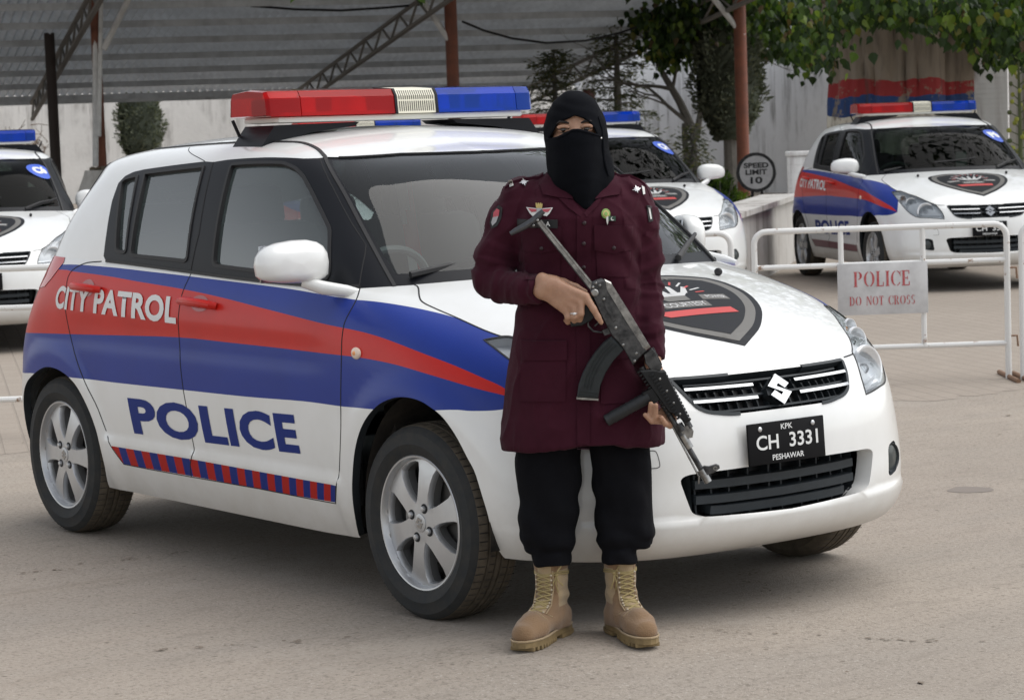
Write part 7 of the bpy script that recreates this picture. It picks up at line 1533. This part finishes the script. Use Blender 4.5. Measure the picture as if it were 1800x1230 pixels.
# the eye opening
op = [(-0.0588, 1.4345), (-0.0504, 1.4470), (-0.0352, 1.4704), (-0.0155, 1.4840), (0.0152, 1.4941), (0.0405, 1.4853), (0.0592, 1.4703), (0.0699, 1.4524), (0.0743, 1.4411), (0.0617, 1.4463), (0.0427, 1.4533), (0.0204, 1.4581), (0.0044, 1.4578), (-0.0119, 1.4488), (-0.0346, 1.4385)]
sl, (X, Y, Z) = g.block((-.08, .06, 1.40), (.11, .24, 1.52)); XX, YY, ZZ = np.broadcast_arrays(X, Y, Z); pp = np.stack([XX[:, 0, :].ravel(), ZZ[:, 0, :].ravel()], 1)
def sdpoly(p, poly):
    poly = np.array(poly); d = np.full(len(p), 9.0)
    for i in range(len(poly)):
        a, b = poly[i], poly[(i+1) % len(poly)]; ab = b-a; t = np.clip(((p-a)@ab)/(ab@ab), 0, 1); d = np.minimum(d, np.hypot(*(p-a-t[:, None]*ab).T))
    return np.where(inpoly(p, poly), -d, d)
sd = sdpoly(pp, op).reshape(XX.shape[0], 1, XX.shape[2]); cutd = np.maximum(sd, .072-YY); a = g.A[sl]; kk = .004; nd = -cutd; q = np.clip(.5-.5*(a-nd)/kk, 0, 1); g.A[sl] = a+(nd-a)*q+kk*q*(1-q)
P, Q = g.mesh(); P = relax(P, Q, 1, .4); N = vnorm(P, Q); D = np.zeros(len(P))
for i, p in enumerate(P):
    low = max(0, min(1, (1.40-p[2])/.10)); D[i] = .0012*nz3(p, (30, 30, 30))+low*(.0045*math.sin(p[0]*95+2.2*math.sin(p[2]*22)+3*nz3(p, (9, 9, 6)))*.6+.004*nz3(p, (16, 16, 6)))
    if p[2] > 1.43: D[i] += .0016*math.sin(p[2]*150+p[0]*60+3*nz3(p, (12, 12, 12)))*(.5+.5*nz3(p, (8, 8, 8)))
P = P+N*D[:, None]; scarf = body_obj('headscarf', P, Q, M_blk, person)
# upper hem of the veil across the nose and rim of the scarf
mb = LMB(); SBV = BVHTree.FromPolygons([Vector(p) for p in P.tolist()], [tuple(q) for q in Q.tolist()])
def rimline(pts, off=.001):
    o = []
    for a_, z_ in pts:
        h_ = hitb(a_, z_, SBV); o.append(Vector((a_, (h_ if h_ else .14)+off, z_)))
    return o
mb.tube(rimline([(-0.0653, 1.4299), (-0.0348, 1.4337), (-0.0120, 1.4441), (0.0043, 1.4531), (0.0203, 1.4541), (0.0425, 1.4485), (0.0647, 1.4414), (0.0853, 1.4343)]), .0030, 8); veil = mb.build('veil_hem', M_blk, scarf)
mb = LMB(); mb.tube(rimline([(0.0806, 1.4902), (0.0892, 1.4581), (0.0912, 1.4182), (0.0929, 1.3702), (0.1042, 1.3219)]), [.002, .004, .005, .005, .003], 8); mb.ell(rimline([(0.0868, 1.4295)])[0], (.003, .003, .003), m=1); mb.build('scarf_fold', [M_blk, M_silver], scarf)

# ------------------------------------------------------------------ trousers
g = Grid((-.24, -.10, .16), (.27, .22, .72), .0042)
for rows in ([(.70, -.17, .02, .055, .085, .058), (.52, -.183, .004, .055, .085, .058), (.42, -.182, -.003, .056, .082, .058), (.354, -.181, -.008, .058, .080, .058), (.30, -.181, -.014, .060, .080, .056), (.275, -.172, -.020, .062, .078, .056), (.254, -.166, -.026, .062, .070, .068), (.246, -.145, -.037, .064, .074, .059), (.214, -.143, -.039, .065, .074, .059)],
             [(.70, .02, .20, .055, .085, .058), (.52, .029, .199, .055, .085, .058), (.42, .034, .204, .056, .083, .058), (.325, .038, .208, .060, .082, .058), (.292, .036, .208, .062, .082, .078), (.276, .034, .198, .063, .078, .056), (.256, .040, .200, .063, .068, .066), (.246, .051, .158, .064, .074, .059), (.214, .053, .156, .065, .074, .059)]): g.loft(rows, .0)
g.ell((.01, .055, .68), (.17, .060, .10), .02)
P, Q = g.mesh(); P = relax(P, Q, 2, .5); N = vnorm(P, Q); D = np.zeros(len(P))
for i, p in enumerate(P):
    k_ = math.exp(-((p[2]-.27)/.06)**2); D[i] = .0050*nz3(p, (13, 13, 5))+.0035*nz3(p, (32, 32, 14))+k_*(.0022*math.sin(p[2]*95+4*nz3(p, (9, 9, 9))+12*p[0])+.003*nz3(p, (30, 30, 30)))+.0035*math.sin((p[2]+p[0]*.8)*42+4*nz3(p, (6, 6, 6)))
P = P+N*D[:, None]; body_obj('trousers', P, Q, M_trs, person)

# ------------------------------------------------------------------ boots
def boot(heel, toe, flip):
    h0 = Vector((heel[0], heel[1], 0)); dv = Vector((toe[0]-heel[0], toe[1]-heel[1], 0)); Lb = dv.length; dv.normalize(); xv = Vector((dv.y, -dv.x, 0)); S_ = Lb/.285
    W = lambda p: h0+xv*(p[0]*S_)+dv*(p[1]*S_)+Vector((0, 0, p[2]))
    g = Grid((-.075, -.02, .0), (.075, .31, .250), .0030)
    g.loft([(.03, -.036, .036, .060, .050, .048), (.09, -.038, .038, .064, .055, .051), (.13, -.039, .039, .066, .051, .051), (.18, -.041, .041, .066, .049, .050), (.235, -.043, .043, .066, .050, .052)], .0)
    g.chain([(0, .050, .052), (0, .120, .066), (.003*flip, .190, .049), (.002*flip, .243, .043)], [.038, .038, .0385, .0325], .028)
    sl, (X, Y, Z) = g.block((-.075, -.02, 0), (.075, .31, .250)); g.A[sl] = np.maximum(g.A[sl], .022-Z)
    inner = ((X/.036)**2+((Y-.066)/.043)**2)**.5; g.A[sl] = np.maximum(g.A[sl], -np.maximum((inner-1)*.042, (.218-Z)))
    P, Q = g.mesh(); P = relax(P, Q, 2, .5); N = vnorm(P, Q)
    D = np.array([(.0032*math.sin(p[2]*130+5*nz3(p, (12, 12, 12)))*math.exp(-((p[2]-.11)/.035)**2)+.0030*nz3(p, (28, 28, 28))+.0042*nz3(p, (14, 14, 10))*(1 if p[2] > .15 else .3)) for p in P]); P = P+N*D[:, None]
    bvl = BVHTree.FromPolygons([Vector(p) for p in P.tolist()], [tuple(q) for q in Q.tolist()])
    cen = P[Q].mean(1); mi = np.zeros(len(Q), int); mi[(np.abs(cen[:, 0]) > .020) & (cen[:, 2] > .095) & (cen[:, 1] < .100) & (cen[:, 1] > .030) & (cen[:, 2] < .2)] = 1; mi[(np.abs(cen[:, 0]) < .021) & (cen[:, 1] > .06) & (cen[:, 1] < .165) & (cen[:, 2] > .075)] = 1
    PW = np.array([W(p) for p in P]); o = body_obj('boot', PW, Q, [M_suede, M_canv], person, mi)
    # sole with heel step and tread notches
    out = [(-.028, .004), (-.035, .035), (-.032, .09), (-.034, .13), (-.042, .185), (-.042, .225), (-.034, .258), (-.018, .279), (0, .285), (.018, .279), (.034, .258), (.042, .225), (.042, .185), (.034, .13), (.032, .09), (.035, .035), (.028, .004), (0, -.002)]
    mb = LMB(); mb.prism(out, .011, .030, lambda x, y, h_: W((x, y, h_)))
    heel_ = [(x*1.0, y) for x, y in [(-.031, .001), (-.038, .035), (-.035, .085), (.035, .085), (.038, .035), (.031, .001), (0, -.005)]]; mb.prism(heel_, .0, .012, lambda x, y, h_: W((x, y, h_)))
    for k in range(9):
        y = .125+.0165*k; wd = float(np.interp(y, [.12, .19, .225, .262, .28], [.035, .043, .043, .033, .02])); mb.box(W((0, y, .006)), (wd*2*S_, .0115*S_, .012), Matrix.Rotation(math.atan2(xv.y, xv.x), 3, 'Z'), 0, .0015)
    mb.build('sole', M_sole, o, auto=30)
    # welt line, toe seam, laces, eyelets, tongue
    def front(x, z, off=.0055):
        r = bvl.ray_cast(Vector((x, .40, z)), Vector((0, -1, 0))); p = r[0] if r[0] else Vector((x, .12, z)); return W((p.x, p.y+off, p.z))
    def topp(x, y, off=.002):
        r = bvl.ray_cast(Vector((x, y, .4)), Vector((0, 0, -1))); p = r[0] if r[0] else Vector((x, y, .08)); return W((p.x, p.y, p.z+off))
    zs = [.090, .104, .118, .132, .146, .160, .174, .188]; rows = [(topp(-.020, .168), topp(.020, .168)), (topp(-.021, .145), topp(.021, .145)), (topp(-.021, .130, .003), topp(.021, .130, .003))]+[(front(-.022, z), front(.022, z)) for z in zs[1:]]
    mb = LMB()
    for i in range(len(rows)-1):
        for s_ in (0, 1):
            a, b = rows[i][s_], rows[i+1][1-s_]; m_ = (a+b)/2+dv*.006+Vector((0, 0, .003)); mb.tube([a, m_, b], .0025, 6)
    mb.tube([rows[0][0], (rows[0][0]+rows[0][1])/2+Vector((0, 0, .004)), rows[0][1]], .0021, 6)
    for zz in (.186, .192): mb.tube([W((.0435*math.cos(t), .066+.054*math.sin(t), zz+.003*math.sin(3*t))) for t in np.linspace(0, 6.2832, 30, endpoint=False)], .0022, 6, closed=True)
    kx = .036*(-flip); c = front(kx*.9, .188, .004); 
    for dx, dz, ln in ((-.012, -.045, 1), (.004, -.050, 1), (.016, .026, 1), (.020, -.030, 1)): mb.tube([c, c+xv*(dx*.5)+Vector((0, 0, dz*.5))+dv*.010, c+xv*dx+Vector((0, 0, dz))], .0020, 6)
    mb.ell(c, (.006, .006, .006)); mb.build('laces', M_lace, o)
    for s_ in [q for ab in rows for q in ab]: mb = LMB(); mb.ell(s_, (.0038, .0038, .0038), 8, 6); mb.build('eyelet', mat('eyelet_tan', (.45, .38, .28), .4, metal=.3) if 'eyelet_tan' not in bpy.data.materials else bpy.data.materials['eyelet_tan'], o)
    mb = LMB(); v = []
    for i in range(9):
        z = .150+.011*i
        for j in range(7):
            x = (j-3)*.0085; v.append(front(x, min(z, .214), .0008+.002*math.cos(j-3)+.012*max(0, (z-.21)/.03)**2)+Vector((0, 0, max(0, z-.214)*(1-.4*abs(j-3)/3))))
    mb.add(v, [(i*7+j, i*7+j+1, i*7+j+8, i*7+j+7) for i in range(8) for j in range(6)]); mb.build('tongue', M_canv, o)
    mb = LMB()
    for s_ in (-1, 1): mb.tube([front(s_*.024, .20, .001), front(s_*.025, .15, .001), topp(s_*.026, .130, .001), topp(s_*.026, .165, .001), topp(s_*.038, .150, .001)], .0022, 6)
    mb.tube([topp(x, .178+.010*(1-(x/.036)**2), .0006) for x in np.linspace(-.036, .036, 12)], .0016, 6); mb.tube([W((x*1.0, y, .030)) for x, y in out], .0030, 6, closed=True); mb.build('seams', M_canv, o)
    return o
boot((-.062, .002), (-.196, .276), -1); boot((.084, -.002), (.176, .282), 1)
# ring
mb = LMB(); rc = Vector((-0.0076, 0.2345, 0.9453)); 
mb.tube([rc+Vector((.0112*math.cos(t), .0112*math.sin(t), .0012*math.sin(t))) for t in np.linspace(0, 6.2832, 20, endpoint=False)], .0016, 6, closed=True); mb.ell(rc+Vector((0, .012, 0)), (.0048, .0028, .0040)); mb.build('ring', M_silver, person)

# ================================================================== RIFLE
M_gun = mat('gun_steel', (.030, .031, .033), .36, metal=.75, noise_amt=.8, noise_scale=45, col2=(.11, .11, .11), rough2=.48); M_bare = mat('worn_steel', (.38, .375, .36), .30, metal=.9, noise_amt=.7, noise_scale=40, col2=(.12, .12, .12)); M_gpol = mat('gun_polymer', (.010, .011, .012), .5, spec=.3, noise_amt=.4, noise_scale=50)
gb_ = .212
gun = bpy.data.objects.new('rifle', None); COL.objects.link(gun); gun.location = P0; gun.rotation_euler = (0, 0, PROT); gun.scale = (PS, PS, PS); gun.empty_display_size = .2
tag(gun, 'black steel assault rifle held across the officer, stock extended, curved magazine', 'rifle')
def plate(name, poly, hw, m, parent=gun, off=0.0, bev=True):
    poly = [(p[0], p[2]) for p in poly]; mb = LMB(); n_ = len(poly); cx = sum(p[0] for p in poly)/n_; cz_ = sum(p[1] for p in poly)/n_
    sh = lambda f_: [(cx+(x-cx)*f_, cz_+(z-cz_)*f_) for x, z in poly]
    mb.prism(poly, -hw*.78+off, hw*.78+off, lambda x, y, h_: (x, gb_+h_, y))
    if bev:
        i2 = sh(.93); v = [(x, gb_+off+hw*.78, z) for x, z in poly]+[(x, gb_+off+hw, z) for x, z in i2]; mb.add(v, [(i, (i+1) % n_, n_+(i+1) % n_, n_+i) for i in range(n_)], 0, False)
        d_ = delaunay_2d_cdt([Vector(p) for p in i2], [], [list(range(n_))], 1, 1e-6); mb.add([(p.x, gb_+off+hw, p.y) for p in d_[0]], [tuple(f) for f in d_[2]], 0, False)
    return mb.build(name, m, parent, auto=25)
def rod(name, p, q, r0, r1, m, parent=gun, n_=14, off=0.0, mid=None):
    mb = LMB(); p, q = Vector(p), Vector(q); mb.tube([p+Vector((0, off, 0)), q+Vector((0, off, 0))], [r0, r1], n_); return mb.build(name, m, parent)
rc_ = plate('receiver', [(0.0444, 0.2120, 1.0313), (0.0701, 0.2120, 1.0399), (0.0968, 0.2120, 1.0278), (0.1438, 0.2120, 0.9480), (0.1997, 0.2120, 0.8436), (0.1519, 0.2120, 0.7940), (0.1308, 0.2120, 0.8348), (0.0939, 0.2120, 0.8825), (0.0669, 0.2120, 0.9379), (0.0388, 0.2120, 1.0059)], .0170, M_gun)
plate('dust_cover', [(0.0796, 0.2120, 1.0380), (0.0969, 0.2120, 1.0294), (0.1498, 0.2120, 0.9382), (0.2029, 0.2120, 0.8435), (0.1866, 0.2120, 0.8329), (0.1334, 0.2120, 0.9228), (0.0820, 0.2120, 1.0140)], .0185, M_bare, rc_)
plate('bolt_slot', [(0.1042, 0.2120, 0.9573), (0.1139, 0.2120, 0.9618), (0.1457, 0.2120, 0.9079), (0.1360, 0.2120, 0.9019)], .0188, M_gap, rc_, bev=False); plate('selector_lever', [(0.0730, 0.2120, 0.9792), (0.0795, 0.2120, 0.9838), (0.0883, 0.2120, 0.9579), (0.1095, 0.2120, 0.9220), (0.1013, 0.2120, 0.9159), (0.0802, 0.2120, 0.9550)], .0200, M_gun, rc_)
plate('front_trunnion', [(0.1068, 0.2120, 0.8869), (0.1551, 0.2120, 0.9012), (0.1914, 0.2120, 0.8327), (0.1519, 0.2120, 0.7956)], .0182, M_gun, rc_)
for p in ((0.0471, 0.2120, 1.0168), (0.0554, 0.2120, 1.0277), (0.0663, 0.2120, 1.0209), (0.0763, 0.2120, 0.9823), (0.1265, 0.2120, 0.8526), (0.1571, 0.2120, 0.8066), (0.1625, 0.2120, 0.8273), (0.1073, 0.2120, 0.9013)): mb = LMB(); mb.ell((p[0], gb_+.0185, p[2]), (.0042, .0022, .0042), 10, 6); mb.build('rivet', M_bare, rc_)

mb = LMB(); p = (0.0514, 0.2120, 1.0007); mb.lathe([(0, .021), (.008, .021), (.0105, .019), (.0115, .014)], 20, 'Y', (p[0], gb_, p[2])); mb.build('stock_button', M_bare, rc_)
plate('magazine', [(0.0938, 0.2120, 0.8777), (0.1310, 0.2120, 0.8412), (0.0997, 0.2120, 0.8102), (0.0746, 0.2120, 0.7742), (0.0591, 0.2120, 0.7394), (0.0515, 0.2120, 0.7011), (-0.0075, 0.2120, 0.7063), (-0.0015, 0.2120, 0.7431), (0.0107, 0.2120, 0.7748), (0.0277, 0.2120, 0.8063), (0.0494, 0.2120, 0.8360), (0.0709, 0.2120, 0.8593)], .0130, mat('magazine_steel', (.022, .027, .029), .45, metal=.4, noise_amt=.4, noise_scale=40))
mg = [c for c in gun.children if c.name.startswith('magazine')][0]; mb = LMB()
for off in (0, 7, 14):
    pts = [Vector((p[0], gb_+.0132, p[2])) for p in (((0.0900, 0.2120, 0.8603), (0.0587, 0.2120, 0.8293), (0.0386, 0.2120, 0.7995), (0.0233, 0.2120, 0.7679), (0.0143, 0.2120, 0.7361)))]; sh = Vector((.0165*off/14, 0, -.008*off/14)); mb.tube([q+sh for q in pts], .0022, 6)
for z0, z1 in (((-0.0020, 0.2120, 0.7271), (0.0505, 0.2120, 0.7188)), ((-0.0039, 0.2120, 0.7175), (0.0502, 0.2120, 0.7108))): mb.tube([(z0[0], gb_+.0132, z0[2]), (z1[0], gb_+.0132, z1[2])], .0018, 6)
mb.build('magazine_ribs', bpy.data.materials['magazine_steel'], mg)
plate('floor_plate', [(-0.0090, 0.2120, 0.7096), (0.0532, 0.2120, 0.7026), (0.0522, 0.2120, 0.6978), (-0.0084, 0.2120, 0.7032)], .0145, M_bare, mg, bev=False)
plate('pistol_grip', [(0.0433, 0.2120, 0.9978), (0.0608, 0.2120, 0.9461), (0.0410, 0.2120, 0.9244), (0.0118, 0.2120, 0.9094), (-0.0170, 0.2120, 0.9072), (-0.0196, 0.2120, 0.9249), (0.0067, 0.2120, 0.9480), (0.0267, 0.2120, 0.9760)], .0115, M_gpol)
mb = LMB(); tg = [Vector(p) for p in ((0.0429, 0.2120, 0.9339), (0.0298, 0.2120, 0.9248), (0.0309, 0.2120, 0.9071), (0.0448, 0.2120, 0.8922), (0.0654, 0.2120, 0.8883), (0.0878, 0.2120, 0.8924))]; mb.tube(tg, .0028, 8); mb.build('trigger_guard', M_gun, gun)
mb = LMB(); mb.tube([Vector(p) for p in ((0.0618, 0.2120, 0.9269), (0.0582, 0.2120, 0.9142), (0.0484, 0.2120, 0.9065))], .0024, 6); mb.build('trigger', M_gun, gun)
plate('magazine_catch', [(0.0688, 0.2120, 0.8946), (0.0930, 0.2120, 0.9034), (0.1020, 0.2120, 0.8871), (0.0746, 0.2120, 0.8784)], .0075, M_gun)
# stock struts and butt plate
for off, dx, m_ in ((.007, 0, M_bare), (-.007, -2.5, M_gun)): 
    mb = LMB(); a, b = Vector((-0.0963, 0.2120, 1.2048))+Vector((dx*.0016, off, 0)), Vector((0.0470, 0.2120, 1.0152))+Vector((dx*.0016, off, 0)); dd = (b-a).normalized(); sd_ = Vector((-dd.z, 0, dd.x)); q = .0072
    v = [a+sd_*q+Vector((0, .004, 0)), a-sd_*q+Vector((0, .004, 0)), a-sd_*q-Vector((0, .004, 0)), a+sd_*q-Vector((0, .004, 0)), b+sd_*q*1.15+Vector((0, .004, 0)), b-sd_*q*1.15+Vector((0, .004, 0)), b-sd_*q*1.15-Vector((0, .004, 0)), b+sd_*q*1.15-Vector((0, .004, 0))]
    mb.add(v, [(0, 1, 2, 3), (7, 6, 5, 4), (0, 4, 5, 1), (1, 5, 6, 2), (2, 6, 7, 3), (3, 7, 4, 0)], 0, False); mb.tube([a+sd_*.0035+Vector((0, .0045, 0)), b+sd_*.0035+Vector((0, .0045, 0))], .0022, 6); mb.build('stock_strut', m_, gun)
mb = LMB(); bp_ = [Vector(p) for p in ((-0.1785, 0.2160, 1.1729), (-0.1607, 0.2160, 1.1818), (-0.1381, 0.2160, 1.1921), (-0.1154, 0.2160, 1.2056), (-0.0974, 0.2160, 1.2208), (-0.0843, 0.2160, 1.2331))]; mb.tube(bp_, [.0060, .0085, .0095, .0098, .0095, .0070], 12); mb.build('butt_plate', mat('butt_steel', (.085, .088, .095), .38, metal=.6, noise_amt=.4, noise_scale=30), gun)
mb = LMB()
for p in ((-0.1010, 0.2120, 1.2081), (-0.1126, 0.2120, 1.1942)): mb.ell((p[0], gb_+.0145, p[2]), (.004, .003, .004))
mb.build('hinge_pins', M_bare, gun)
# rear sight, rails, gas tube, barrel
plate('rear_sight_block', [(0.1831, 0.2120, 0.8234), (0.2060, 0.2120, 0.8402), (0.2152, 0.2120, 0.8303), (0.2226, 0.2120, 0.8092), (0.2347, 0.2120, 0.7863), (0.2281, 0.2120, 0.7769), (0.2056, 0.2120, 0.7744), (0.1871, 0.2120, 0.7976)], .0160, M_gun)
plate('rear_sight_leaf', [(0.2043, 0.2120, 0.8387), (0.2124, 0.2120, 0.8416), (0.2349, 0.2120, 0.7927), (0.2284, 0.2120, 0.7881)], .0100, M_gun)
hg = plate('handguard', [(0.1706, 0.2120, 0.7789), (0.2090, 0.2120, 0.7807), (0.2280, 0.2120, 0.7753), (0.2408, 0.2120, 0.7764), (0.3087, 0.2120, 0.6325), (0.2973, 0.2120, 0.6265), (0.2628, 0.2120, 0.6519), (0.2502, 0.2120, 0.6571), (0.1889, 0.2120, 0.7493)], .0190, M_gpol)
mb = LMB()
def along(p, q, t): return Vector(p).lerp(Vector(q), t)
for p, q, n_, ln, off in (((0.1674, 0.2120, 0.7790), (0.2530, 0.2120, 0.6441), 15, .0062, .0), ((0.2375, 0.2120, 0.7717), (0.3070, 0.2120, 0.6294), 15, .0062, .0), ((0.2007, 0.2120, 0.7698), (0.2785, 0.2120, 0.6384), 15, .0055, .0205)):
    ax = (Vector(q)-Vector(p)).normalized(); sd_ = Vector((-ax.z, 0, ax.x)); rm = Matrix((ax, Vector((0, 1, 0)), ax.cross(Vector((0, 1, 0))))).transposed()
    for i in range(n_): mb.box(along(p, q, (i+.5)/n_)+Vector((0, off, 0)), (.0058, .022 if off == 0 else .006, .013), rm, 0, .001)
mb.build('rail_teeth', M_gpol, hg)
mb = LMB()
for t in (.15, .40, .65, .88): p = along((0.2152, 0.2120, 0.7741), (0.2880, 0.2120, 0.6365), t); mb.ell((p.x, gb_+.0198, p.z), (.0038, .0018, .0038), 8, 6)
mb.build('rail_screws', M_bare, hg)
rod('gas_tube', (0.2066, 0.2120, 0.8065), (0.3081, 0.2120, 0.6100), .0095, .0095, M_gun); rod('barrel', (0.1772, 0.2120, 0.7867), (0.3521, 0.2120, 0.4614), .0088, .0078, M_gun, n_=18)
rod('gas_block', (0.2748, 0.2120, 0.6224), (0.2855, 0.2120, 0.6027), .0125, .0125, M_gun); plate('gas_block_riser', [(0.2761, 0.2120, 0.6111), (0.2923, 0.2120, 0.6170), (0.3084, 0.2120, 0.6213), (0.3175, 0.2120, 0.6016), (0.3138, 0.2120, 0.5840), (0.2993, 0.2120, 0.5813), (0.2882, 0.2120, 0.5849)], .0090, M_bare)
rod('barrel_sleeve', (0.2867, 0.2120, 0.5914), (0.3065, 0.2120, 0.5536), .0108, .0108, M_bare, n_=18); rod('cleaning_rod', (0.2450, 0.2120, 0.6444), (0.3283, 0.2120, 0.4736), .0028, .0028, M_bare, n_=8)
rod('muzzle_nut', (0.3352, 0.2120, 0.4912), (0.3551, 0.2120, 0.4549), .0112, .0112, M_bare, n_=18); rod('bayonet_lug', (0.3299, 0.2120, 0.4736), (0.3277, 0.2120, 0.4510), .0035, .0025, M_bare, n_=8)
fs_ = plate('front_sight', [(0.3321, 0.2120, 0.4945), (0.3452, 0.2120, 0.5021), (0.3579, 0.2120, 0.5001), (0.3789, 0.2120, 0.5058), (0.3869, 0.2120, 0.5023), (0.3883, 0.2120, 0.4942), (0.3735, 0.2120, 0.4834), (0.3573, 0.2120, 0.4774), (0.3477, 0.2120, 0.4762)], .0085, M_gun); mb = LMB(); p = (0.3754, 0.2120, 0.4946); mb.lathe([(.0035, .0095), (.006, .0095), (.0065, -.0095), (.0035, -.0095)], 14, 'Y', (p[0], gb_, p[2])); mb.build('sight_ears', M_bare, fs_); plate('sight_gap', [(0.3498, 0.2120, 0.4939), (0.3611, 0.2120, 0.4967), (0.3624, 0.2120, 0.4854), (0.3543, 0.2120, 0.4824)], .0092, M_wcl, fs_, bev=False)
mb = LMB(); a, b = Vector((0.1955, 0.2120, 0.7025)), Vector((0.0736, 0.2120, 0.6391)); mb.tube([a, a.lerp(b, .12), a.lerp(b, .5), a.lerp(b, .85), a.lerp(b, .87), b, b+(b-a)*.02], [.020, .0175, .0165, .0180, .0165, .0170, .012], 18)
for i in range(5): p = a.lerp(b, .25+.11*i); q = a.lerp(b, .27+.11*i); mb.tube([p, q], .0182, 18)
mb.build('foregrip', mat('foregrip_rubber', (.012, .014, .016), .55), gun); plate('grip_clamp', [(0.1751, 0.2120, 0.7145), (0.2043, 0.2120, 0.7295), (0.2256, 0.2120, 0.6934), (0.1996, 0.2120, 0.6782)], .0150, M_gpol)
